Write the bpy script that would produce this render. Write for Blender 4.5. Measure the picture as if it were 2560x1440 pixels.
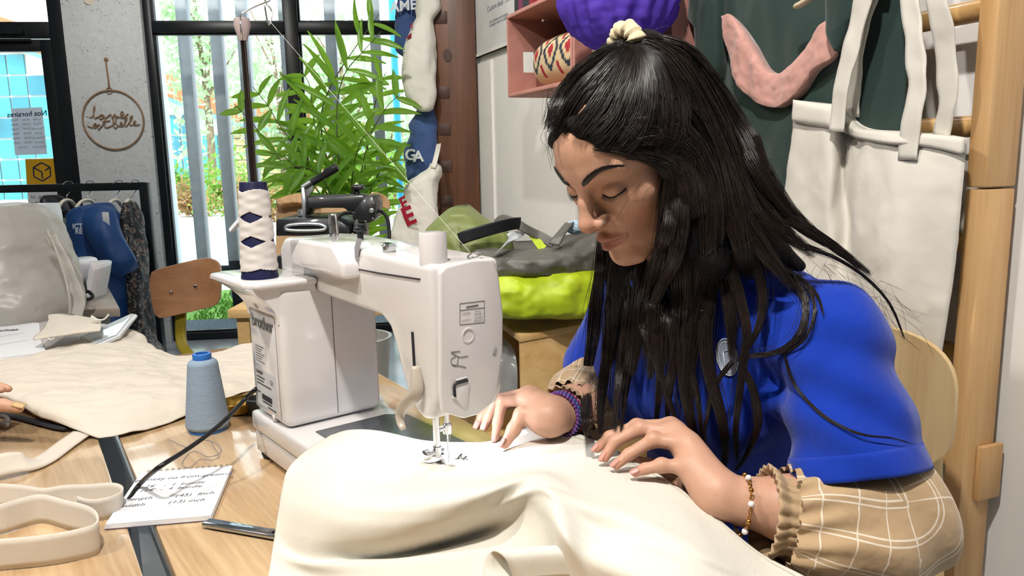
import bpy, bmesh, math, random
import numpy as np
from mathutils import Vector, Matrix, noise as mnoise

for o in list(bpy.data.objects):
    bpy.data.objects.remove(o, do_unlink=True)
random.seed(7); np.random.seed(7)
SC = bpy.context.scene
COL = SC.collection
R = math.radians

# ------------------------------------------------------------------ camera
F = 1923.0                       # focal length in pixels of the 2560-wide frame
PITCH, ROLL, CH = R(9.4), R(1.2), 1.23
fw = np.array([0, math.cos(PITCH), -math.sin(PITCH)])
_r = np.array([1.0, 0, 0]); _u = np.cross(_r, fw)
rr = math.cos(ROLL) * _r - math.sin(ROLL) * _u
uu = np.cross(rr, fw)
CAM = np.array([0, 0, CH])
cd = bpy.data.cameras.new('camera'); cam = bpy.data.objects.new('camera', cd); COL.objects.link(cam)
cd.sensor_width = 36.0; cd.lens = 36.0 * F / 2560; cd.clip_start = 0.02; cd.clip_end = 400
cam.matrix_world = Matrix(((rr[0], uu[0], -fw[0], 0), (rr[1], uu[1], -fw[1], 0), (rr[2], uu[2], -fw[2], CH), (0, 0, 0, 1)))
SC.camera = cam

# ------------------------------------------------------------------ world, sun, exposure
w = bpy.data.worlds.new('sky'); SC.world = w; w.use_nodes = True
nt = w.node_tree; bg = nt.nodes['Background']
tc = nt.nodes.new('ShaderNodeTexCoord'); sp = nt.nodes.new('ShaderNodeSeparateXYZ'); rp = nt.nodes.new('ShaderNodeValToRGB')
nt.links.new(tc.outputs['Generated'], sp.inputs[0]); nt.links.new(sp.outputs['Z'], rp.inputs[0]); nt.links.new(rp.outputs[0], bg.inputs[0])
rp.color_ramp.elements[0].position = 0.0; rp.color_ramp.elements[0].color = (1.0, 1.0, 1.0, 1)
rp.color_ramp.elements[1].position = 0.6; rp.color_ramp.elements[1].color = (0.74, 0.87, 1.0, 1)
bg.inputs[1].default_value = 2.3
sd = bpy.data.lights.new('sun', 'SUN'); sun = bpy.data.objects.new('sun', sd); COL.objects.link(sun)
sd.energy = 3.0; sd.angle = R(2); sd.color = (1, .97, .92)
sun.rotation_euler = (R(38), R(-14), 0)          # from behind the building, high: lights the street, not the room
vs = SC.view_settings
vs.view_transform = 'Standard'; vs.look = 'None'; vs.exposure = 0.42; vs.gamma = 1.0; vs.use_curve_mapping = False

cy = SC.cycles          # light-path limits that keep the full-size picture affordable
cy.max_bounces = 5; cy.diffuse_bounces = 2; cy.glossy_bounces = 2; cy.transmission_bounces = 4; cy.transparent_max_bounces = 8
cy.caustics_reflective = False; cy.caustics_refractive = False; cy.use_adaptive_sampling = True; cy.adaptive_threshold = .08; cy.adaptive_min_samples = 12

# ceiling spots of the workshop, some added as fill for face, wall and pillar
def spot(x, y, z, power, col=(1, .95, .89), tx=None, size=R(105), rad=.05, blend=.8):
    l = bpy.data.lights.new('ceiling_and_fill_spot', 'SPOT'); o = bpy.data.objects.new('ceiling_and_fill_spot', l); COL.objects.link(o)
    l.energy = power; l.color = col; l.spot_size = size; l.spot_blend = blend; l.shadow_soft_size = rad
    o.location = (x, y, z)
    t = Vector(tx if tx else (x, y, 0)) - Vector((x, y, z))
    o.rotation_euler = t.to_track_quat('-Z', 'Y').to_euler()
    return o
SPOTS = [(-.22, .09, 2.9, 145, (.0, 1.2, .8)), (-1.5, .25, 2.7, 75, (.1, 1.0, 1.15)), (-.6, 2.2, 2.9, 75, (.15, 3.2, 1.1)), (-1.9, 1.2, 2.9, 20, None), (.3, 2.4, 2.9, 26, (.9, 2.6, .8)),  # key first; the two after it are added to brighten face and wall
         (-.5, -1.4, 2.9, 12, None), (1.0, .0, 2.9, 14, (1.1, 1.2, 1.0)), (-2.0, 3.6, 2.9, 60, (-2.4, 5.2, 1.2))]
for x, y, z, p, t in SPOTS:
    spot(x, y, z, p, tx=t)
# unseen soft area lights under the ceiling, added as general fill
def panel(x, y, sx, sy, power, col=(1, .96, .9)):
    l = bpy.data.lights.new('ceiling_fill', 'AREA'); o = bpy.data.objects.new('ceiling_fill', l); COL.objects.link(o)
    l.shape = 'RECTANGLE'; l.size = sx; l.size_y = sy; l.energy = power; l.color = col; o.location = (x, y, 2.96)
panel(-.6, -.8, 1.2, .6, 2); panel(-1.6, 2.0, 1.2, .6, 5)

# ------------------------------------------------------------------ pixel helpers
def ray(px, py): return fw + rr * (px - 1280) / F - uu * (py - 720) / F
def Dp(px, py, dep): return CAM + ray(px, py) * dep
def Zp(px, py, z):
    d = ray(px, py); return CAM + d * ((z - CH) / d[2])
def Pl(px, py, p0, n):
    d = ray(px, py); n = np.array(n); return CAM + d * (((np.array(p0) - CAM) @ n) / (d @ n))
def arr(p): return np.asarray(p, float)
def unit(v): v = arr(v); return v / np.linalg.norm(v)

# ------------------------------------------------------------------ materials
def lin(h):
    if not isinstance(h, str): return tuple(h[:3])
    h = h.lstrip('#'); o = []
    for i in (0, 2, 4):
        c = int(h[i:i + 2], 16) / 255
        o.append(c / 12.92 if c <= .04045 else ((c + .055) / 1.055) ** 2.4)
    return tuple(o)
MATS = {}
def mat(name, col, rough=.5, metal=0, var=.08, vscale=8, bump=0, bscale=60, bdist=.002, coat=0, sheen=0, trans=0, emit=None, estr=0,
        spec=.5, sss=0, alpha=1, stretch=(1, 1, 1), weave=0, ior=1.45, attr=None):
    if name in MATS: return MATS[name]
    m = bpy.data.materials.new(name); m.use_nodes = True; t = m.node_tree; b = t.nodes['Principled BSDF']
    tc = t.nodes.new('ShaderNodeTexCoord'); mp = t.nodes.new('ShaderNodeMapping'); mp.inputs['Scale'].default_value = stretch
    t.links.new(tc.outputs['Object'], mp.inputs[0])
    c = lin(col)
    n = t.nodes.new('ShaderNodeTexNoise'); n.inputs['Scale'].default_value = vscale; n.inputs['Detail'].default_value = 4
    t.links.new(mp.outputs[0], n.inputs['Vector'])
    mr = t.nodes.new('ShaderNodeMapRange'); mr.inputs[1].default_value = .3; mr.inputs[2].default_value = .7
    mr.inputs[3].default_value = 1 - var; mr.inputs[4].default_value = 1 + var; t.links.new(n.outputs[0], mr.inputs[0])
    mx = t.nodes.new('ShaderNodeVectorMath'); mx.operation = 'SCALE'
    if attr:
        at = t.nodes.new('ShaderNodeAttribute'); at.attribute_name = attr; t.links.new(at.outputs['Color'], mx.inputs[0])
    else: mx.inputs[0].default_value = c
    t.links.new(mr.outputs[0], mx.inputs['Scale']); t.links.new(mx.outputs[0], b.inputs['Base Color'])
    b.inputs['Roughness'].default_value = rough; b.inputs['Metallic'].default_value = metal
    b.inputs['Specular IOR Level'].default_value = spec; b.inputs['IOR'].default_value = ior
    b.inputs['Coat Weight'].default_value = coat; b.inputs['Coat Roughness'].default_value = .08
    b.inputs['Sheen Weight'].default_value = sheen; b.inputs['Transmission Weight'].default_value = trans; b.inputs['Alpha'].default_value = alpha
    if sss:
        b.inputs['Subsurface Weight'].default_value = sss; b.inputs['Subsurface Radius'].default_value = (1, .35, .2); b.inputs['Subsurface Scale'].default_value = .008
    if emit: b.inputs['Emission Color'].default_value = (*lin(emit), 1); b.inputs['Emission Strength'].default_value = estr
    last = None
    if bump:
        bn = t.nodes.new('ShaderNodeTexNoise'); bn.inputs['Scale'].default_value = bscale; bn.inputs['Detail'].default_value = 3
        t.links.new(mp.outputs[0], bn.inputs['Vector'])
        bp = t.nodes.new('ShaderNodeBump'); bp.inputs['Strength'].default_value = bump; bp.inputs['Distance'].default_value = bdist
        t.links.new(bn.outputs[0], bp.inputs['Height']); last = bp
    if weave:
        ws = []
        for ax in ('X', 'Y'):
            wv = t.nodes.new('ShaderNodeTexWave'); wv.bands_direction = ax if ax == 'X' else 'Z'; wv.inputs['Scale'].default_value = weave
            wv.inputs['Distortion'].default_value = 1.5; t.links.new(tc.outputs['Object'], wv.inputs[0]); ws.append(wv)
        ad = t.nodes.new('ShaderNodeMath'); ad.operation = 'ADD'
        t.links.new(ws[0].outputs['Fac'], ad.inputs[0]); t.links.new(ws[1].outputs['Fac'], ad.inputs[1])
        b2 = t.nodes.new('ShaderNodeBump'); b2.inputs['Strength'].default_value = .25; b2.inputs['Distance'].default_value = .0004
        t.links.new(ad.outputs[0], b2.inputs['Height'])
        if last: t.links.new(last.outputs[0], b2.inputs['Normal'])
        last = b2
    if last: t.links.new(last.outputs[0], b.inputs['Normal'])
    MATS[name] = m; return m

def wood(name, c1, c2, rough=.4, axis=1, scale=3.0, coat=0, dist=4, rot=0, knots=False):
    """grain running along one object axis (after a turn about z)"""
    if name in MATS: return MATS[name]
    m = bpy.data.materials.new(name); m.use_nodes = True; t = m.node_tree; b = t.nodes['Principled BSDF']
    tc = t.nodes.new('ShaderNodeTexCoord'); mp0 = t.nodes.new('ShaderNodeMapping'); mp0.inputs['Rotation'].default_value = (0, 0, rot)
    mp = t.nodes.new('ShaderNodeMapping'); s = [9, 9, 9]; s[axis] = .55; mp.inputs['Scale'].default_value = s
    t.links.new(tc.outputs['Object'], mp0.inputs[0]); t.links.new(mp0.outputs[0], mp.inputs[0])
    n = t.nodes.new('ShaderNodeTexNoise'); n.inputs['Scale'].default_value = scale; n.inputs['Detail'].default_value = 6; n.inputs['Distortion'].default_value = .6
    t.links.new(mp.outputs[0], n.inputs['Vector'])
    n2 = t.nodes.new('ShaderNodeTexNoise'); n2.inputs['Scale'].default_value = scale * 9; n2.inputs['Detail'].default_value = 3
    t.links.new(mp.outputs[0], n2.inputs['Vector'])
    ad = t.nodes.new('ShaderNodeMath'); ad.operation = 'MULTIPLY_ADD'; ad.inputs[1].default_value = .35
    t.links.new(n2.outputs[0], ad.inputs[0]); t.links.new(n.outputs[0], ad.inputs[2])
    cr = t.nodes.new('ShaderNodeValToRGB'); cr.color_ramp.elements[0].position = .45; cr.color_ramp.elements[1].position = .88
    cr.color_ramp.elements[0].color = (*lin(c1), 1); cr.color_ramp.elements[1].color = (*lin(c2), 1)
    t.links.new(ad.outputs[0], cr.inputs[0]); t.links.new(cr.outputs[0], b.inputs['Base Color'])
    b.inputs['Roughness'].default_value = rough; b.inputs['Coat Weight'].default_value = coat; b.inputs['Coat Roughness'].default_value = .06
    bp = t.nodes.new('ShaderNodeBump'); bp.inputs['Strength'].default_value = .12; bp.inputs['Distance'].default_value = .001
    t.links.new(ad.outputs[0], bp.inputs['Height']); t.links.new(bp.outputs[0], b.inputs['Normal'])
    MATS[name] = m; return m

def glass_mat(name, tint=(.97, 1, .99), refl=.06):
    if name in MATS: return MATS[name]
    m = bpy.data.materials.new(name); m.use_nodes = True; t = m.node_tree
    for n in list(t.nodes):
        if n.type == 'BSDF_PRINCIPLED': t.nodes.remove(n)
    out = t.nodes['Material Output']; tr = t.nodes.new('ShaderNodeBsdfTransparent'); tr.inputs[0].default_value = (*tint, 1)
    gl = t.nodes.new('ShaderNodeBsdfGlossy'); gl.inputs['Roughness'].default_value = .02
    mx = t.nodes.new('ShaderNodeMixShader'); fr = t.nodes.new('ShaderNodeFresnel'); fr.inputs[0].default_value = 1.35
    t.links.new(fr.outputs[0], mx.inputs[0]); t.links.new(tr.outputs[0], mx.inputs[1]); t.links.new(gl.outputs[0], mx.inputs[2]); t.links.new(mx.outputs[0], out.inputs[0])
    MATS[name] = m; return m

def translucent_mat(name, col, back, fac=.5, rough=.35, var=.15, transp=0):
    if name in MATS: return MATS[name]
    m = mat(name + '_base', col, rough=rough, var=var, vscale=14); m2 = m.copy(); m2.name = name; t = m2.node_tree
    b = [n for n in t.nodes if n.type == 'BSDF_PRINCIPLED'][0]; out = [n for n in t.nodes if n.type == 'OUTPUT_MATERIAL'][0]
    tl = t.nodes.new('ShaderNodeBsdfTranslucent'); tl.inputs[0].default_value = (*lin(back), 1)
    mx = t.nodes.new('ShaderNodeMixShader'); mx.inputs[0].default_value = fac
    t.links.new(b.outputs[0], mx.inputs[1]); t.links.new(tl.outputs[0], mx.inputs[2]); last = mx
    if transp:
        tr = t.nodes.new('ShaderNodeBsdfTransparent'); m3 = t.nodes.new('ShaderNodeMixShader'); m3.inputs[0].default_value = transp
        t.links.new(mx.outputs[0], m3.inputs[1]); t.links.new(tr.outputs[0], m3.inputs[2]); last = m3
    t.links.new(last.outputs[0], out.inputs[0])
    MATS[name] = m2; return m2

# ------------------------------------------------------------------ geometry collector
def basis(d, up=(0, 0, 1)):
    d = unit(d); up = arr(up)
    if abs(d @ up) > .97: up = arr((1, 0, 0)) if abs(d[0]) < .9 else arr((0, 1, 0))
    a = unit(np.cross(up, d)); return a, np.cross(d, a), d

class Geo:
    def __init__(s): s.V = []; s.Fc = []; s.UV = None; s.n = 0; s.C = []
    def add(s, v, f, col=None):
        v = np.asarray(v, float).reshape(-1, 3); s.V.append(v); b = s.n
        s.Fc += [tuple(int(i) + b for i in q) for q in f]; s.n += len(v)
        if col is not None: s.C.append(np.tile(np.array([*col, 1.0]), (len(v), 1)) if np.ndim(col) == 1 else col)
        return s
    def box(s, c, size, ax=None, taper=1.0):
        c = arr(c); hx, hy, hz = [q / 2 for q in size]
        A = np.eye(3) if ax is None else np.array([unit(a) for a in ax])
        v = []
        for z in (-1, 1):
            k = 1 if z < 0 else taper
            for x, y in ((-1, -1), (1, -1), (1, 1), (-1, 1)):
                v.append(c + A[0] * hx * x * k + A[1] * hy * y * k + A[2] * hz * z)
        return s.add(v, [(0, 3, 2, 1), (4, 5, 6, 7), (0, 1, 5, 4), (1, 2, 6, 5), (2, 3, 7, 6), (3, 0, 4, 7)])
    def bar(s, a, b, w_, h_, up=(0, 0, 1)):
        a, b = arr(a), arr(b); x, y, d = basis(b - a, up)
        return s.box((a + b) / 2, (w_, h_, np.linalg.norm(b - a)), (x, y, d))
    def prism(s, pts, d):
        """polygon of 3-D points pushed along vector d"""
        p = np.asarray(pts, float); n = len(p); d = arr(d)
        return s.add(np.vstack([p, p + d]), [tuple(range(n))[::-1], tuple(range(n, 2 * n))] + [(i, (i + 1) % n, n + (i + 1) % n, n + i) for i in range(n)])
    def grid(s, P, closed_u=False, closed_v=False, cap=False):
        """P[i][j] rows of points"""
        P = np.asarray(P, float); n, m = P.shape[:2]; f = []
        for i in range(n - (0 if closed_v else 1)):
            for j in range(m - (0 if closed_u else 1)):
                a, b = i * m + j, i * m + (j + 1) % m; c, d = ((i + 1) % n) * m + (j + 1) % m, ((i + 1) % n) * m + j
                f.append((a, b, c, d))
        if cap and closed_u:
            f.append(tuple(range(m))[::-1]); f.append(tuple((n - 1) * m + j for j in range(m)))
        return s.add(P.reshape(-1, 3), f)
    def tube(s, path, r, seg=8, cap=True, flat=1.0, up=(0, 0, 1)):
        p = np.asarray(path, float); n = len(p); rs = np.full(n, r) if np.isscalar(r) else np.asarray(r, float)
        T = np.gradient(p, axis=0); T /= np.linalg.norm(T, axis=1)[:, None] + 1e-12
        x, y, _ = basis(T[0], up); rings = []
        for i in range(n):
            x = x - T[i] * (x @ T[i]); x /= np.linalg.norm(x) + 1e-12; y = np.cross(T[i], x)
            a = np.arange(seg) * 2 * math.pi / seg
            rings.append(p[i] + rs[i] * (np.cos(a)[:, None] * x + flat * np.sin(a)[:, None] * y))
        return s.grid(rings, closed_u=True, cap=cap)
    def lathe(s, prof, c=(0, 0, 0), axis=(0, 0, 1), seg=32, cap=True):
        x, y, d = basis(axis, (0, 1, 0) if abs(arr(axis)[2]) > .9 else (0, 0, 1)); c = arr(c); a = np.arange(seg) * 2 * math.pi / seg
        rings = [c + d * h + r * (np.cos(a)[:, None] * x + np.sin(a)[:, None] * y) for r, h in prof]
        return s.grid(rings, closed_u=True, cap=cap)
    def cyl(s, a, b, r, seg=24, r2=None):
        a, b = arr(a), arr(b); L = np.linalg.norm(b - a)
        return s.lathe([(r, 0), (r if r2 is None else r2, L)], a, b - a, seg)
    def ball(s, c, r, seg=16, sc=(1, 1, 1), ax=None):
        A = np.eye(3) if ax is None else np.array([unit(q) for q in ax]); P = []
        for i in range(seg // 2 + 1):
            t = math.pi * i / (seg // 2) ; rs = max(math.sin(t), 1e-4)
            a = np.arange(seg) * 2 * math.pi / seg
            L = np.stack([np.cos(a) * rs * sc[0], np.sin(a) * rs * sc[1], np.full(seg, -math.cos(t)) * sc[2]], 1) * r
            P.append(arr(c) + L @ A)
        return s.grid(P, closed_u=True)
    def xf(s, fn):
        s.V = [np.array([fn(p) for p in v]) for v in s.V]; return s

ORG = {}
def thing(name, label, cat, loc=(0, 0, 0), group=None, rz=0):
    o = bpy.data.objects.new(name, None); COL.objects.link(o); o.empty_display_size = .05
    o.location = [float(x) for x in loc]; o.rotation_euler = (0, 0, rz); o['label'] = label; o['category'] = cat
    if group: o['group'] = group
    ORG[o.name] = arr(loc); return o
def part(name, g, m, parent=None, smooth=False, bevel=0, bseg=2, solid=0, sub=0, loc=None, auto=None, label=None, attrs=None, uv=None, edge=None):
    """one mesh object; vertices come in world coordinates"""
    if parent is not None: org = ORG[parent.name]
    else: org = arr(loc) if loc is not None else np.vstack(g.V).mean(0)
    V = np.vstack(g.V) - org
    me = bpy.data.meshes.new(name); me.from_pydata(V.tolist(), [], g.Fc)
    if g.C and len(g.C) and sum(len(c) for c in g.C) == len(V):
        at = me.color_attributes.new('Col', 'FLOAT_COLOR', 'POINT'); at.data.foreach_set('color', np.vstack(g.C).astype(np.float32).ravel())
    if attrs is not None:
        at = me.color_attributes.new('Col', 'FLOAT_COLOR', 'POINT'); at.data.foreach_set('color', np.asarray(attrs, np.float32).ravel())
    if uv is not None:
        ul = me.uv_layers.new(name='UVMap'); idx = np.zeros(len(me.loops), int); me.loops.foreach_get('vertex_index', idx)
        ul.data.foreach_set('uv', np.asarray(uv, np.float32)[idx].ravel())
    o = bpy.data.objects.new(name, me); COL.objects.link(o)
    me.materials.append(m)
    bm = bmesh.new(); bm.from_mesh(me); bmesh.ops.remove_doubles(bm, verts=bm.verts, dist=1e-6); bmesh.ops.recalc_face_normals(bm, faces=bm.faces)
    if bevel:
        es = [e for e in bm.edges if len(e.link_faces) == 2 and e.calc_face_angle(0) > .35]
        bmesh.ops.bevel(bm, geom=es, offset=bevel, segments=bseg, profile=.5, affect='EDGES', clamp_overlap=True)
    bm.to_mesh(me); bm.free()
    if smooth or bevel:
        me.polygons.foreach_set('use_smooth', [True] * len(me.polygons))
        if not smooth or auto:
            me.set_sharp_from_angle(angle=R(auto or 35))
    if parent is not None: o.parent = parent; ORG[o.name] = org
    else: o.location = org.tolist(); ORG[o.name] = org
    if solid:
        md = o.modifiers.new('thick', 'SOLIDIFY'); md.thickness = solid; md.offset = 0
    if sub:
        md = o.modifiers.new('sub', 'SUBSURF'); md.levels = sub; md.render_levels = sub
    if label: o['label'] = label
    return o
def tag(o, label, cat, group=None):
    o['label'] = label; o['category'] = cat
    if group: o['group'] = group
    return o
def struct(o): o['kind'] = 'structure'; return o
def stuff(o): o['kind'] = 'stuff'; return o

def text_geo(txt, size, org, ax, ay, depth=0.0004, align='CENTER', mirror=False, bold=0):
    """flat lettering: txt laid in the plane (ax right, ay up)"""
    cu = bpy.data.curves.new('t', 'FONT'); cu.body = txt; cu.size = size; cu.align_x = align; cu.align_y = 'CENTER'; cu.offset = bold; cu.resolution_u = 3
    o = bpy.data.objects.new('t', cu); COL.objects.link(o); dg = bpy.context.evaluated_depsgraph_get(); dg.update()
    me = bpy.data.meshes.new_from_object(o.evaluated_get(dg))
    ax, ay = unit(ax), unit(ay); n = np.cross(ax, ay); g = Geo()
    if len(me.vertices):
        v = np.zeros(len(me.vertices) * 3); me.vertices.foreach_get('co', v); v = v.reshape(-1, 3)
        if mirror: v[:, 0] *= -1
        g.add(arr(org) + v[:, :1] * ax + v[:, 1:2] * ay + n * depth, [tuple(p.vertices) for p in me.polygons])
    bpy.data.objects.remove(o); bpy.data.curves.remove(cu); bpy.data.meshes.remove(me)
    return g
def merge(*gs):
    g = Geo()
    for q in gs:
        for_v = np.vstack(q.V) if q.V else np.zeros((0, 3)); g.add(for_v, q.Fc)
    return g
def spline(pts, n):
    """Catmull-Rom through points, n samples"""
    P = np.asarray(pts, float); k = len(P)
    if k == 2: return P[0] + (P[1] - P[0]) * np.linspace(0, 1, n)[:, None]
    Q = np.vstack([2 * P[0] - P[1], P, 2 * P[-1] - P[-2]]); out = []
    d = np.r_[0, np.cumsum(np.linalg.norm(np.diff(P[:, :min(3, P.shape[1])], axis=0), axis=1) + 1e-9)]
    for s_ in np.linspace(0, d[-1], n):
        i = min(max(np.searchsorted(d, s_, 'right') - 1, 0), k - 2); t = (s_ - d[i]) / (d[i + 1] - d[i])
        a, b, c, e = Q[i], Q[i + 1], Q[i + 2], Q[i + 3]
        out.append(.5 * (2 * b + (c - a) * t + (2 * a - 5 * b + 4 * c - e) * t * t + (3 * b - a - 3 * c + e) * t ** 3))
    return np.array(out)
def fbm(p, sc, oct=3, seed=0.0):
    return mnoise.fractal(Vector((p[0] * sc + seed, p[1] * sc + seed * 1.7, p[2] * sc - seed)), 1.0, 2.0, oct)
def surf(rows, nu, nv, amp=0, nsc=20, seed=0, amp2=0, nsc2=60):
    """smooth surface through rows of 3-D control points (rows may differ in count)"""
    A = np.array([spline(r, nu) for r in rows]); B = np.stack([spline(A[:, j], nv) for j in range(nu)], 1)
    if amp or amp2:
        du = np.gradient(B, axis=1); dv = np.gradient(B, axis=0); N = np.cross(du, dv); N /= np.linalg.norm(N, axis=2)[..., None] + 1e-12
        for i in range(nv):
            for j in range(nu):
                B[i, j] += N[i, j] * (amp * fbm(B[i, j], nsc, 2, seed) + amp2 * fbm(B[i, j], nsc2, 2, seed + 9))
    return B
def outline_loft(rows, dep, thick, seg=40, nrow=40, power=2.4, amp=0, nsc=12, seed=0, stretch=.35, tilt=(0, 0), face=0, amp2=0, nsc2=40):
    """solid with an upright axis whose outline follows rows (py, xleft, xright[, thickness factor[, depth shift]]) at real distance dep; face turns it about z"""
    rw = np.array([(r + (1,) * 5)[:4] if len(r) < 5 else r[:4] for r in [tuple(q) for q in rows]], float)
    sh = np.array([q[4] if len(q) > 4 else 0 for q in rows], float)
    S = spline(np.c_[rw, sh], nrow); ca, sa = math.cos(face), math.sin(face); X = arr((ca, sa, 0)); Y = arr((-sa, ca, 0)); rings = []
    for py, xl, xr, tf, ds in S:
        c = Dp((xl + xr) / 2, py, dep + ds); hw = max((xr - xl) / 2 * (dep + ds) / F / max(ca, .3), .001); ht = max(thick / 2 * tf, .001); ring = []
        for k in range(seg):
            a = 2 * math.pi * k / seg; cx, sy = math.cos(a), math.sin(a)
            ex = abs(cx) ** (2 / power) * (1 if cx >= 0 else -1); ey = abs(sy) ** (2 / power) * (1 if sy >= 0 else -1)
            p = c + X * hw * ex + Y * ht * ey
            if amp or amp2:
                q = arr((p[0], p[1], p[2] * stretch)); d = (X * cx + Y * sy) ; p = p + d * (amp * fbm(q, nsc, 3, seed) + amp2 * fbm(p, nsc2, 2, seed + 5))
            ring.append(p)
        rings.append(ring)
    return Geo().grid(rings, closed_u=True, cap=True)
# ================================================================== SETTING
WA = arr((-2.44, 5.44, 0)); WE = arr((.994, .11, 0)); WM = arr((.11, -.994, 0))      # facade: origin, direction along it, normal into the room
UP = arr((0, 0, 1))
def WPt(s, z, off=0): return WA + WE * s + WM * off + UP * z
def wbox(g, s0, s1, z0, z1, o0, o1):
    return g.box(WPt((s0 + s1) / 2, (z0 + z1) / 2, (o0 + o1) / 2), (s1 - s0, z1 - z0, abs(o1 - o0)), (WE, UP, WM))
WN = arr((.927, .375, 0)); WD = arr((-.375, .927, 0)); WC = 1.30                      # right wall: normal away from the room, direction into the distance
def onwall(px, py, c): return Pl(px, py, WN * c, WN)
def wallpt(t, z, c=WC): return WN * c + WD * t + UP * z
T_END = float(arr((-.17, 3.89, 0)) @ WD)

m_white = mat('white_paint', '#ebe9e5', rough=.75, var=.02, bump=.15, bscale=180, bdist=.0008)
m_ceil = mat('ceiling_paint', '#e9e7e2', rough=.8, var=.02)
m_floor = mat('pale_floor', '#bfc6cc', rough=.22, var=.05, vscale=3, coat=.2)
m_black = mat('black_frame_metal', '#14181d', rough=.38, var=.05)
m_glass = glass_mat('window_glass')
m_plaster = mat('rough_plaster', '#e0e4e6', rough=.85, var=.05, vscale=26, bump=.6, bscale=34, bdist=.006)
def pits(m):      # sparse dark pits in the plaster
    t = m.node_tree; b = t.nodes['Principled BSDF']; mx = [n for n in t.nodes if n.type == 'VECT_MATH'][0]
    tc = [n for n in t.nodes if n.type == 'TEX_COORD'][0]
    n = t.nodes.new('ShaderNodeTexNoise'); n.inputs['Scale'].default_value = 42; n.inputs['Detail'].default_value = 2; n.inputs['Distortion'].default_value = 2
    t.links.new(tc.outputs['Object'], n.inputs['Vector'])
    cr = t.nodes.new('ShaderNodeValToRGB'); cr.color_ramp.elements[0].position = .28; cr.color_ramp.elements[1].position = .35
    cr.color_ramp.elements[0].color = (.28, .29, .3, 1); cr.color_ramp.elements[1].color = (1, 1, 1, 1)
    t.links.new(n.outputs[0], cr.inputs[0]); ml = t.nodes.new('ShaderNodeVectorMath'); ml.operation = 'MULTIPLY'
    t.links.new(mx.outputs[0], ml.inputs[0]); t.links.new(cr.outputs[0], ml.inputs[1]); t.links.new(ml.outputs[0], b.inputs['Base Color'])
pits(m_plaster)

def flat(name, pts, m, thick=(0, 0, 0)):
    return struct(part(name, Geo().prism(pts, thick), m))
p0, p1 = WPt(-2.6, 0), WPt(4.6, 0)
flat('floor', [(-4.2, -3.2, 0), (5.0, -3.2, 0), (p1[0], p1[1], 0), (p0[0] - .2, p0[1], 0)], m_floor, (0, 0, -.1))
flat('ceiling', [(-4.4, -3.4, 3.0), (5.2, -3.4, 3.0), (p1[0] + .3, p1[1] + .2, 3.0), (p0[0] - .4, p0[1] + .2, 3.0)], m_ceil, (0, 0, .15))
flat('wall_back', [(-4.3, -3.2, 0), (5.0, -3.2, 0), (5.0, -3.2, 3.0), (-4.3, -3.2, 3.0)], m_white, (0, -.15, 0))
pl = WPt(-2.6, 0)
flat('wall_left', [(-4.2, -3.2, 0), (pl[0], pl[1], 0), (pl[0], pl[1], 3.0), (-4.2, -3.2, 3.0)], m_white, (-.15, 0, 0))
a, b = wallpt(-4.0, 0), wallpt(T_END, 0)
flat('wall_right', [a, b, b + UP * 3, a + UP * 3], m_white, WN * .14)
q = WPt(4.4, 0); c = arr((4.8, -3.2, 0))
flat('wall_far_right', [q, c, c + UP * 3, q + UP * 3], m_white, (.15, 0, 0))
struct(part('wall_facade_left', wbox(Geo(), -2.6, -1.72, 0, 3, -.1, .06), m_white))
struct(part('wall_pillar', wbox(Geo(), -.5, -.0, 0, 3.0, -.1, .09), m_plaster, bevel=.006))
struct(part('baseboard_right', Geo().prism([wallpt(-4, 0, WC - .001), wallpt(T_END, 0, WC - .001), wallpt(T_END, .09, WC - .001), wallpt(-4, .09, WC - .001)], -WN * .012), m_white))

# ---- big window, black frame, three bays with fixed panes below and above the transom
W1 = thing('window_1', 'x', 'x', WPt(1.6, 0)); del W1['label']; del W1['category']; W1['kind'] = 'structure'
bays = [(.05, .92), (1.01, 1.93), (2.02, 2.98), (3.07, 4.0)]
for s0, s1 in ((-.0, .05), (.92, 1.01), (1.93, 2.02), (2.98, 3.07), (4.0, 4.1)):
    part('mullion', wbox(Geo(), s0, s1, 0, 3.0, -.05, .05), m_black, W1, bevel=.004)
for (s0, s1) in bays:
    for z0, z1, nm in ((0, .055, 'bottom_rail'), (2.13, 2.2, 'transom'), (2.93, 3.0, 'top_rail')):
        part(nm, wbox(Geo(), s0, s1, z0, z1, -.045, .045), m_black, W1, bevel=.004)
    for z0, z1 in ((.055, 2.13), (2.2, 2.93)):
        g = Geo()
        for a_, b_, c_, d_ in ((s0, s0 + .012, z0, z1), (s1 - .012, s1, z0, z1), (s0, s1, z0, z0 + .012), (s0, s1, z1 - .012, z1)):
            wbox(g, a_, b_, c_, d_, -.02, .02)
        part('glazing_bead', g, m_black, W1)
        part('pane', wbox(Geo(), s0, s1, z0, z1, -.004, .004), m_glass, W1)

# ---- glazed entrance door left of the pillar
D1 = thing('door_1', 'x', 'x', WPt(-1.1, 0)); del D1['label']; del D1['category']; D1['kind'] = 'structure'
part('door_jamb', wbox(Geo(), -.6, -.5, 0, 3.0, -.05, .06), m_black, D1, bevel=.004)
part('door_jamb', wbox(Geo(), -1.72, -1.62, 0, 3.0, -.05, .06), m_black, D1, bevel=.004)
part('door_header', wbox(Geo(), -1.62, -.6, 2.1, 2.2, -.05, .06), m_black, D1, bevel=.004)
part('transom_pane', wbox(Geo(), -1.62, -.6, 2.2, 2.95, -.004, .004), m_glass, D1)
lf = part('door_leaf', wbox(wbox(wbox(wbox(Geo(), -.68, -.605, .01, 2.09, -.025, .03), -1.615, -1.54, .01, 2.09, -.025, .03), -1.54, -.68, .01, .13, -.025, .03), -1.54, -.68, 2.015, 2.09, -.025, .03), m_black, D1, bevel=.003)
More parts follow.
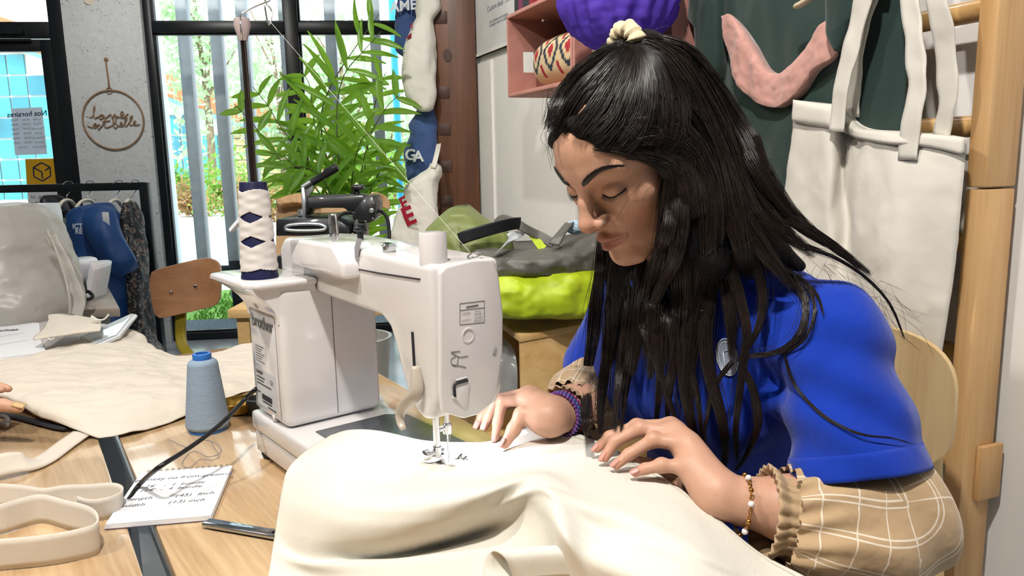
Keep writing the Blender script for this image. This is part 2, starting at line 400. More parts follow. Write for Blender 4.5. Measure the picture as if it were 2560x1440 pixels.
part('door_pane', wbox(Geo(), -1.54, -.68, .13, 2.015, -.004, .004), m_glass, lf)
g = Geo(); wbox(g, -1.2, -.75, 2.115, 2.165, .06, .1)
part('door_closer', g, mat('closer_metal', '#2a2e34', rough=.3, metal=.6), D1, bevel=.006)
part('closer_arm', wbox(Geo(), -1.15, -.72, 2.075, 2.09, .05, .065), m_black, D1)

# ================================================================== OUTSIDE
m_conc = mat('street_concrete', '#d8d5cf', rough=.9, var=.06, vscale=.6)
struct(part('ground_street', Geo().prism([(-60, 5.9, -.06), (60, 6.2, -.06), (60, 90, -.06), (-60, 90, -.06)], (0, 0, -.2)), m_conc))
g = Geo().prism([WPt(-3, .015, -.66), WPt(6, .015, -.66), WPt(6, .015, -.05), WPt(-3, .015, -.05)], (0, 0, -.1))
struct(part('ground_gravel_bed', g, mat('gravel', '#5f6972', rough=.95, var=.5, vscale=60, bump=1, bscale=70, bdist=.02)))
g = Geo().prism([WPt(-3, -.03, -.72), WPt(6, -.03, -.72), WPt(6, .0, -.62), WPt(-3, .0, -.62)], (0, 0, -.1))
struct(part('trim_1', g, m_conc))
m_grass = mat('lawn_blades', '#6f9c3a', rough=.8, var=.3, vscale=30)
g = Geo(); n = 5200
for i in range(n):
    s_ = random.uniform(-.2, 3.2); o_ = -random.uniform(.74, 2.6); p = WPt(s_, -.05, o_); h = random.uniform(.025, .06); a_ = random.uniform(0, 6.3)
    t_ = arr((math.cos(a_), math.sin(a_), 0)) * .012; l_ = arr((random.uniform(-.04, .04), random.uniform(-.04, .04), h)); g.add([p - t_, p + t_, p + l_], [(0, 1, 2)])
g.prism([WPt(-3, -.05, -2.6), WPt(6, -.05, -2.6), WPt(6, -.05, -.72), WPt(-3, -.05, -.72)], (0, 0, -.05))
o = part('lawn', g, m_grass); tag(o, 'strip of bright green grass outside below the big window', 'grass'); stuff(o)

# upright fins and the low rail that carries them
m_fin = mat('galvanised_fin', '#b3b7bd', rough=.55, var=.08, vscale=20)
FO = -.78
finlbl = ['leftmost grey upright metal fin outside the big window', 'second grey upright fin outside, left of the thread stand', 'grey upright fin outside right behind the thread stand rod',
          'grey upright fin outside just left of the black mullion', 'grey upright fin outside behind the palm, right of the mullion', 'rightmost grey upright fin outside, nearest the hanging sweatshirts']
for i, px in enumerate((462, 543, 610, 716, 829, 940)):
    p = Pl(px, 133, WPt(0, 0, FO), WM); s_ = float((p - WA) @ WE)
    o = part('sun_fin', wbox(Geo(), s_ - .042, s_ + .042, .17, 3.6, FO - .1, FO + .015), m_fin, bevel=.003, loc=WPt(s_, .17, FO)); tag(o, finlbl[i], 'fin', 'grey sun fins outside the window')
rl = thing('fin_rail', 'low black metal rail with posts outside behind the wooden chair', 'rail', WPt(1.0, -.05, FO))
g = Geo(); wbox(g, -.2, 2.6, .36, .44, FO + .015, FO + .07); part('rail_bar', g, m_black, rl, bevel=.004)
for s_ in (.28, .62, 1.7): part('rail_post', wbox(Geo(), s_ - .04, s_ + .04, -.06, .42, FO + .02, FO + .06), m_black, rl)
for s_ in (.30, .64): part('bracket', wbox(Geo(), s_ - .06, s_ + .06, .32, .48, FO + .07, FO + .085), m_black, rl, bevel=.004)
c0 = Dp(412, 500, 6.75); g = Geo().lathe([(.1, -.06), (.1, 3.4)], (c0[0], c0[1], 0), seg=40)
tag(part('round_column', g, mat('column_white', '#dfe6f0', rough=.5, var=.02), smooth=True, auto=40), 'round white column outside at the left edge of window', 'column')
c0 = Dp(993, 300, 8.2); g = Geo().lathe([(.038, -.06), (.038, 5)], (c0[0], c0[1], 0), seg=20)
tag(part('flag_pole', g, mat('pole_blue', '#3aa6dc', rough=.4, var=.03), smooth=True, auto=40), 'tall bright blue pole outside beside the hanging sweatshirts', 'pole')

# building across the street
BY = 30.0
def Bp(px, py): q = Pl(px, py, (0, BY, 0), (0, 1, 0)); return q[0], q[2]
m_fas = mat('fascia_orange_brown', '#b5794f', rough=.7, var=.06)
m_bw = mat('facade_white', '#dfe3e2', rough=.7, var=.03)
m_cy = mat('facade_glass_cyan', '#3d9fae', rough=.12, var=.25, vscale=.5, spec=.8)  # reflection in the panes is put into the cyan base colour
m_cy2 = mat('facade_glass_dark', '#2f8296', rough=.12, var=.3, vscale=.5, spec=.8)
bl = thing('office_building', 'low building across the street with cyan glass front and brown sloping roof edge', 'building', (-15, BY, -.06))
prof = [(-23, 7.9), (-18.8, 6.9), (-13.4, 5.0), (-10.2, 3.75), (-3.5, 2.4)]
g = Geo(); pts = [(x, BY, z) for x, z in prof]; low = [(x, BY, z - .95) for x, z in prof]
for i in range(len(prof) - 1):
    g.prism([pts[i], pts[i + 1], low[i + 1], low[i]], (0, -.5, 0))
part('roof_fascia', g, m_fas, bl)
g = Geo()
for i in range(len(prof) - 1): g.bar(arr(low[i]) + (0, -.6, 0), arr(low[i + 1]) + (0, -.6, 0), .14, .14)
part('gutter', g, mat('gutter_blue', '#6f9fae', rough=.5), bl)
g = Geo()
for i in range(len(prof) - 1): g.prism([low[i], low[i + 1], (prof[i + 1][0], BY, -.06), (prof[i][0], BY, -.06)], (0, .3, 0))
part('front_wall', g, m_bw, bl)
k = 0
for i in range(16):
    x0 = -21.6 + i * .7
    for j in range(8):
        z0 = .15 + j * .78
        zr = np.interp(x0 + .35, [p[0] for p in prof], [p[1] for p in prof]) - 1.05
        if z0 + .7 > zr: continue
        if x0 > -11.0: continue
        part('pane', Geo().box((x0 + .35, BY - .05, z0 + .35), (.63, .06, .71)), m_cy if (i * 7 + j * 3) % 5 else m_cy2, bl)
for i in range(11):
    part('siding_board', Geo().box((-9.3, BY - .08, .25 + i * .27), (2.4, .08, .24)), mat('siding_yellow', '#cdbb8a', rough=.7, var=.1), bl)
lampp = thing('street_lamp', 'thin white street lamp in front of the cyan glass building', 'lamp', (-10.6, 26, -.06))
part('lamp_post', Geo().lathe([(.05, -.06), (.04, 2.4)], (-10.25, 26, 0), seg=12), m_bw, lampp)
part('lamp_head', Geo().box((-10.25, 26, 2.5), (.5, .2, .1)).box((-10.25, 26, 2.2), (.14, .14, .4)), m_bw, lampp)

def foliage(name, c, rad, n, size, m, label, cat, group=None, trunk=None, clusters=9, seed=1):
    rnd = np.random.RandomState(seed); c = arr(c); rad = arr(rad)
    t = thing(name, label, cat, (c[0], c[1], -.06), group); cl = rnd.normal(0, .42, (clusters, 3)); V = []; Fc = []
    for i in range(n):
        p = c + (cl[rnd.randint(clusters)] + rnd.normal(0, .24, 3)) * rad; p[2] = max(p[2], 0)
        a = unit(rnd.normal(0, 1, 3)); b_ = unit(np.cross(a, rnd.normal(0, 1, 3))); s_ = size * rnd.uniform(.6, 1.4); k = len(V)
        V += [p - a * s_, p + b_ * s_ * .45, p + a * s_, p - b_ * s_ * .45]; Fc.append((k, k + 1, k + 2, k + 3))
    g = Geo(); g.V = [np.array(V)]; g.Fc = Fc; g.n = len(V)
    stuff(part('foliage', g, m, t))
    if trunk:
        pth = spline([(c[0], c[1], -.06), (c[0] + .1, c[1], c[2] * .5), (c[0] - .05, c[1], c[2] + rad[2] * .5)], 10)
        g = Geo().tube(pth, np.linspace(trunk, trunk * .3, 10), 8)
        for k in range(5):
            a_ = k * 1.26; q0 = pth[5 + k % 4]; g.tube([q0, q0 + arr((math.cos(a_) * rad[0] * .45, math.sin(a_) * rad[1] * .3, rad[2] * .5))], [trunk * .35, trunk * .1], 6)
        part('trunk', g, mat('tree_bark', '#8d7a66', rough=.9, var=.3), t)
    return t
m_leafL = translucent_mat('tree_leaf_pale', '#b4d2a6', '#cbe3bd', .5)
m_leafB = translucent_mat('shrub_leaf', '#7fa845', '#a6c95a', .4)
m_leafO = translucent_mat('shrub_leaf_russet', '#a8895e', '#b99a66', .4)
def at(px, py, d): return Dp(px, py, d)
for i, (px, py, d, rx, rz, tr) in enumerate([(500, 120, 23.4, 2.2, 2.8, .16), (690, 210, 26.4, 2.1, 3.3, .15), (860, 250, 23.4, 2.0, 2.5, .15), (985, 400, 26.4, 2.0, 2.0, .12)]):
    p = at(px, py, d)
    foliage('street_tree', p, (rx, .8, rz), 1700, .13, m_leafL,
            ['pale green tree across the street left behind the thread stand', 'pale green tree across the street behind the black window mullion',
             'pale green tree across the street behind the palm fronds', 'small green tree across the street beside the blue pole'][i], 'tree', 'trees across the street', trunk=tr, seed=i + 3, clusters=16)
shl = ['low green shrub below the cyan windows', 'russet shrub left of the thread stand', 'green shrub behind the thread stand', 'tall green bush right beside the yellow siding', 'russet shrub right of the yellow siding',
       'green shrub behind the heat press lever', 'russet shrub behind the palm base', 'green shrub beside the blue pole']
for i, (px, d, rx, rz) in enumerate([(455, 21.4, .9, .8), (500, 20.2, 1.0, .55), (560, 19, 1.0, .6), (610, 21.4, .9, 1.0), (665, 17.8, 1.2, .6), (745, 20.2, 1.2, .7), (850, 19, 1.3, .7), (960, 17.8, 1.2, .9)]):
    p = Dp(px, 480, d); p[2] = rz * .75
    foliage('street_shrub', p, (rx, .38, rz), 1100, .07, (m_leafO if 'russet' in shl[i] else m_leafB), shl[i] + ', across the street', 'shrub', 'shrubs across the street', seed=30 + i)

# ---- things fixed on pillar and door
PO = .09
def pil(px, py, off=PO): return Pl(px, py, WPt(0, 0, off), WM)
m_ring = mat('sign_wood', '#a58467', rough=.6, var=.1)
t = thing('wall_sign', 'round wooden ring sign with cursive lettering hung on the plaster pillar', 'sign', pil(283, 368, PO + .004))
ctr = pil(283, 300, PO + .01); rad = .195
a_ = np.linspace(0, 2 * math.pi, 65)[:-1]
def ringgeo(c, r, th, n=64, x=WE, y=UP, seg=8):
    g = Geo(); P = []
    for i in range(n):
        an = 2 * math.pi * i / n; d = x * math.cos(an) + y * math.sin(an); nn = np.cross(x, y); P.append([c + d * r + th * (math.cos(k) * d + math.sin(k) * nn) for k in np.arange(seg) * 2 * math.pi / seg])
    return g.grid(P, closed_u=True, closed_v=True)
part('hoop', ringgeo(ctr, rad, .006), m_ring, t, smooth=True)
part('small_ring', ringgeo(pil(273, 227, PO + .006), .02, .0025, 32), m_ring, t, smooth=True)
part('cord', Geo().tube([pil(264, 145, PO + .008), pil(266, 165, PO + .01), pil(271, 200, PO + .008), pil(273, 220, PO + .006)], .006, 8).ball(pil(265, 148, PO + .01), .013), m_ring, t, smooth=True)
L1 = [[(672, 880), (695, 872), (712, 800), (706, 797), (700, 840), (712, 885), (735, 875), (775, 862), (755, 860), (742, 880), (755, 893), (775, 880), (781, 866), (784, 888), (800, 880), (820, 862), (832, 858), (842, 885), (860, 855), (866, 860), (872, 884), (884, 868), (890, 880), (905, 874), (926, 850), (915, 834), (903, 860), (917, 884), (960, 852)],
      [(655, 942), (690, 955), (722, 938), (714, 924), (700, 945), (716, 960), (740, 932), (752, 950), (745, 970), (735, 968), (765, 945), (792, 888), (785, 945), (800, 955), (830, 945), (866, 915), (860, 866), (850, 872), (850, 940), (868, 960), (882, 940), (868, 930), (900, 945), (917, 925), (906, 914), (900, 940), (920, 945), (948, 898), (950, 874), (938, 882), (936, 940), (952, 940), (988, 888), (990, 867), (976, 884), (975, 935), (995, 935), (1017, 915), (1010, 904), (1000, 925), (1015, 940), (1047, 930)],
      [(768, 912), (826, 903)]]
g = Geo()
for ln in L1: g.tube(spline([pil(x / 3, y / 3, PO + .01) for x, y in ln], len(ln) * 4), .0035, 6)
part('lettering', g, m_ring, t, smooth=True)
g = Geo(); 
o = part('wall_disc', Geo().cyl(pil(223, -2, PO), pil(223, -2, PO + .012), .035, 32), mat('disc_cream', '#e9dcc8', rough=.5), loc=pil(223, -2, PO)); tag(o, 'small round cream disc high on the plaster pillar', 'disc')

m_paper = mat('white_paper', '#eceef2', rough=.7, var=.02)
m_ink = mat('ink_navy', '#27304f', rough=.6, var=.05)
m_inkg = mat('ink_grey', '#6d7684', rough=.6, var=.05)
def doorp(px, py, off=.006): return Pl(px, py, WPt(0, 0, off), WM)
t = thing('opening_hours_notice', 'white opening hours notice taped on the door glass, print showing mirrored', 'notice', doorp(78, 388))
C4 = [doorp(28, 272), doorp(105, 268), doorp(118, 385), doorp(38, 388)]
g = Geo().prism(C4, WM * .0012); part('sheet', g, translucent_mat('thin_paper', '#e2e6ee', '#e2e6ee', .5), t)
def onp(fx, fy): return (C4[0] * (1 - fx) + C4[1] * fx) * (1 - fy) + (C4[3] * (1 - fx) + C4[2] * fx) * fy + WM * .0022
ex = unit(C4[1] - C4[0]); ey = unit(C4[0] - C4[3])
part('heading', text_geo('Nos horaires', .048, onp(.5, .13), ex, ey, mirror=True, bold=.0008), m_ink, t)
for i, (dname, hh) in enumerate((('Lundi', '10h00 - 19h00'), ('Mardi', '10h00 - 19h00'), ('Mercredi', '10h00 - 19h00'), ('Jeudi', '10h00 - 19h00'), ('Vendredi', '10h00 - 19h00'), ('Samedi', '10h00 - 19h00'), ('Dimanche', 'Fermé'))):
    fy = .25 + i * .098
    part('print_row', merge(text_geo(dname, .022, onp(.8, fy), ex, ey, mirror=True), text_geo(hh, .022, onp(.28, fy), ex, ey, mirror=True), Geo().bar(onp(.08, fy + .05), onp(.95, fy + .05), .0016, .0004)), m_inkg, t)
t = thing('parcel_point_sticker', 'yellow and white parcel pick-up sticker on the door glass above the rack', 'sticker', doorp(105, 540))
C5 = [doorp(63, 398), doorp(143, 396), doorp(148, 472), doorp(68, 474)]
part('yellow_panel', Geo().prism(C5, WM * .001), mat('sticker_yellow', '#d8a61c', rough=.5, var=.03), t)
ex = unit(C5[1] - C5[0]); ey = unit(C5[0] - C5[3]); cc = sum(C5) / 4 + WM * .002 + ey * .015; hx = .062
hexp = [cc + ex * hx * math.sin(k * math.pi / 3) + ey * hx * math.cos(k * math.pi / 3) for k in range(6)]
g = Geo()
for k in range(6): g.bar(hexp[k], hexp[(k + 1) % 6], .009, .0006, WM)
g.bar(cc - ey * .002, hexp[5], .009, .0006, WM); g.bar(cc - ey * .002, cc - ey * .045, .009, .0006, WM); g.bar(cc + ex * .02 + ey * .008, hexp[1], .009, .0006, WM)
part('cube_emblem', g, m_ink, t)
C6 = [C5[3], C5[2], doorp(153, 545), doorp(74, 548)]
part('white_panel', Geo().prism(C6, WM * .001), m_paper, t)
m1 = (C6[0] + C6[1]) / 2
part('print_line', text_geo('Ici, je retire', .036, m1 - ey * .05 + WM * .002, ex, ey), m_ink, t); part('print_line', text_geo('et dépose', .036, m1 - ey * .093 - ex * .03 + WM * .002, ex, ey), m_ink, t)
# ================================================================== WORK TABLES
O_ = arr((-.349, 1.13, .828)); MU = arr((.617, -.787, 0)); MV = arr((.787, .617, 0))       # machine frame: u along the arm to its head, v towards the sewer
MU /= np.linalg.norm(MU); MV /= np.linalg.norm(MV)
def Mp(u, v, w_): return O_ + MU * u + MV * v + UP * w_
def onU(px, py, u0): return Pl(px, py, O_ + MU * u0, MU)
def onV(px, py, v0): return Pl(px, py, O_ + MV * v0, MV)
TZ = .75
ROTM = math.atan2(MU[1], MU[0])
m_tw = wood('oak_laminate', '#ad8860', '#dabd94', rough=.2, axis=0, scale=2.2, coat=.8, rot=-ROTM + .03)
m_steel = mat('table_steel', '#8c9197', rough=.35, metal=.8, var=.05)
GD = unit(arr((-.408 + .709, .85 - 1.32, 0))); GN = arr((-GD[1], GD[0], 0))               # line of the gap between the tables; GN points to the sewer
G0 = arr((-.709, 1.32, 0))
def Tp(a, b, z): return G0 + GD * a + GN * b + UP * z
def table(name, label, b0, b1, a0=-.62, a1=1.15):
    t = thing(name, label, 'table', Tp((a0 + a1) / 2, (b0 + b1) / 2, 0), 'wooden work tables')
    part('table_top', Geo().prism([Tp(a0, b0, TZ - .026), Tp(a1, b0, TZ - .026), Tp(a1, b1, TZ - .026), Tp(a0, b1, TZ - .026)], (0, 0, .026)), m_tw, t, bevel=.003)
    g = Geo()
    for bb in (b0 + .02, b1 - .02): g.bar(Tp(a0 + .03, bb, TZ - .045), Tp(a1 - .03, bb, TZ - .045), .03, .035)
    for aa in (a0 + .03, a1 - .03): g.bar(Tp(aa, b0 + .02, TZ - .045), Tp(aa, b1 - .02, TZ - .045), .03, .035)
    part('apron_frame', g, m_steel, t)
    for aa in (a0 + .04, a1 - .04):
        for bb in (b0 + .04, b1 - .04): part('leg', Geo().bar(Tp(aa, bb, 0), Tp(aa, bb, TZ - .03), .035, .035), m_steel, t)
    return t
table('work_table', 'light wood work table under the sewing machine', 0, .555)
table('work_table', 'light wood work table at the left carrying the coiled straps', -.66, -.032)

# ================================================================== SEWING MACHINE
m_mw = mat('machine_white', '#dcd9d8', rough=.22, var=.015, coat=.5)
m_mw2 = mat('machine_white_cover', '#e2dfdf', rough=.18, var=.015, coat=.6)
m_chr = mat('chrome', '#d4d6da', rough=.12, metal=1, var=.03)
m_plate = mat('bed_plate_steel', '#7d838a', rough=.24, metal=.85, var=.1, bump=.35, bscale=220, bdist=.001)
m_rub = mat('black_rubber', '#15161a', rough=.6)
m_grey = mat('print_grey', '#7c7a7c', rough=.6)
m_dark = mat('dark_slot', '#26262c', rough=.6)
m_bege = mat('lever_beige', '#b9aea0', rough=.35)
sm = thing('sewing_machine', 'white heavy-duty sewing machine seen from behind, stitching cream cloth', 'sewing machine', Mp(.1, .08, -.078))
def mprism(poly, kind, a0, a1, g=None):
    g = g or Geo()
    if kind == 'v': pts = [Mp(a, a0, b) for a, b in poly]; d = MV * (a1 - a0)       # (u,w) swept along v
    elif kind == 'u': pts = [Mp(a0, a, b) for a, b in poly]; d = MU * (a1 - a0)     # (v,w) swept along u
    else: pts = [Mp(a, b, a0) for a, b in poly]; d = UP * (a1 - a0)                 # (u,v) swept along w
    return g.prism(pts, d)
def rect(a0, a1, b0, b1): return [(a0, b0), (a1, b0), (a1, b1), (a0, b1)]
part('bed', mprism(rect(-.142, .350, -.006, .178), 'w', -.032, 0), m_mw, sm, bevel=.006, bseg=3)
part('bed_base', mprism(rect(-.138, .346, -.003, .176), 'w', -.07, -.0325), m_mw, sm, bevel=.005, bseg=3)
for u_, v_ in ((-.11, .01), (-.11, .16), (.32, .01), (.32, .16)): part('rubber_foot', Geo().lathe([(.011, -.0785), (.014, -.069)], Mp(u_, v_, 0)), m_rub, sm)
part('bed_plate', mprism([(.035, .03), (.348, .03), (.348, .177), (.06, .177), (.035, .15)], 'w', .0, .0022), m_plate, sm, bevel=.001)
g = mprism(rect(-.137, .0, .0, .165), 'w', .0005, .222)
part('column', g, m_mw, sm, bevel=.013, bseg=4)
part('column_seam', Geo().box(Mp(.0003, .085, .11), (.001, .0012, .2), (MU, MV, UP)), m_grey, sm)
# arm and head: one casting
prof = [(-.142, .222), (-.142, .268), (-.12, .285), (-.03, .289), (.10, .287), (.33, .281), (.334, .2), (.331, .11), (.322, .088), (.30, .080), (.283, .086), (.262, .105), (.246, .135), (.235, .165), (.222, .188), (.200, .2), (.12, .203), (.0, .206), (-.03, .216)]
part('arm', mprism(prof, 'v', .062, .166), m_mw, sm, bevel=.011, bseg=4)
part('arm_seam', Geo().tube([onV(862, 667, .0612), onV(950, 683, .0612), onV(1050, 698, .0612)], .0009, 6), m_dark, sm)
ep = [(.070, .272), (.079, .279), (.118, .283), (.150, .281), (.158, .262), (.164, .21), (.162, .16), (.152, .113), (.142, .094), (.120, .084), (.098, .084), (.066, .1), (.064, .13), (.067, .2)]
epo = part('end_plate', mprism(ep, 'u', .33, .3385), m_mw2, sm, bevel=.0035, bseg=3)
UE = .3388
def ue(px, py, d=0): return onU(px, py, UE + d)
# end plate print: needle chart
c4 = [ue(1150, 759), ue(1211, 752), ue(1211, 806), ue(1150, 812)]
ex = unit(c4[1] - c4[0]); ey = UP
g = Geo()
for i in range(4): g.bar(c4[i], c4[(i + 1) % 4], .0007, .0003, MU)
g.bar(ue(1150, 776), ue(1211, 769), .0006, .0003, MU); g.bar(ue(1166, 768), ue(1196, 763), .0022, .0003, MU)
wd = np.linalg.norm(c4[1] - c4[0])
def frac(a, b): return c4[0] * (1 - a) * (1 - b) + c4[1] * a * (1 - b) + c4[2] * a * b + c4[3] * (1 - a) * b
part('needle_chart', merge(g, text_geo('ORGAN', .0034, frac(.25, .5), MV, ey), text_geo('HLx5', .0036, frac(.72, .45), MV, ey), text_geo('#9-#16', .0036, frac(.72, .58), MV, ey), text_geo('SCHMETZ', .003, frac(.24, .82), MV, ey), text_geo('130/705H', .0034, frac(.74, .76), MV, ey), text_geo('#65-#110', .0034, frac(.74, .89), MV, ey)), m_grey, epo)
g = Geo().lathe([(.0105, 0), (.0095, .0012), (.0075, .0014), (.006, -.004)], ue(1170, 838, -.0006), MU, 28, cap=False); part('screw_recess', g, m_mw2, epo, smooth=True)
part('recess_screw', Geo().lathe([(.0058, -.0025), (.0055, -.001)], ue(1167, 840, -.0006), MU, 20), m_grey, epo)
part('screw_slot', Geo().bar(ue(1238, 868), ue(1235, 886), .0055, .002, MU), mat('slot_pale', '#a7a6a8', rough=.4), epo, bevel=.0008)
part('thread_diagram', Geo().tube(spline([ue(1128, 883), ue(1140, 888), ue(1148, 893), ue(1170, 890)], 8), .0005, 5).tube(spline([ue(1140, 890), ue(1128, 898), ue(1130, 912), ue(1142, 914), ue(1146, 890)], 14), .0005, 5).tube([ue(1132, 912), ue(1150, 915), ue(1165, 919)], .0005, 5).tube([ue(1128, 880), ue(1150, 878)], .0005, 5), m_grey, epo)
c4 = [ue(1135, 960), ue(1168, 948), ue(1173, 960), ue(1168, 1010), ue(1158, 1018), ue(1140, 1000)]
part('thread_cutter', Geo().prism([p - MU * .001 for p in c4], MU * .0032), m_mw2, epo, bevel=.0012)
part('cutter_slot', Geo().tube(spline([ue(1137, 990, .002), ue(1136, 966, .002), ue(1142, 959, .002), ue(1169, 951, .002)], 14), .0018, 6), m_dark, epo)
part('cutter_hook', Geo().bar(ue(1130, 993), ue(1146, 996), .003, .004, MU), m_mw2, epo, bevel=.001)
part('cutter_lip', Geo().bar(ue(1140, 951), ue(1168, 943), .0022, .003, MU), m_mw2, epo, bevel=.0008)
# slit of the presser lifter and the lever itself
part('lever_slot', Geo().tube(spline([onV(1031, 830, .0612), onV(1034, 880, .0612), onV(1037, 935, .0612)], 10), .002, 6), m_dark, sm)
lp = spline([onV(1040, 915, .058), onV(1043, 955, .055), onV(1040, 985, .052), onV(1018, 1008, .048), onV(1001, 1032, .046), onV(1001, 1055, .045), onV(1008, 1073, .044)], 24)
part('presser_lever', Geo().tube(lp, np.interp(np.linspace(0, 1, 24), [0, .2, .45, .7, 1], [.006, .0085, .0095, .0075, .004]), 10, flat=.42), m_bege, sm, smooth=True)
# presser bar, foot, needle bar, needle
NU, NV = .283, .108
part('presser_bar', Geo().cyl(Mp(NU, NV - .017, .034), Mp(NU, NV - .017, .09), .0046).cyl(Mp(NU, NV - .017, .02), Mp(NU, NV - .017, .034), .006), m_chr, sm, smooth=True, auto=40)
part('foot_screw', Geo().cyl(Mp(NU, NV - .03, .026), Mp(NU, NV - .008, .026), .0045).lathe([(.007, 0), (.007, .007), (.004, .009)], Mp(NU, NV - .03, .026), -MV, 18), m_chr, sm, smooth=True, auto=40)
g = Geo().box(Mp(NU, NV - .012, .012), (.014, .006, .022), (MU, MV, UP))
for s_ in (-1, 1): g.box(Mp(NU + s_ * .0055, NV + .004, .0045), (.0065, .032, .0022), (MU, MV, UP)).box(Mp(NU + s_ * .0055, NV + .023, .0075), (.0065, .009, .002), (MU, unit(MV + UP * .7), unit(UP - MV * .7)))
g.box(Mp(NU, NV - .014, .0045), (.02, .012, .003), (MU, MV, UP))
part('presser_foot', g, m_chr, sm, bevel=.0008)
part('needle_bar', Geo().cyl(Mp(NU, NV, .052), Mp(NU, NV, .09), .0032).lathe([(.006, 0), (.0065, .004), (.0065, .012), (.0045, .014)], Mp(NU, NV, .048), UP, 20), m_chr, sm, smooth=True, auto=40)
part('needle_clamp', Geo().cyl(Mp(NU, NV - .014, .056), Mp(NU, NV + .004, .056), .0035), m_chr, sm, smooth=True, auto=40)
part('needle', Geo().tube([Mp(NU, NV, .05), Mp(NU, NV, .03), Mp(NU, NV, .003)], [.0012, .0009, .0004], 8), m_chr, sm)
part('needle_thread', Geo().tube([Mp(NU + .002, NV + .003, .05), Mp(NU + .001, NV + .001, .02), Mp(NU, NV, .006)], .0004, 5), mat('white_thread', '#f0efec', rough=.7), sm)
ld = bpy.data.lights.new('machine_lamp', 'AREA'); ld.shape = 'DISK'; ld.size = .02; ld.energy = .28; ld.color = (.86, .9, 1)
lo = bpy.data.objects.new('machine_lamp', ld); COL.objects.link(lo); lo.location = Mp(.255, .125, .094).tolist(); lo.rotation_euler = (R(12), R(-10), 0)
part('lamp_lens', Geo().lathe([(.011, 0), (.010, -.003)], Mp(.255, .125, .100), UP, 24), mat('lamp_lens_lit', '#f2f4ff', emit='#e8edff', estr=6), sm)
# spool shelf at the back
sh = [(-.186, -.02), (-.17, -.046), (-.02, -.046), (.004, -.03), (.006, .062), (-.175, .062)]
shelf = part('spool_shelf', mprism(sh, 'w', .222, .232), m_mw2, sm, bevel=.004, bseg=3)
g = Geo(); P = []
for k in range(7):
    t_ = k / 6; f_ = t_ ** 2.2; P.append([Mp(np.interp(f_, [0, 1], [-.137, -.183]), np.interp(f_, [0, 1], [0.0, -.043]), .165 + .058 * t_), Mp(-.07, np.interp(f_, [0, 1], [-.0, -.045]), .165 + .058 * t_), Mp(-.006, np.interp(f_, [0, 1], [-.0, -.044]), .165 + .058 * t_), Mp(.0, .06, .165 + .058 * t_), Mp(-.137, .06, .165 + .058 * t_)])
part('shelf_bracket', g.grid(P, closed_u=True, cap=True), m_mw2, sm, smooth=True, auto=50)
part('spool_pin', Geo().tube([Mp(-.165, .01, .232), Mp(-.165, .01, .262), Mp(-.165, .01, .29)], [.006, .005, .0035], 10).tube([Mp(-.165, .01, .285), Mp(-.165, .01, .308)], .002, 8), mat('pin_pink_white', '#d8c8c8', rough=.3), shelf, smooth=True, auto=40)
# bobbin winder cover (overhanging lid), pins, thread guides, pressure dial
cov = [(-.035, .252), (-.03, .268), (.0, .292), (.115, .292), (.145, .268), (.147, .246)]
part('winder_cover', mprism(cov, 'v', .036, .1), m_mw2, sm, bevel=.006, bseg=3)
part('guide_plate', Geo().prism([onV(893, 595, .07), onV(903, 597, .07), onV(897, 622, .062), onV(892, 645, .058), onV(887, 645, .058), onV(886, 618, .062)], MU * .003), m_grey, sm)
part('thread_guide', Geo().lathe([(.009, .285), (.01, .292), (.006, .296)], Mp(.19, .085, 0), UP, 18).box(Mp(.19, .083, .294), (.026, .01, .004), (MU, MV, UP)), m_chr, sm, smooth=True, auto=40)
p = Mp(-.03, .11, 0); part('winder_spindle', Geo().lathe([(.011, .286), (.011, .29), (.0075, .291), (.007, .322), (.005, .325)], p, UP, 20), m_chr, sm, smooth=True, auto=40)
p = Mp(.04, .12, 0); part('winder_stop', Geo().lathe([(.005, .286), (.005, .3)], p, UP, 14).box(p + UP * .303, (.03, .009, .006), (MU, MV, UP)).box(p + UP * .309 + MU * .005, (.012, .008, .006), (MU, MV, UP)), mat('dark_chrome', '#3a3d42', rough=.3, metal=.7), sm, bevel=.003)
part('pressure_dial', Geo().lathe([(.0175, .274), (.0175, .315), (.0165, .318), (.001, .3185)], Mp(.307, .081, 0), UP, 36), m_mw2, sm, smooth=True, auto=40)
part('pretension_eyelet', ringgeo(Mp(.318, .135, .2855), .009, .0012, 28, MU, unit(MV + UP * .3)), m_chr, sm, smooth=True)
# back panel, lettering and rating labels
m_pan = mat('back_panel', '#d9d8da', rough=.16, var=.02, coat=.7)
bp_ = part('back_panel', Geo().prism([Mp(-.124, -.0006, .012), Mp(-.02, -.0006, .012), Mp(-.02, -.0006, .182), Mp(-.03, -.0006, .192), Mp(-.124, -.0006, .186)], -MV * .0012), m_pan, sm, bevel=.0005)
def bk(px, py): return onV(px, py, -.0022)
part('wordmark', text_geo('brother', .0285, Mp(-.069, -.0022, .158), MU, UP, bold=.0007), mat('wordmark_grey', '#5d5d62', rough=.4), bp_)
part('socket_cap', Geo().lathe([(.012, .0), (.011, -.004), (.006, -.006)], Mp(-.085, -.001, .19), MV, 24), m_pan, bp_, smooth=True, auto=40)
part('warning_label', Geo().prism([Mp(-.11, -.0018, .088), Mp(-.065, -.0018, .088), Mp(-.065, -.0018, .122), Mp(-.11, -.0018, .122)], -MV * .0004), m_paper, bp_)
g = Geo()
for i in range(7): g.bar(Mp(-.107, -.0026, .118 - i * .0042), Mp(-.07 - .006 * (i % 3), -.0026, .118 - i * .0042), .0014, .0002, MV)
part('warning_print', g, m_grey, bp_)
part('rating_label', Geo().prism([Mp(-.113, -.0018, .018), Mp(-.03, -.0018, .018), Mp(-.03, -.0018, .08), Mp(-.113, -.0018, .08)], -MV * .0004), mat('label_silver', '#c3c6ca', rough=.35), bp_)
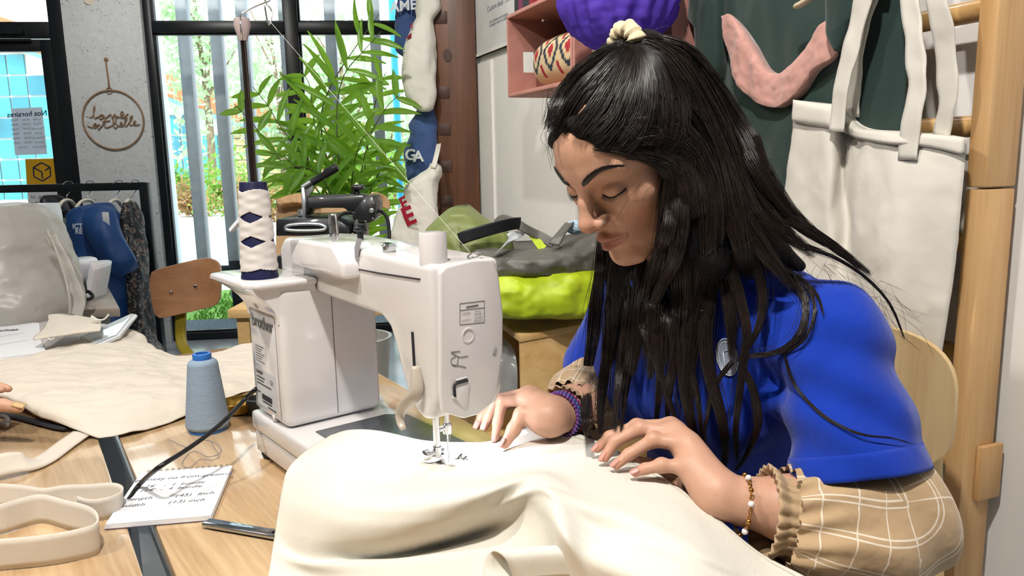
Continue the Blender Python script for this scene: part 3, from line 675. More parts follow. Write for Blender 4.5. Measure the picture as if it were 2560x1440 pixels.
g = Geo()
for i, (a_, b_) in enumerate(((-.11, -.075), (-.11, -.08), (-.11, -.05))): g.bar(Mp(a_, -.0026, .066 - i * .0055), Mp(b_, -.0026, .066 - i * .0055), .0017, .0002, MV)
g.bar(Mp(-.11, -.0026, .04), Mp(-.1, -.0026, .04), .002, .0002, MV); g.bar(Mp(-.092, -.0026, .035), Mp(-.05, -.0026, .035), .009, .0002, MV); g.bar(Mp(-.09, -.0026, .027), Mp(-.052, -.0026, .027), .002, .0002, MV); g.bar(Mp(-.07, -.0026, .021), Mp(-.035, -.0026, .021), .0016, .0002, MV)
part('rating_print', merge(g, text_geo('brother', .0085, Mp(-.096, -.0026, .0745), MU, UP, bold=.0003), text_geo('CE', .01, Mp(-.046, -.0026, .066), MU, UP)), m_dark, bp_)
part('panel_button', Geo().lathe([(.0055, 0), (.005, -.002)], Mp(-.05, -.0006, .009), MV, 20), m_mw2, bp_, smooth=True)

# thread stand rod and hook
q = Zp(652, 688, O_[2] + .232); d_ = float((q - CAM) @ fw)
ts = thing('thread_stand', 'tall telescopic metal thread stand rising behind the navy cone', 'thread stand', q)
ztop = Dp(605, 90, d_ * .985)[2]
m_rod = mat('rod_dark_chrome', '#5a4f4a', rough=.18, metal=.9)
part('lower_rod', Geo().cyl(q, (q[0], q[1], q[2] + .27), .0052), m_rod, ts, smooth=True, auto=40)
part('upper_rod', Geo().cyl((q[0], q[1], q[2] + .27), (q[0], q[1], ztop), .0042), m_rod, ts, smooth=True, auto=40)
part('base_collar', Geo().lathe([(.013, 0), (.013, .008), (.007, .012)], q, UP, 20), m_mw2, ts, smooth=True, auto=40)
T0 = arr((q[0], q[1], ztop))
part('top_fitting', Geo().lathe([(.006, -.014), (.0125, .008), (.0115, .018), (.004, .02)], T0, UP, 24), mat('fitting_pink_grey', '#b3a3a3', rough=.35), ts, smooth=True, auto=40)
hk = [T0 + (-.008, .0, .012), T0 + (.0, 0, .024), T0 + (.02, 0, .034), T0 + (.042, 0, .042), T0 + (.04, .005, .046), T0 + (.034, .01, .046), T0 + (.036, .012, .04), T0 + (.044, .006, .028), T0 + (.042, 0, .010), T0 + (.0385, 0, .012), T0 + (.036, 0, .036)]
part('wire_hook', Geo().tube(spline(hk, 50), .0014, 7).tube([T0 + (.002, -.012, .02), T0 + (.002, -.0125, -.012)], .0012, 6), m_chr, ts, smooth=True)
# cones
def net_cone(name, label, base, r0, r1, h, group=None):
    t = thing(name, label, 'thread cone', base, group)
    part('tube', Geo().lathe([(r0 * 1.02, 0), (r0 * 1.02, .004), (r0 * .985, .006), (r1 * .985, h - .001), (r1 * .96, h), (r1 * .7, h), (r1 * .66, h * .9)], base, UP, 48), mat('cone_navy', '#15173f', rough=.4, var=.05), t, smooth=True, auto=50)
    na, nh = 120, 150; P = np.zeros((nh, na, 3)); Fc = []
    inside = np.zeros((nh, na), bool)
    for i in range(nh):
        f_ = i / (nh - 1)
        for j in range(na):
            a = 2 * math.pi * j / na; navy = False
            for c_, off in ((.10, 0), (.39, 1), (.64, 0), (.90, 1)):
                rel = ((a + math.pi / 2 + .05 + (off * .0)) / (2 * math.pi / 3)) % 1.0; rel = min(rel, 1 - rel) * (2 * math.pi / 3)
                if c_ in (.39, .64) and abs(f_ - c_) / .055 + rel / .80 < 1: navy = True
            edge_b = .105 - .03 * abs(math.sin(1.5 * (a + 1.2))); edge_t = .90 + .03 * abs(math.sin(1.5 * a))
            if f_ < edge_b or f_ > edge_t: navy = True
            inside[i, j] = not navy
            r = (r0 + (r1 - r0) * f_) * 1.0 + .0008 + .0003 * math.sin(a * 3 + f_ * 60) + .0002 * math.sin(-a * 3 + f_ * 73)
            P[i, j] = arr(base) + (r * math.cos(a), r * math.sin(a), h * f_ * .999 + .0005)
    for i in range(nh - 1):
        for j in range(na):
            j2 = (j + 1) % na
            if inside[i, j] and inside[i + 1, j] and inside[i, j2] and inside[i + 1, j2]: Fc.append((i * na + j, i * na + j2, (i + 1) * na + j2, (i + 1) * na + j))
    g = Geo(); g.add(P.reshape(-1, 3), Fc)
    part('thread_winding', g, mat('winding_white', '#d6d0cc', rough=.75, var=.05, vscale=90), t, smooth=True, solid=.0008)
net_cone('thread_cone', 'navy cone criss-crossed with white thread on the machine spool shelf', Mp(-.06, -.003, .2322), .0275, .0205, .146)
cb = Zp(521, 1073, TZ + .0005)
t = thing('thread_cone', 'large cone of grey-blue thread standing on the wooden table', 'thread cone', cb)
part('tube', Geo().lathe([(.034, 0), (.035, .003), (.033, .008), (.015, .13), (.0165, .134), (.0165, .1435), (.0155, .145), (.0115, .145), (.0105, .12)], cb, UP, 40), mat('cone_blue_plastic', '#2f6fc2', rough=.3), t, smooth=True, auto=50)
pr = [(.031, .004), (.0375, .008), (.0388, .012)] + [(.0388 - .0128 * i / 60 + (.00035 if i % 2 else 0), .012 + .115 * i / 60) for i in range(61)] + [(.0245, .130), (.020, .1335), (.016, .1345)]
part('thread_winding', Geo().lathe(pr, cb, UP, 56, cap=False), mat('winding_greyblue', '#8fa3b8', rough=.7, var=.06, vscale=30, bump=.6, bscale=160, stretch=(1, 1, 6)), t, smooth=True)
g = Geo(); hp = [Mp(.314, .132, .288), Dp(1050, 505, d_ * 1.0), T0 + (.043, 0, .012)]
o = part('sewing_thread', Geo().tube([hp[0], hp[0] + (hp[2] - hp[0]) * .25, hp[2]], .0002, 5), MATS['white_thread']); tag(o, 'thin white thread running from stand hook down to the machine top', 'thread')
o = part('paper_flap', Geo().prism([Dp(626, 508, 1.36), Dp(628, 520, 1.36), Dp(574, 580, 1.33), Dp(572, 572, 1.33)], (.004, .012, .0)), mat('card_white', '#d9dde2', rough=.4)); tag(o, 'narrow white card strip leaning behind the navy thread cone', 'card strip')

# ---- power cable
g = Geo().tube(spline([onV(640, 972, -.004), Dp(610, 1000, 1.27), Dp(570, 1043, 1.21), Dp(520, 1086, 1.16), Dp(455, 1132, 1.12), Dp(395, 1170, 1.08), Zp(350, 1210, .765), Zp(325, 1245, .757), Zp(312, 1266, .75), Zp(308, 1285, .73), Zp(306, 1300, .66)], 70), .0036, 10)
o = part('power_cable', g, mat('cable_black', '#101114', rough=.35, spec=.6), smooth=True); tag(o, 'black power cable running from the machine across the notebook into the gap', 'cable')

# ---- notebook
nb = [Zp(262, 1326, TZ), Zp(530, 1303, TZ), Zp(583, 1174, TZ)]; nb.append(nb[0] + nb[2] - nb[1])
t = thing('spiral_notebook', 'small white spiral notebook with handwriting lying over the table gap', 'notebook', nb[0])
nx = unit(nb[1] - nb[0]); ny = unit(nb[3] - nb[0]); W_, H_ = np.linalg.norm(nb[1] - nb[0]), np.linalg.norm(nb[3] - nb[0])
def N_(a, b, z=0): return nb[0] + nx * a * W_ + ny * b * H_ + UP * z
part('back_cover', Geo().prism([N_(0, 0, .0005), N_(1, 0, .0005), N_(1, 1, .0005), N_(0, 1, .0005)], UP * .0012), mat('cover_lilac', '#5f5874', rough=.6), t)
for i in range(3):
    part('page_block', Geo().prism([N_(.004 * i, .003 * i, .0018 + i * .0022), N_(1 - .003 * i, .002 * i, .0018 + i * .0022), N_(1, .985, .0018 + i * .0022), N_(0, .985, .0018 + i * .0022)], UP * .002), m_paper, t)
zt = .0084
for i in range(14):
    c_ = N_(.08 + i * .066, .985, .0045); g = Geo()
    for dx in (-.0011, .0011):
        P = [c_ + nx * dx + .0058 * (ny * math.cos(a) + UP * math.sin(a)) for a in np.linspace(-.6, 3.6, 14)]; g.tube(P, .00055, 5)
    part('spiral_ring', g, mat('spiral_wire', '#c9cbd0', rough=.25, metal=.8), t, smooth=True)
m_pen = mat('pen_ink', '#4b4d78', rough=.7); m_pen2 = mat('pen_ink_grey', '#5c5c66', rough=.7)
for txt, a, b, s_, mm in (('quantity no from-green-A', .52, .80, .014, m_pen), ('2€   -  1  bundle', .47, .655, .013, m_pen2), ('10€  -  4  bundle', .45, .575, .013, m_pen2), ('length        (45)  Inch', .5, .42, .014, m_pen2), ('width        (13) inch', .46, .30, .014, m_pen2)):
    sk = unit(ny + nx * .25); part('handwriting', text_geo(txt, s_, N_(a, b, zt), nx, sk, bold=-.0001), mm, t)
# ---- steel bar tool
a_, b_ = Zp(514, 1306, TZ + .006), Zp(700, 1338, TZ + .006)
t = thing('steel_tool', 'flat polished steel tool lying on the table beside the notebook', 'tool', (a_ + b_) / 2 - UP * .006)
x_, y_, d_2 = basis(b_ - a_)
part('blade', Geo().box((a_ + b_) / 2, (.017, .006, np.linalg.norm(b_ - a_)), (x_, y_, d_2)), mat('polished_steel', '#b9c0c9', rough=.1, metal=1), t, bevel=.0015)
part('rivet', Geo().cyl(b_ - d_2 * .012 + UP * .002, b_ - d_2 * .012 + UP * .0055, .004), m_chr, t)
# ---- brass lids
c_ = Zp(602, 1028, TZ + .0005)
t = thing('brass_lid', 'upturned shallow brass lid on the table behind the grey-blue cone', 'lid', c_)
part('dish', Geo().lathe([(.001, 0), (.030, 0), (.037, .006), (.039, .020), (.0405, .022), (.0375, .021), (.035, .008), (.028, .003), (.001, .003)], c_, UP, 40, cap=False), mat('brass', '#a8863a', rough=.28, metal=.9, var=.1), t, smooth=True, auto=50)
c_ = Zp(648, 1030, TZ + .0005)
tag(part('dark_ring', Geo().lathe([(.022, 0), (.024, .004), (.024, .028), (.020, .03), (.019, .004)], c_, UP, 32), mat('ring_dark', '#4d5258', rough=.3, metal=.5), smooth=True, auto=50, loc=c_), 'dark round tin standing against the machine base', 'tin')
# loose thread tangle
tag(part('thread_tangle', Geo().tube(spline([Zp(x, y, TZ + .0012) for x, y in ((420, 1098), (470, 1118), (505, 1100), (540, 1108), (552, 1130), (520, 1142), (490, 1128), (470, 1135), (455, 1160), (475, 1168), (500, 1148), (530, 1150), (548, 1140), (535, 1118), (528, 1102))], 70), .0005, 4), mat('thread_grey', '#7d8494', rough=.8), loc=Zp(500, 1130, TZ)), 'loose tangle of grey thread in front of the blue-grey cone', 'thread')

# ================================================================== CLOTHS
m_cal = mat('calico_cream', '#e3dfd3', rough=.85, var=.04, vscale=6, sheen=.15, bump=.25, bscale=14, bdist=.006, weave=330)
m_calw = mat('calico_natural', '#d9d0c3', rough=.88, var=.04, vscale=5, sheen=.15, bump=.35, bscale=16, bdist=.006, weave=330)
def prow(lst): return [Zp(x, y, z) for x, y, z in lst]
rows = [
 [(826, 1088, .838), (880, 1074, .845), (960, 1080, .8325), (1060, 1102, .8315), (1160, 1107, .8315), (1231, 1102, .833), (1300, 1068, .842), (1400, 1073, .846), (1500, 1106, .846), (1600, 1160, .842), (1700, 1222, .834), (1800, 1300, .815), (1900, 1384, .79), (2020, 1446, .775)],
 [(768, 1126, .836), (850, 1094, .852), (950, 1098, .836), (1050, 1126, .8318), (1120, 1146, .8315), (1230, 1133, .833), (1320, 1108, .839), (1420, 1117, .842), (1510, 1156, .846), (1600, 1202, .842), (1700, 1262, .836), (1800, 1338, .815), (1900, 1420, .79), (2010, 1472, .77)],
 [(722, 1172, .834), (830, 1118, .858), (950, 1122, .852), (1060, 1164, .844), (1130, 1184, .846), (1250, 1172, .852), (1350, 1168, .852), (1450, 1198, .852), (1560, 1250, .85), (1660, 1300, .846), (1760, 1360, .83), (1880, 1440, .795), (2000, 1505, .765)],
 [(706, 1222, .815), (800, 1186, .846), (880, 1228, .850), (1000, 1240, .858), (1120, 1232, .866), (1240, 1214, .873), (1345, 1190, .874), (1440, 1235, .860), (1560, 1290, .855), (1660, 1340, .848), (1770, 1400, .83), (1890, 1470, .79), (2000, 1540, .758)],
 [(698, 1270, .795), (768, 1262, .826), (860, 1290, .836), (1000, 1300, .842), (1120, 1290, .846), (1240, 1262, .850), (1345, 1218, .872), (1405, 1250, .868), (1500, 1325, .84), (1630, 1378, .842), (1760, 1440, .826), (1890, 1510, .785)],
 [(692, 1310, .782), (765, 1340, .797), (870, 1348, .812), (1000, 1345, .819), (1120, 1325, .822), (1230, 1292, .829), (1340, 1240, .862), (1400, 1272, .864), (1490, 1350, .838), (1630, 1400, .84), (1760, 1465, .822), (1890, 1540, .78)],
 [(688, 1345, .770), (765, 1398, .772), (880, 1396, .782), (1000, 1388, .788), (1120, 1362, .792), (1220, 1328, .805), (1330, 1272, .845), (1400, 1300, .860), (1480, 1372, .836), (1620, 1425, .836), (1760, 1490, .818), (1890, 1560, .778)],
 [(680, 1385, .760), (765, 1408, .778), (890, 1408, .786), (1020, 1400, .792), (1150, 1378, .798), (1270, 1345, .808), (1350, 1322, .832), (1410, 1350, .848), (1480, 1410, .826), (1620, 1470, .824), (1760, 1540, .803), (1890, 1610, .77)],
 [(668, 1452, .7525), (770, 1450, .760), (920, 1462, .770), (1100, 1462, .775), (1250, 1462, .775), (1400, 1462, .79), (1600, 1530, .79), (1760, 1610, .775), (1890, 1690, .755)],
 [(655, 1530, .752), (780, 1540, .752), (1000, 1550, .752), (1250, 1560, .752), (1500, 1600, .752), (1800, 1750, .752)]]
B = surf([prow(r) for r in rows], 190, 130, amp=.0012, nsc=14, seed=2)
B[..., 2] = np.maximum(B[..., 2], TZ + .0015)
for i in range(B.shape[0]):          # never sink into the machine bed
    for j in range(B.shape[1]):
        q_ = B[i, j] - O_; u_, v_ = q_ @ MU, q_ @ MV
        if -.15 < u_ < .36 and -.012 < v_ < .186: B[i, j, 2] = max(B[i, j, 2], O_[2] + .0034)
t = thing('sewn_cloth', 'large cream cotton cloth being sewn, draped over machine bed and table front', 'cloth', (B[60, 95][0], B[60, 95][1], TZ))
part('cloth_sheet', Geo().grid(B), m_cal, t, smooth=True, solid=.0012)
hem = []
for j in range(80, 190): hem.append(B[4, j] + UP * .0012)
part('hem_seam', Geo().tube(hem, .0007, 5), mat('seam_thread', '#cfc8b8', rough=.9), t, smooth=True)
sl = spline([B[66, j] + UP * .0012 for j in range(14, 60, 3)], 60); part('seam', Geo().tube(np.array([B[int(28 + k * .5), 52 - int(k * .8)] + UP * .001 for k in range(50)]), .0006, 5), MATS['seam_thread'], t, smooth=True)
# folded handle strap at the lower edge
sp_ = [Zp(1215, 1475, .80), Zp(1208, 1420, .815), Zp(1228, 1378, .832), Zp(1262, 1395, .830), Zp(1285, 1450, .806)]
pa = spline(sp_, 30); dirr = unit(arr((.19, .03, .004)))
g = Geo().grid(np.stack([pa + dirr * (k / 14) * .125 + UP * (-.012 * (k / 14) ** 2) for k in range(15)], 1)); part('handle_strap', g, m_cal, t, smooth=True, solid=.002)

rows = [
 [(-90, 925, .800), (150, 866, .800), (290, 826, .800), (345, 832, .79), (420, 888, .766), (520, 882, .757), (640, 858, .7535), (780, 846, .7535)],
 [(-90, 945, .800), (150, 892, .804), (290, 862, .80), (380, 884, .786), (480, 905, .768), (640, 888, .755), (780, 868, .7535)],
 [(-90, 962, .802), (100, 932, .806), (230, 915, .80), (350, 915, .792), (480, 930, .775), (640, 915, .758), (780, 888, .7535)],
 [(-90, 975, .800), (60, 965, .80), (200, 968, .795), (340, 965, .79), (480, 955, .778), (640, 938, .758), (780, 905, .7535)],
 [(-90, 980, .79), (20, 990, .79), (120, 1020, .785), (230, 1035, .78), (340, 1020, .78), (480, 992, .772), (640, 955, .757), (780, 918, .7535)],
 [(-90, 985, .785), (10, 996, .782), (90, 1035, .772), (170, 1066, .765), (255, 1095, .7545), (350, 1078, .7545), (450, 1046, .7545), (560, 1000, .7535), (640, 970, .7535), (780, 932, .7535)]]
B2 = surf([prow(r) for r in rows], 190, 110, amp=.006, nsc=11, seed=5, amp2=.0028, nsc2=30); 
for i in range(B2.shape[0]):          # sharp little creases raking across the sheet
    for j in range(B2.shape[1]):
        q_ = B2[i, j]; c_ = arr((q_[0] * .35 + q_[1] * .25, q_[1] * 1.3 - q_[0] * .55, 0)); B2[i, j, 2] += .0060 * (1 - abs(fbm(c_, 15, 3, 21))) ** 3 * min(1, i / 6, (B2.shape[0] - 1 - i) / 6)
B2[..., 2] = np.maximum(B2[..., 2], TZ + .0015)
o = part('calico_sheet', Geo().grid(B2), m_calw, smooth=True, solid=.0014, loc=Zp(300, 1000, TZ)); tag(o, 'crumpled natural calico sheet spread over both tables at the left', 'cloth')
def ribbon(name, label, base, wdt, m, lean=0, group='cream cotton straps', twist=None):
    pa = spline(base, len(base) * 8); T = np.gradient(pa, axis=0); n = np.stack([-T[:, 1], T[:, 0], np.zeros(len(T))], 1); n /= np.linalg.norm(n, axis=1)[:, None] + 1e-9
    tw = np.zeros(len(pa)) if twist is None else np.interp(np.linspace(0, 1, len(pa)), np.linspace(0, 1, len(twist)), twist)
    P = []
    for k in range(6):
        f_ = k / 5; P.append(pa + f_ * wdt * (UP[None] * np.cos(tw)[:, None] + n * np.sin(tw)[:, None]) + n * lean * f_)
    o = part(name, Geo().grid(np.stack(P, 1)), m, smooth=True, solid=.0022, loc=pa.mean(0)); tag(o, label, 'strap', group); return o
zz = TZ + .0015
ribbon('cotton_strap', 'cream cotton strap looped on edge, frontmost at lower left corner', prow([(-90, 1342, zz), (0, 1334, zz), (60, 1316, zz), (110, 1306, zz), (170, 1322, zz), (215, 1334, zz), (243, 1352, zz), (246, 1380, zz), (205, 1396, zz), (120, 1412, zz), (0, 1424, zz), (-90, 1432, zz)]), .040, m_calw, lean=.002)
ribbon('cotton_strap', 'cream cotton strap curling back on edge beside the notebook corner', prow([(-60, 1262, zz), (40, 1266, zz), (110, 1276, zz), (165, 1268, zz), (225, 1266, zz), (280, 1262, zz), (303, 1270, zz), (300, 1284, zz), (270, 1296, zz), (235, 1300, zz), (205, 1292, zz)]), .032, m_calw, lean=.004)
ribbon('cotton_strap', 'cream cotton strap lying flat from under the calico sheet to left edge', prow([(232, 1082, .757), (190, 1112, .754), (140, 1150, .753), (95, 1172, .7535), (50, 1180, .757), (0, 1192, .757), (-70, 1215, .755)]), .036, m_calw, twist=[-1.5, -1.5, -1.52, -1.45, -.9, -.55, -.5])
# black cords under the sheet
g = Geo().tube(spline(prow([(-40, 1030, .757), (30, 1040, .757), (80, 1052, .757), (130, 1066, .757), (165, 1072, .757)]), 30), .006, 8, flat=.6)
o = part('black_webbing', g, mat('webbing_black', '#1b1d24', rough=.7), smooth=True); tag(o, 'black webbing cord peeking out under the calico sheet at left', 'cord')
g = Geo().tube(spline(prow([(-20, 1050, .758), (15, 1062, .76), (18, 1046, .765), (-5, 1040, .763), (-20, 1050, .758)]), 30), .0045, 8)
o = part('grey_cord_loop', g, mat('cord_grey', '#8c8a88', rough=.7), smooth=True); tag(o, 'small grey cord loop at the left picture edge beside black webbing', 'cord')
# ================================================================== BACKGROUND THINGS
def slab(rows, thick, nu=50, nv=40, amp=0, nsc=10, seed=0, bulge=.0, dirn=(0, 1, 0), amp2=0, nsc2=40, fn=None):
    """closed cloth body: front face runs through rows of points, back face lies `thick` behind along dirn"""
    fn = fn or (lambda r: [Dp(*q) for q in r])
    Bf = surf([fn(r) for r in rows], nu, nv); d = unit(dirn); F_ = np.linspace(0, 1, nu); G_ = np.linspace(0, 1, nv)
    Bb = Bf + d * (thick * .5); out = []
    for i in range(nv):
        ring = []
        for j in range(nu):
            e = math.sin(math.pi * F_[j]) ** .5 * min(1, math.sin(math.pi * min(max(G_[i], .02), .98)) ** .5 + .25)
            p = Bf[i, j]; ring.append(p - d * (bulge * e) - d * (amp * fbm((p[0], p[1], p[2] * .4), nsc, 3, seed) + amp2 * fbm(p, nsc2, 2, seed + 3)))
        for j in range(nu - 2, 0, -1):
            e = math.sin(math.pi * F_[j]) ** .5; ring.append(Bf[i, j] + d * thick * e)
        out.append(ring)
    g = Geo().grid(out, closed_u=True); m_ = 2 * nu - 2
    for i in (0, nv - 1):
        bk_ = lambda j: i * m_ + (j if j in (0, nu - 1) else m_ - j)
        g.Fc += [(i * m_ + j, i * m_ + j + 1, bk_(j + 1), bk_(j)) if 0 < j < nu - 2 else tuple(dict.fromkeys((i * m_ + j, i * m_ + j + 1, bk_(j + 1), bk_(j)))) for j in range(nu - 1)]
    return g
def strip(path, w_, wdir, name, m, parent=None, solid=.002, n=40, sag=0, amp=0, **k):
    pa = spline(path, n); T = np.gradient(pa, axis=0); P = []
    wd = np.array([unit(np.asarray(wdir, float) - t_ / np.linalg.norm(t_) * (np.asarray(wdir, float) @ t_ / np.linalg.norm(t_))) for t_ in T])
    ws = np.full(n, w_) if np.isscalar(w_) else np.interp(np.linspace(0, 1, n), np.linspace(0, 1, len(w_)), w_)
    for f_ in np.linspace(-.5, .5, 7): P.append(pa + wd * ws[:, None] * f_)
    P = np.stack(P, 1)
    if amp:
        for i in range(n):
            for j in range(7): P[i, j] += arr((fbm(P[i, j], 18, 2, 1), fbm(P[i, j], 18, 2, 4), 0)) * amp
    return part(name, Geo().grid(P), m, parent, smooth=True, solid=solid, **k)

# ---- natural wood wall bars
m_pine = wood('pine_post', '#b98a52', '#dcb481', rough=.45, axis=2, scale=1.6)
m_rung = wood('rung_wood', '#b58a4e', '#d9b077', rough=.3, axis=1, scale=2.0, coat=.3, rot=.0)
m_dkw = wood('dark_stained_wood', '#4a3024', '#74492f', rough=.42, axis=2, scale=1.4)
CF = 1.20
tL, tM = float(onwall(2413, 471, CF) @ WD), float(onwall(2462, 471, CF) @ WD)
wb = thing('wall_bars', 'natural wood wall bars ladder on the white wall behind the sewer', 'wall bars', wallpt(tM + .4, 0, CF))
def wbx(g, t0, t1, z0, z1, c0, c1): return g.box(wallpt((t0 + t1) / 2, (z0 + z1) / 2, (c0 + c1) / 2), (abs(t1 - t0), z1 - z0, c1 - c0), (WD, UP, WN))
zj = float(Pl(2440, 471, WN * CF, WN)[2])
part('post_lower', wbx(Geo(), tM, tL, 0, zj - .0015, CF, CF + .075), m_pine, wb, bevel=.004)
part('post_upper', wbx(Geo(), tM, tL, zj + .0015, 2.5, CF, CF + .075), m_pine, wb, bevel=.004)
part('wall_bracket', wbx(Geo(), tM - .012, tM, .62, .72, CF + .03, CF + .085), m_pine, wb, bevel=.003)
tF = float(onwall(1690, 100, CF + .03) @ WD)
part('post_far', wbx(Geo(), tF - .03, tF + .05, 0, 2.5, CF - .01, CF + .085), m_dkw, wb, bevel=.004)
for py in (-230, 38, 318, 606, 884, 1152, 1400):
    z = float(Pl(2390, py, WN * (CF + .035), WN)[2])
    part('rung', Geo().cyl(wallpt(tL - .01, z, CF + .035), wallpt(tF, z, CF + .035), .0185, 20), m_rung, wb, smooth=True, auto=40)

# ---- cream tote bag on the bars
def wrow(c): return lambda r: [onwall(q[0], q[1], c + (q[2] if len(q) > 2 else 0)) for q in r]
m_tote = mat('tote_canvas', '#dcd7cc', rough=.85, var=.03, sheen=.2, bump=.4, bscale=11, bdist=.01, weave=300)
tb = thing('tote_bag', 'cream canvas tote bag hanging by its handles on the wall bars', 'bag', onwall(2200, 960, CF - .03))
rows = [[(1982, 250), (2040, 258), (2095, 266), (2130, 300, .03), (2160, 322, .02), (2230, 328), (2320, 335), (2415, 346)],
        [(1978, 300), (2040, 312), (2095, 322), (2130, 335, .05), (2160, 345, .02), (2230, 358, -.01), (2320, 365), (2412, 385)],
        [(1962, 430), (2040, 440), (2095, 445), (2128, 450, .045), (2162, 455), (2230, 465, -.02), (2320, 470, -.01), (2405, 480)],
        [(1948, 580), (2040, 590), (2095, 595), (2135, 600, .03), (2170, 605, -.01), (2240, 610, -.03), (2320, 615, -.01), (2392, 620)],
        [(1940, 760), (2040, 765), (2100, 770), (2150, 775, .01), (2190, 780, -.01), (2250, 785, -.02), (2310, 790), (2366, 795)],
        [(1950, 940), (2040, 945), (2100, 950), (2150, 955), (2190, 958), (2250, 960), (2300, 962), (2338, 962)]]
part('bag_body', slab(rows, .05, 70, 60, amp=.008, nsc=9, seed=3, bulge=.02, dirn=WN, fn=wrow(CF - .06), amp2=.002, nsc2=26), m_tote, tb, smooth=True)
part('hem_band', slab([[(q[0], q[1] - 1, (q[2] if len(q) > 2 else 0) - .006) for q in rows[0]], [(q[0], q[1] + 2, (q[2] if len(q) > 2 else 0) - .008) for q in rows[1]]], .004, 60, 8, dirn=WN, bulge=.02, fn=wrow(CF - .06)), m_tote, tb, smooth=True)
for i, (pp, wd_) in enumerate((([(2092, 330), (2098, 255), (2120, 150), (2160, 0), (2178, -90), (2192, -205)], .037), ([(2128, 290, .06), (2136, 200, .05), (2146, 90, .04), (2172, -10, .03), (2192, -90), (2205, -205)], .036),
                              ([(2268, 400), (2275, 320), (2292, 200), (2280, 60), (2268, -80), (2258, -215)], .036), ([(2352, 345, .04), (2368, 260, .03), (2366, 140, .02), (2345, 10), (2325, -80), (2300, -215)], .034))):
    strip([onwall(q[0], q[1], CF - .085 + (q[2] if len(q) > 2 else 0)) for q in pp], wd_, WD + arr((0, 0, .2 * (-1) ** i)), 'handle', m_tote, tb, solid=.003, amp=.004)

# ---- green garment, scarf, hanger
m_grn = mat('green_cloth', '#16322d', rough=.8, var=.08, vscale=5, sheen=.3, bump=.3, bscale=9, bdist=.01)
gr = thing('green_garment', 'dark green garment hanging on the wall bars behind the sewer', 'garment', onwall(2000, 700, CF - .03))
rows = [[(1790, -130), (1860, -150), (1960, -170), (2060, -185), (2160, -200), (2262, -215)], [(1795, 60), (1860, 60), (1960, 60), (2060, 60), (2160, 62), (2262, 65)], [(1795, 200), (1870, 205), (1960, 210), (2060, 210), (2160, 210), (2262, 215)],
        [(1790, 360), (1880, 365), (1960, 365), (2060, 370), (2160, 372), (2255, 375)], [(1800, 560), (1880, 560), (1960, 565), (2060, 565), (2150, 568), (2240, 570)], [(1810, 760), (1880, 760), (1960, 765), (2060, 765), (2140, 768), (2220, 770)]]
part('body_panel', slab(rows, .02, 70, 50, amp=.014, nsc=7, seed=8, bulge=.01, dirn=WN, fn=wrow(CF - .02)), m_grn, gr, smooth=True)
part('sleeve', slab([[(1735, -110), (1765, -115), (1800, -120)], [(1722, 40), (1760, 40), (1800, 60)], [(1738, 60), (1765, 90), (1800, 130)], [(1748, 130), (1772, 150), (1795, 170)], [(1765, 195), (1774, 202), (1785, 200)]], .05, 30, 40, amp=.006, nsc=16, bulge=.02, dirn=WN, fn=wrow(CF - .05)), m_grn, gr, smooth=True)
part('sleeve_flap', slab([[(2062, -170), (2110, -180), (2160, -190)], [(2062, 40), (2100, 30), (2150, 0)], [(2066, 90), (2085, 90), (2120, 60)], [(2088, 128), (2092, 128), (2098, 120)]], .03, 30, 30, amp=.004, nsc=16, bulge=.01, dirn=WN, fn=wrow(CF - .075)), m_grn, gr, smooth=True)
m_pink = mat('pink_muslin', '#c9978c', rough=.85, var=.05, sheen=.3, bump=.9, bscale=60, bdist=.004, stretch=(1, 1, .5))
rows = [[(1803, 40), (1806, 90), (1820, 140), (1840, 190), (1868, 235), (1905, 262), (1945, 268), (1985, 240), (2030, 180), (2075, 150), (2096, 128)],
        [(1810, 38), (1822, 80), (1838, 130), (1858, 175), (1890, 220), (1920, 238), (1950, 232), (1985, 200), (2030, 150), (2065, 110), (2088, 90)],
        [(1822, 34), (1845, 66), (1870, 110), (1892, 150), (1914, 178), (1937, 186), (1960, 178), (1990, 150), (2020, 108), (2045, 70), (2062, 52)]]
o = part('pink_scarf', slab(rows, .03, 90, 26, amp=.012, nsc=14, seed=4, bulge=.008, dirn=WN, fn=wrow(CF - .055), amp2=.003, nsc2=50), m_pink, smooth=True); tag(o, 'dusty pink muslin scarf draped in a loop over the green garment', 'scarf')
o = part('clothes_hanger', Geo().tube(spline([onwall(1988, 18, CF - .09), onwall(2010, 6, CF - .09), onwall(2050, -22, CF - .085), onwall(2120, -70, CF - .08)], 20), [.006] + [.0095] * 19, 12, flat=.6), mat('hanger_cream_wood', '#d9c9a8', rough=.4), smooth=True); tag(o, 'pale wooden hanger end poking out above the green garment', 'hanger')

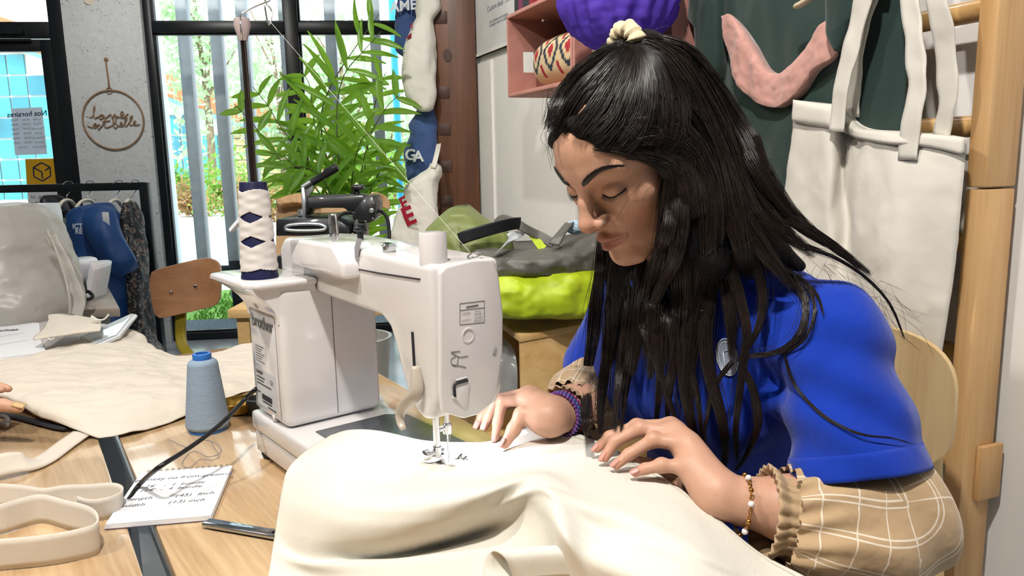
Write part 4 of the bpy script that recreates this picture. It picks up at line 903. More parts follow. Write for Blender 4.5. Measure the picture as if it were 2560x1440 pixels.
# ---- pink crates on the wall, pouch, books, tulle
m_crate = wood('crate_pink_paint', '#b07a6f', '#bd877b', rough=.6, axis=1, scale=2)
def crate(label, pxa, pxb, c0=1.0, c1=1.285):
    ta, tb_ = float(onwall(pxa, 140, c0) @ WD), float(onwall(pxb, 140, c0) @ WD)       # ta far (left in view), tb near
    z0, z1 = float(onwall(1275, 243, c0)[2]), float(onwall(1268, 38, c0)[2])
    t = thing('wall_crate', label, 'crate', wallpt((ta + tb_) / 2, z0, (c0 + c1) / 2), 'pink wooden wall crates'); th = .012
    def bx(n, a0, a1, z0_, z1_, k0, k1): return part(n, wbx(Geo(), a0, a1, z0_, z1_, k0, k1), m_crate, t, bevel=.0015)
    bx('bottom_board', tb_, ta, z0, z0 + th, c0, c1); bx('top_board', tb_, ta, z1 - th, z1, c0, c1); bx('back_board', tb_ + th, ta - th, z0 + th, z1 - th, c1 - .008, c1)
    for tt in (ta - th, tb_):
        zh0, zh1 = z0 + (z1 - z0) * .31, z0 + (z1 - z0) * .57; ch = c0 + .075; hw = .022; g = Geo()
        wbx(g, tt, tt + th, z0 + th, zh0, c0, c1 - .008); wbx(g, tt, tt + th, zh1, z1 - th, c0, c1 - .008); wbx(g, tt, tt + th, zh0, zh1, c0, ch - hw); wbx(g, tt, tt + th, zh0, zh1, ch + hw, c1 - .008)
        part('side_board', g, m_crate, t)
    return t, ta, tb_, z0, z1
crt, ta, tb2, cz0, cz1 = crate('dusty pink wooden crate on the wall holding the patterned pouch', 1268, 1430)
for px, py in ((1312, 47), (1357, 51)): part('peg', Geo().cyl(onwall(px, py, 1.06), onwall(px + 12, py - 5, 1.10), .004, 10), mat('peg_white', '#e7ddd8', rough=.4), crt)
crate('dusty pink wooden crate on the wall behind the purple tulle', 1432, 1592)
# pouch
tc_ = (ta * .46 + tb2 * .54); zc_ = float(onwall(1370, 170, 1.06)[2]); Lh = (ta - tb2) * .455
P = []; cols = []
cream, navy, red = lin('#c9b48c'), lin('#1f2e3d'), lin('#9c1f2e')
na, nl = 110, 150
for i in range(nl):
    f_ = i / (nl - 1) * 2 - 1; k = max(1 - abs(f_) ** 4, 0) ** .5; ring = []
    for j in range(na):
        a = 2 * math.pi * j / na; ca_, sa_ = math.cos(a), math.sin(a)
        y_ = .10 * k * (abs(ca_) ** .8) * (1 if ca_ > 0 else -1); z_ = .082 * k * (abs(sa_) ** .8) * (1 if sa_ > 0 else -1)
        ring.append(wallpt(tc_ - f_ * Lh, cz0 + .012 + .084 + z_ * 1.0, 1.135 - y_ + .0))
        s_ = f_ * Lh; h_ = (a if a < math.pi else a - 2 * math.pi) * .085 - .01; col = cream
        if .085 < h_ < .094: col = navy
        for cx in (-.115, .0, .115):
            dx, dh = abs(s_ - cx), abs(h_ - .012); q = (math.floor(dx / .009) + math.floor(dh / .009))
            if q in (4, 5): col = navy
            elif q <= 1: col = red
        for cx, ch_ in ((-.058, .06), (.058, .06), (-.058, -.04), (.058, -.04), (-.058, .125), (.058, .125), (.0, .13)):
            if abs(s_ - cx + (h_ - ch_) * .4) < .009 and abs(h_ - ch_) < .022: col = red
        cols.append((*col, 1))
    P.append(ring)
g = Geo().grid(P, closed_u=True, cap=True)
m_pouch = mat('pouch_weave', '#ffffff', rough=.85, var=.05, attr='Col', bump=.3, bscale=80)
pt = thing('patterned_pouch', 'cream zip pouch with navy and red stepped diamonds inside the pink crate', 'pouch', wallpt(tc_, cz0 + .012, 1.135))
part('pouch_body', g, m_pouch, pt, smooth=True, attrs=cols)
bt, bz = ta - .035, cz1 + .001
for i, (cl, wd_, hh, lb) in enumerate((('#151a1a', .030, .22, 'thick black'), ('#6d2146', .036, .21, 'plum red'), ('#23252f', .026, .2, 'charcoal'), ('#2b2b35', .02, .19, 'slim dark grey'), ('#8d2330', .03, .2, 'crimson'))):
    tk = thing('book', f'{lb} book spine standing on top of the pink crate', 'book', wallpt(bt - wd_ / 2, bz, 1.09), 'books on the pink crate')
    part('cover', wbx(wbx(wbx(Geo(), bt - wd_, bt - wd_ + .003, bz, bz + hh, 1.02, 1.17), bt - .003, bt, bz, bz + hh, 1.02, 1.17), bt - wd_, bt, bz, bz + hh, 1.015, 1.02), mat('book_' + lb, cl, rough=.5), tk)
    part('pages', wbx(Geo(), bt - wd_ + .003, bt - .003, bz + .003, bz + hh - .004, 1.02, 1.166), m_paper, tk); bt -= wd_ + .002
ctr = onwall(1546, -15, .96); rt = .142; P = []
for i in range(61):
    t_ = math.pi * i / 60; ring = []
    for j in range(96):
        a = 2 * math.pi * j / 96; d = arr((math.sin(t_) * math.cos(a), math.sin(t_) * math.sin(a), -math.cos(t_)))
        f_ = .006 * math.sin(a * 20 + 2.2 * math.sin(t_ * 2) + 3 * fbm(d, 1.5, 2, 1)) + .006 * fbm(d, 3.5, 3, 5) + .0012 * math.sin(t_ * 38 + 4 * fbm(d, 2.2, 2, 3))
        ring.append(ctr + d * (rt + f_ * math.sin(t_)) * arr((1, 1, .93)))
    P.append(ring)
m_tul = translucent_mat('purple_tulle', '#6a4bd0', '#7d5be0', .3, rough=.6, var=.12)
o = part('tulle_pompom', Geo().grid(P, closed_u=True), m_tul, smooth=True); tag(o, 'big ball of gathered purple tulle hanging in front of crates', 'tulle ball')
# framed notice board
fr = thing('notice_frame', 'white framed price notice on the wall left of the pink crate', 'frame', onwall(1230, 140, WC - .01))
ta_, tb_ = float(onwall(1186, 145, WC - .012) @ WD), float(onwall(1330, 120, WC - .012) @ WD); zb = float(onwall(1190, 145, WC - .012)[2])
part('panel', wbx(Geo(), tb_, ta_, zb, zb + .75, WC - .016, WC - .003), mat('acrylic_white', '#dfe0e0', rough=.12, coat=.4), fr)
part('frame_edge', wbx(wbx(Geo(), ta_ - .012, ta_, zb, zb + .75, WC - .022, WC - .002), tb_, ta_, zb, zb + .012, WC - .022, WC - .002), mat('frame_white', '#e8e4dc', rough=.4), fr)
tx = -WD
for tt_, sz_, py_ in (('Couture doux : 15€', .034, 10), ('Nos créations sont uniques', .02, 45), ('et peuvent varier au modèle', .02, 54)): part('print_line', text_geo(tt_, sz_, onwall(1246, py_, WC - .0165), tx, UP), m_inkg, fr)
struct(part('trim_2', wbx(Geo(), T_END - .28, T_END - .005, 0, zb - .03, WC - .012, WC), m_white))

# ---- dark wood upright with tenons
BX0, BX1, BYU = float(Dp(1099, 260, 3.82)[0]), float(Dp(1196, 260, 3.82)[0]), 3.76
up = thing('dark_upright', 'dark stained wooden upright with plugged joints beside the white wall', 'upright', ((BX0 + BX1) / 2, BYU, 0))
part('board', Geo().box(((BX0 + BX1) / 2, BYU + .03, 1.4), (BX1 - BX0, .05, 2.8)), m_dkw, up, bevel=.004)
part('edge_moulding', Geo().cyl((BX0 - .012, BYU + .03, 0), (BX0 - .012, BYU + .03, 2.8), .018, 16), m_dkw, up, smooth=True, auto=40)
m_ten = wood('tenon_wood', '#33201a', '#4a3028', rough=.5, axis=2, scale=2)
for py in (43, 231, 323, 417, 503):
    z = float(Pl(1112, py, (0, BYU, 0), (0, 1, 0))[2]); part('tenon', Geo().box((BX0 + .034, BYU + .006, z), (.058, .008, .056)), m_ten, up, bevel=.0012)
z = float(Pl(1127, 138, (0, BYU, 0), (0, 1, 0))[2]); part('plug', Geo().lathe([(.02, 0), (.02, .006)], (0, 0, 0), (0, -1, 0), 28).xf(lambda p: arr((p[0] + BX0 + .058, p[1] + BYU + .006, p[2] * 1.45 + z))), m_ten, up)
# bags hung on its left
m_bb = mat('blue_canvas', '#3a5488', rough=.85, var=.06, sheen=.2, bump=.4, bscale=14, bdist=.006, weave=200)
m_wb = mat('white_canvas', '#dad8d0', rough=.85, var=.04, sheen=.2, bump=.6, bscale=16, bdist=.008)
m_red = mat('print_red', '#a0152f', rough=.7); m_wpr = mat('print_white', '#e6ecf2', rough=.7)
def hb(name, label, rows, dep, thick, m, seed, amp=.014):
    t = thing(name, label, 'bag', Dp((rows[-1][1] + rows[-1][2]) / 2, rows[-1][0], dep), 'printed cotton bags on the dark upright')
    part('bag_body', outline_loft(rows, dep, thick, amp=amp, nsc=9, seed=seed, nrow=50, seg=44, amp2=.004, nsc2=30), m, t, smooth=True); return t
t = hb('cotton_bag', 'upper blue cotton bag with white capital letters beside the palm', [(-60, 1000, 1050, .6), (0, 995, 1048, .9), (40, 988, 1046, 1), (100, 984, 1044, 1), (125, 988, 1040, .8), (142, 1004, 1030, .3)], 3.74, .12, m_bb, 2)
part('lettering', text_geo('AMER', .066, Dp(1019, 14, 3.655), unit((1, .15, .14)), UP, bold=.0015), m_wpr, t)
t = hb('cotton_bag', 'white cotton bag with red print bunched over the blue bag', [(-50, 1045, 1095, .8), (-10, 1040, 1106, 1), (25, 1040, 1105, 1), (45, 1040, 1088, .8), (60, 1035, 1082, .8), (130, 1010, 1088, 1), (200, 1006, 1090, 1), (240, 1018, 1090, .9), (270, 1040, 1082, .6), (279, 1052, 1072, .3)], 3.6, .13, m_wb, 5, amp=.02)
part('red_print', Geo().prism([Dp(1016, 95, 3.53), Dp(1027, 82, 3.53), Dp(1028, 94, 3.53)], (0, .01, 0)).prism([Dp(1014, 96, 3.53), Dp(1028, 82, 3.53), Dp(1027, 95, 3.53)], (0, .01, 0)).prism([Dp(1024, 68, 3.53), Dp(1031, 56, 3.53), Dp(1030, 68, 3.53)], (0, .01, 0)), m_red, t)
t = hb('cotton_bag', 'lower blue cotton bag with white letters under the white bag', [(262, 1045, 1090, .5), (285, 1038, 1094, .8), (310, 1021, 1096, 1), (340, 1022, 1096, 1), (372, 1010, 1096, 1), (405, 1011, 1096, 1), (440, 1016, 1090, .9), (470, 1020, 1080, .6)], 3.72, .14, m_bb, 9)
part('lettering', merge(text_geo('G', .07, Dp(1026, 388, 3.635), unit((1, .1, 0)), UP, bold=.002), text_geo('A', .07, Dp(1046, 392, 3.63), unit((1, .1, 0)), UP, bold=.002)), m_wpr, t)
t = hb('cotton_bag', 'cream tote bag with red capitals hung lowest on the dark upright', [(408, 1078, 1090, .4), (418, 1072, 1099, .6), (440, 1042, 1100, .9), (460, 1018, 1094, 1), (500, 1005, 1097, 1), (560, 985, 1102, 1), (620, 972, 1104, 1), (660, 970, 1104, .8)], 3.52, .16, m_wb, 12)
strip([Dp(1083, 420, 3.46), Dp(1092, 385, 3.5), Dp(1097, 360, 3.6)], .022, (1, 0, .2), 'handle', m_wb, t, solid=.004, n=14)
part('lettering', merge(text_geo('E', .11, Dp(1022, 542, 3.42), unit((.75, -.2, .3)), unit((-.35, 0, .95)), bold=.004), text_geo('F', .08, Dp(1010, 510, 3.425), unit((.5, -.2, .25)), unit((-.35, 0, .95)), bold=.002)), m_red, t)

# ---- pine shelf box and the duffel bag on it
m_box = wood('pine_board', '#c99f62', '#e0bd84', rough=.55, axis=0, scale=1.6, rot=.6)
bz = .78
pc, pl_, pr_ = Zp(1301, 838, bz), Zp(1248, 800, bz), Zp(1475, 806, bz)
dl, dr = unit(pl_ - pc), unit(pr_ - pc); LW, RW = .42, .62
bxo = thing('shelf_box', 'open pine plywood shelf box under the lime duffel bag', 'shelf', pc * arr((1, 1, 0)) + (dl * LW + dr * RW) / 2)
def bp3(a, b, z): return arr((pc[0], pc[1], 0)) + dl * a + dr * b + UP * z
def board(n, a0, a1, b0, b1, z0, z1): return part(n, Geo().prism([bp3(a0, b0, z0), bp3(a1, b0, z0), bp3(a1, b1, z0), bp3(a0, b1, z0)], UP * (z1 - z0)), m_box, bxo, bevel=.0015)
board('top_board', -.004, LW, -.004, RW, bz - .018, bz); board('side_panel', 0, .016, .0, RW, 0, bz - .018); board('side_panel', LW - .016, LW, 0, RW, 0, bz - .018)
board('shelf_board', .016, LW - .016, 0, RW, .36, .376); board('bottom_board', .016, LW - .016, 0, RW, .04, .056); board('back_panel', .016, LW - .016, RW - .01, RW, .056, bz - .018)
g = slab([[(1236, 880, 2.12), (1262, 870, 2.12), (1290, 890, 2.12)], [(1236, 920, 2.1), (1262, 915, 2.1), (1294, 930, 2.1)], [(1236, 990, 2.1), (1262, 990, 2.1), (1294, 1000, 2.1)]], .1, 24, 24, amp=.01, nsc=16)
tag(part('plastic_wrap', g, translucent_mat('clear_wrap', '#c9cdd0', '#d8dcde', .4, rough=.2, transp=.35), smooth=True), 'crumpled clear plastic wrap inside the pine shelf box', 'wrap')
m_lime = mat('ripstop_lime', '#b3c926', rough=.4, var=.22, vscale=7, bump=.5, bscale=12, bdist=.012, weave=160)
m_gry = mat('ripstop_grey', '#5f5d58', rough=.45, var=.1, vscale=8, bump=.6, bscale=14, bdist=.012, weave=160)
m_olv = mat('ripstop_olive', '#6f7a42', rough=.45, var=.15, vscale=8, bump=.5, bscale=14, bdist=.012, weave=160)
m_bwb = mat('webbing_dark', '#12151b', rough=.6)
bd = float((bp3(.2, .3, .8) - CAM) @ fw)
df = thing('duffel_bag', 'lime and grey ripstop duffel bag slumped on the pine shelf box', 'bag', bp3(.2, .28, bz))
d0 = 2.06
part('lower_body', slab([[(1080, 700, d0), (1180, 695, d0 - .03), (1300, 688, d0 - .05), (1420, 680, d0 - .03), (1540, 672, d0 + .04)], [(1075, 740, d0), (1180, 735, d0 - .05), (1300, 732, d0 - .07), (1420, 726, d0 - .05), (1545, 715, d0 + .04)], [(1075, 775, d0), (1180, 778, d0 - .04), (1300, 780, d0 - .06), (1420, 780, d0 - .04), (1540, 770, d0 + .04)], [(1085, 792, d0 + .03), (1180, 793, d0 + .0), (1300, 795, d0 - .02), (1420, 796, d0), (1530, 786, d0 + .06)]], .3, 70, 40, amp=.02, nsc=8, seed=3, bulge=.03, amp2=.008, nsc2=26), m_lime, df, smooth=True)
part('upper_body', slab([[(1120, 600, d0 + .1), (1200, 610, d0 + .05), (1270, 625, d0 + .02), (1340, 625, d0 + .02), (1420, 610, d0 + .04), (1540, 575, d0 + .1)], [(1090, 640, d0 + .03), (1200, 645, d0 - .01), (1270, 648, d0 - .04), (1340, 648, d0 - .04), (1420, 640, d0 - .02), (1545, 620, d0 + .05)], [(1080, 702, d0), (1200, 698, d0 - .035), (1270, 692, d0 - .05), (1340, 688, d0 - .05), (1420, 682, d0 - .03), (1545, 674, d0 + .04)]], .26, 70, 36, amp=.022, nsc=10, seed=6, bulge=.03, amp2=.012, nsc2=30), m_gry, df, smooth=True)
part('upper_flap', slab([[(1118, 524, d0 + .2), (1140, 520, d0 + .2), (1165, 520, d0 + .2), (1185, 530, d0 + .2)], [(1090, 548, d0 + .12), (1130, 545, d0 + .1), (1180, 545, d0 + .1), (1225, 558, d0 + .16)], [(1062, 580, d0 + .1), (1130, 585, d0 + .05), (1210, 585, d0 + .05), (1270, 580, d0 + .1)], [(1050, 640, d0 + .1), (1130, 640, d0 + .03), (1210, 640, d0 + .02), (1285, 625, d0 + .06)], [(1060, 700, d0 + .1), (1130, 700, d0 + .04), (1210, 700, d0 + .02), (1285, 690, d0 + .06)]], .2, 50, 44, amp=.022, nsc=9, seed=11, bulge=.03, amp2=.008, nsc2=26), m_olv, df, smooth=True)
strip([Dp(1148, 598, d0 - .04), Dp(1175, 588, d0 - .05), Dp(1230, 572, d0 - .04), Dp(1280, 560, d0), Dp(1300, 558, d0 + .04)], .032, (.1, 0, 1), 'carry_strap', m_bwb, df, solid=.004)
strip([Dp(1238, 560, d0 + .1), Dp(1255, 548, d0 + .08), Dp(1285, 556, d0 + .05), Dp(1310, 570, d0 + .04), Dp(1345, 588, d0 + .06), Dp(1385, 610, d0 + .04)], .026, (0, .5, 1), 'carry_strap', m_gry, df, solid=.004)
strip([Dp(1385, 612, d0 - .02), Dp(1398, 590, d0), Dp(1412, 572, d0 + .05), Dp(1425, 556, d0 + .1)], .03, (1, 0, .3), 'side_strap', m_gry, df, solid=.004, n=20)
part('inner_label', Geo().prism([Dp(1316, 582, d0 + .06), Dp(1340, 588, d0 + .06), Dp(1370, 608, d0 + .05), Dp(1358, 625, d0 + .04), Dp(1345, 622, d0 + .04)], (0, .01, 0)), m_lime, df)
part('plastic_edge', slab([[(1266, 585, d0 + .05), (1290, 578, d0 + .05), (1312, 582, d0 + .06)], [(1268, 600, d0 + .02), (1290, 596, d0 + .02), (1305, 592, d0 + .04)], [(1232, 640, d0 - .06), (1255, 620, d0 - .06), (1268, 606, d0 - .05)]], .006, 20, 20, amp=.01, nsc=25), translucent_mat('clear_wrap2', '#cfd4d8', '#dfe4e8', .3, rough=.2), df, smooth=True)
part('blue_tissue', Geo().ball(Dp(1438, 568, d0 + .1), .028, 16, (1, .7, .75)), mat('tissue_pale_blue', '#a9c3d4', rough=.6, bump=1, bscale=40, bdist=.02), df, smooth=True)

# ---- heat press on a side table
pt_ = thing('side_table', 'plain wooden side table carrying the black heat press', 'table', (-.45, 2.75, 0))
part('table_top', Geo().box((-.53, 2.75, .76), (.78, .62, .03)), m_box, pt_, bevel=.003)
for sx in (-.43, .27):
    for sy in (-.27, .27): part('leg', Geo().box((-.45 + sx, 2.75 + sy, .3725), (.04, .04, .745)), m_box, pt_)
m_hp = mat('press_black', '#16181d', rough=.35, var=.05, coat=.2); m_hp2 = mat('press_alu', '#b3b9bf', rough=.3, metal=.8)
HD = 2.6
hp = thing('heat_press', 'black lever heat press standing behind the sewing machine', 'heat press', Dp(830, 770, HD + .1) * arr((1, 1, 0)) + UP * .775)
def hpr(n, pts, m, d0_=0.0, th=.08, bev=.003): return part(n, Geo().prism([Dp(x, y, HD + d0_) for x, y in pts], (0, th, 0)), m, hp, bevel=bev)
hpr('arm', [(771, 490), (905, 486), (915, 495), (893, 530), (872, 530), (860, 520), (776, 520), (766, 540), (758, 540), (760, 500)], m_hp, 0, .09)
hpr('control_head', [(905, 498), (912, 490), (932, 490), (940, 510), (938, 545), (925, 557), (895, 556), (881, 548), (881, 535)], m_hp, -.06, .14)
part('knob_plate', Geo().prism([Dp(x, y, HD) for x, y in ((878, 462), (905, 462), (907, 474), (877, 474))], (0, .06, 0)), m_hp, hp, bevel=.006)
part('knob_stem', Geo().cyl(Dp(892, 474, HD + .03), Dp(892, 490, HD + .03), .012), m_hp, hp)
hpr('lever_link', [(752, 468), (760, 468), (764, 500), (762, 545), (756, 545)], m_hp2, -.02, .03, .002)
hpr('lever_plate', [(753, 468), (782, 452), (780, 478), (770, 490), (760, 490)], m_hp2, .0, .012, .001)
part('lever_arm', Geo().cyl(Dp(756, 468, HD - .01), Dp(790, 447, HD - .01), .008), m_hp2, hp)
part('lever_grip', Geo().tube([Dp(779, 457, HD - .01), Dp(812, 437, HD - .01), Dp(815, 434, HD - .01), Dp(842, 418, HD - .01), Dp(845, 416, HD - .01)], [.012, .012, .0145, .0145, .007], 14), m_hp, hp, smooth=True, auto=40)
part('press_screw', Geo().cyl(Dp(760, 538, HD + .03), Dp(761, 556, HD + .03), .013).cyl(Dp(757, 524, HD + .03), Dp(759, 540, HD + .03), .018), m_hp2, hp)
hpr('upper_platen', [(690, 548), (825, 545), (850, 552), (868, 565), (868, 590), (690, 590)], m_hp, -.08, .3, .004)
part('platen_rail', Geo().tube(spline([Dp(x, y, HD - .085) for x, y in ((712, 572), (720, 564), (760, 560), (800, 562), (815, 570), (800, 576), (740, 577), (712, 574))], 40), .006, 8), m_hp2, hp, smooth=True)
for x in (728, 744, 776): part('spring', Geo().cyl(Dp(x, 552, HD - .05), Dp(x, 572, HD - .05), .007), m_hp2, hp)
hpr('post', [(883, 552), (911, 552), (911, 640), (883, 640)], m_hp, .0, .09)
hpr('base_block', [(690, 640), (915, 640), (915, 735), (690, 735)], m_hp, -.06, .32)
part('inlet', Geo().lathe([(.008, 0), (.008, -.008), (.004, -.009)], Dp(930, 526, HD - .062), (0, 1, 0), 18), m_hp2, hp)
for x, y in ((935, 508), (892, 551), (914, 553), (932, 546)): part('screw', Geo().cyl(Dp(x, y, HD - .061), Dp(x, y, HD - .065), .003, 10), m_hp2, hp)
part('power_lead', Geo().tube(spline([Dp(938, 526, HD - .02), Dp(955, 530, HD), Dp(968, 545, HD), Dp(973, 575, HD), Dp(972, 610, HD), Dp(960, 700, HD + .05)], 30), .006, 8).tube(spline([Dp(880, 532, HD - .02), Dp(860, 533, HD - .04), Dp(846, 541, HD - .05), Dp(841, 552, HD - .05)], 16), .006, 8), m_rub, hp, smooth=True)
m_kraft = mat('kraft_paper', '#b3916a', rough=.8, var=.06, bump=.4, bscale=14, bdist=.01)
kb = thing('kraft_box', 'open cardboard box with crumpled kraft paper behind the heat press', 'box', Dp(800, 770, 2.95) * arr((1, 1, 0)) + UP * .775)
part('box_wall', Geo().prism([Dp(690, 515, 3.0), Dp(905, 515, 3.0), Dp(905, 700, 3.0), Dp(690, 700, 3.0)], (0, .012, 0)).prism([Dp(905, 515, 3.0), Dp(912, 512, 3.2), Dp(912, 690, 3.2), Dp(905, 700, 3.0)], (.012, 0, 0)), mat('cardboard', '#c3a27c', rough=.85, var=.05), kb)
part('kraft_sheet', slab([[(690, 500, 2.98), (720, 488, 2.98), (745, 484, 2.96), (765, 492, 2.98), (800, 505, 2.98)], [(690, 510, 2.95), (720, 505, 2.93), (745, 505, 2.93), (765, 505, 2.95), (800, 512, 2.96)], [(690, 520, 2.97), (720, 518, 2.96), (745, 515, 2.95), (765, 514, 2.96), (800, 516, 2.97)]], .05, 40, 20, amp=.03, nsc=14), m_kraft, kb, smooth=True)
part('kraft_flap', slab([[(905, 505, 3.0), (930, 482, 3.05), (960, 488, 3.1), (975, 505, 3.1)], [(905, 512, 3.0), (930, 498, 3.05), (958, 505, 3.1), (975, 518, 3.1)], [(930, 520, 3.05), (945, 515, 3.08), (962, 520, 3.1), (972, 524, 3.1)]], .01, 30, 16, amp=.01, nsc=14), m_kraft, kb, smooth=True)

# ---- palm
m_leafA = translucent_mat('palm_leaf', '#6b9a44', '#a9d23c', .6, rough=.3, var=.25)
m_stem = mat('palm_stem', '#4f5a32', rough=.5, var=.1)
leafV = []; leafF = []; nL = 9
for i in range(nL):
    f_ = i / (nL - 1); w_ = .5 * (math.sin(math.pi * (f_ * .93 + .05)) ** .8) * (1 - .25 * f_); dz = -.22 * f_ * f_
    leafV += [(-w_, f_, dz + .10 * w_), (0, f_, dz - .04), (w_, f_, dz + .10 * w_)]
for i in range(nL - 1):
    a = i * 3; leafF += [(a, a + 1, a + 4, a + 3), (a + 1, a + 2, a + 5, a + 4)]
leaf_me = bpy.data.meshes.new('leaflet'); leaf_me.from_pydata(leafV, [], leafF); leaf_me.materials.append(m_leafA); leaf_me.polygons.foreach_set('use_smooth', [True] * len(leaf_me.polygons))
palm_base = Dp(880, 720, 3.62); palm_base[2] = .0
pot_h = .42
palm = thing('potted_palm', 'tall green potted palm with arching fronds in front of the window', 'plant', palm_base)
part('pot', Geo().lathe([(.13, 0), (.17, .40), (.175, .42), (.16, .42), (.155, .38), (.01, .38)], palm_base, UP, 40), mat('pot_white', '#cfccc5', rough=.5), palm, smooth=True, auto=40)
base_px = (882, 640)
fr_list = [  # (control pixels, depths, leaflet length m, count per side, droop)
 ([(884, 640), (826, 430), (812, 250), (985, -20)], [3.6, 3.55, 3.5, 3.4], .22, 10, .35),
 ([(884, 640), (848, 420), (850, 215), (925, 110), (990, 40)], [3.6, 3.5, 3.45, 3.4, 3.4], .23, 10, .3),
 ([(880, 640), (835, 480), (790, 330), (770, 200), (725, 150)], [3.6, 3.5, 3.5, 3.5, 3.55], .2, 9, .4),
 ([(878, 640), (800, 450), (710, 330), (660, 250), (600, 185)], [3.6, 3.5, 3.4, 3.4, 3.4], .21, 10, .4),
 ([(878, 640), (790, 470), (720, 400), (680, 380), (640, 395)], [3.6, 3.4, 3.3, 3.25, 3.2], .2, 9, .6),
 ([(884, 640), (905, 420), (945, 300), (1000, 235), (1040, 225)], [3.6, 3.5, 3.4, 3.35, 3.3], .2, 9, .4),
 ([(886, 640), (915, 400), (940, 250), (965, 180), (1000, 150)], [3.6, 3.65, 3.7, 3.7, 3.7], .2, 9, .4),
 ([(886, 640), (930, 470), (960, 420), (990, 400), (1020, 395)], [3.6, 3.5, 3.4, 3.35, 3.3], .16, 8, .6),
 ([(880, 640), (820, 470), (770, 420), (715, 420), (680, 450)], [3.6, 3.35, 3.25, 3.2, 3.15], .2, 9, .7),
 ([(882, 640), (855, 440), (800, 300), (730, 215), (690, 205)], [3.6, 3.65, 3.7, 3.7, 3.7], .19, 9, .4),
 ([(882, 640), (880, 450), (900, 360), (925, 330), (950, 340)], [3.6, 3.4, 3.3, 3.25, 3.2], .2, 8, .6),
 ([(880, 640), (760, 480), (640, 320), (585, 260), (545, 240)], [3.6, 3.4, 3.35, 3.3, 3.3], .15, 7, .5)]
nleaf = 0
for fi, (pp, dd, LL, cnt, droop) in enumerate(fr_list):
    path = spline([Dp(x, y, d) for (x, y), d in zip(pp, dd)], 60); path[0] = palm_base + UP * .4 + (path[0] - palm_base) * .12 * arr((1, 1, 0))
    path = spline(path[::6], 60)
    fo = part('frond_stem', Geo().tube(path, np.linspace(.0075, .0015, 60), 6), m_stem, palm, smooth=True)
    rnd = random.Random(fi)
    for k in range(cnt):
        f_ = .42 + .56 * k / (cnt - 1); idx = min(int(f_ * 59), 58); p = path[idx]; tg = unit(path[idx + 1] - path[idx])
        sd = unit(np.cross(tg, arr((.25, -1, .2)))); ln = 1.15 * LL * (1 - .45 * abs(f_ - .62) / .38) * rnd.uniform(.85, 1.15)
        for sg in (-1, 1):
            d = unit(sd * sg * rnd.uniform(.7, 1.0) + tg * rnd.uniform(.55, .9) + arr((0, -rnd.uniform(-.25, .35), -droop * rnd.uniform(.1, .6))))
            nrm = unit(arr((rnd.uniform(-.5, .5), -1, rnd.uniform(.2, .8))) - d * (arr((0, -1, .4)) @ d)); x_ = unit(np.cross(d, nrm)); z_ = np.cross(x_, d)
            lo = bpy.data.objects.new('leaflet', leaf_me); COL.objects.link(lo); lo.parent = fo
            org = ORG[fo.name]; wid = rnd.uniform(.031, .041)
            lo.matrix_basis = Matrix(((x_[0] * wid, d[0] * ln, z_[0] * ln, p[0] - org[0]), (x_[1] * wid, d[1] * ln, z_[1] * ln, p[1] - org[1]), (x_[2] * wid, d[2] * ln, z_[2] * ln, p[2] - org[2]), (0, 0, 0, 1))); nleaf += 1

# ---- plywood chair by the window
m_ply = wood('plywood_brown', '#8d6242', '#ab7d57', rough=.4, axis=0, scale=1.6, coat=.2)
m_mus = mat('mustard_metal', '#8a7a1c', rough=.4, var=.06)
CD = 2.95
ch = thing('plywood_chair', 'brown plywood chair with mustard metal frame in front of the window', 'chair', Dp(470, 1000, CD + .15) * arr((1, 1, 0)))
pl = [(373, 712), (376, 690), (392, 674), (500, 647), (530, 648), (548, 662), (552, 690), (550, 740), (544, 757), (525, 768), (412, 794), (396, 793), (384, 780)]
pl = spline([(x, y, 0) for x, y in pl + [pl[0]]], 60)[:-1]
cx = Dp(462, 720, CD)
def chp(x, y, off=0):
    f_ = (x - 462) / 90; return Dp(x, y, CD - .02 + .035 * f_ * f_ + off + (x - 462) * .0004)
ptsF = [chp(x, y) for x, y, _ in pl]; g = Geo(); n = len(ptsF); rings = []
for k in (1.0, .985, .6, .25, .01): rings.append([chp(462 + (x - 462) * k, 720 + (y - 720) * k, 0 if k < .99 else .003) for x, y, _ in pl])
rb = [[q + arr((0, .013, 0)) for q in r] for r in rings[::-1]]
part('backrest', g.grid(rings[::-1][:0] + rings[::-1] + rb[::-1], closed_u=True, cap=True), m_ply, ch, smooth=True, auto=40)
for x, y in ((427, 731), (488, 716)): part('rivet', Geo().lathe([(.007, 0), (.004, -.003)], chp(x, y, -.003), (0, 1, 0), 14), m_chr, ch)
strip([Dp(452, 770, CD + .02), Dp(452, 800, CD + .02), Dp(452, 840, CD + .02), Dp(458, 868, CD), Dp(478, 892, CD - .04), Dp(520, 915, CD - .1), Dp(600, 930, CD - .3)], .037, (1, 0, 0), 'back_stem', m_mus, ch, solid=.018)
sb = Dp(560, 930, CD - .25); part('seat', Geo().box((sb[0], sb[1], .45), (.42, .40, .014)), m_ply, ch, bevel=.006)
for sx in (-.17, .17):
    for sy in (-.16, .16): part('leg', Geo().cyl((sb[0] + sx * 1.15, sb[1] + sy * 1.2, 0), (sb[0] + sx, sb[1] + sy, .443), .012, 14), m_mus, ch, smooth=True, auto=40)

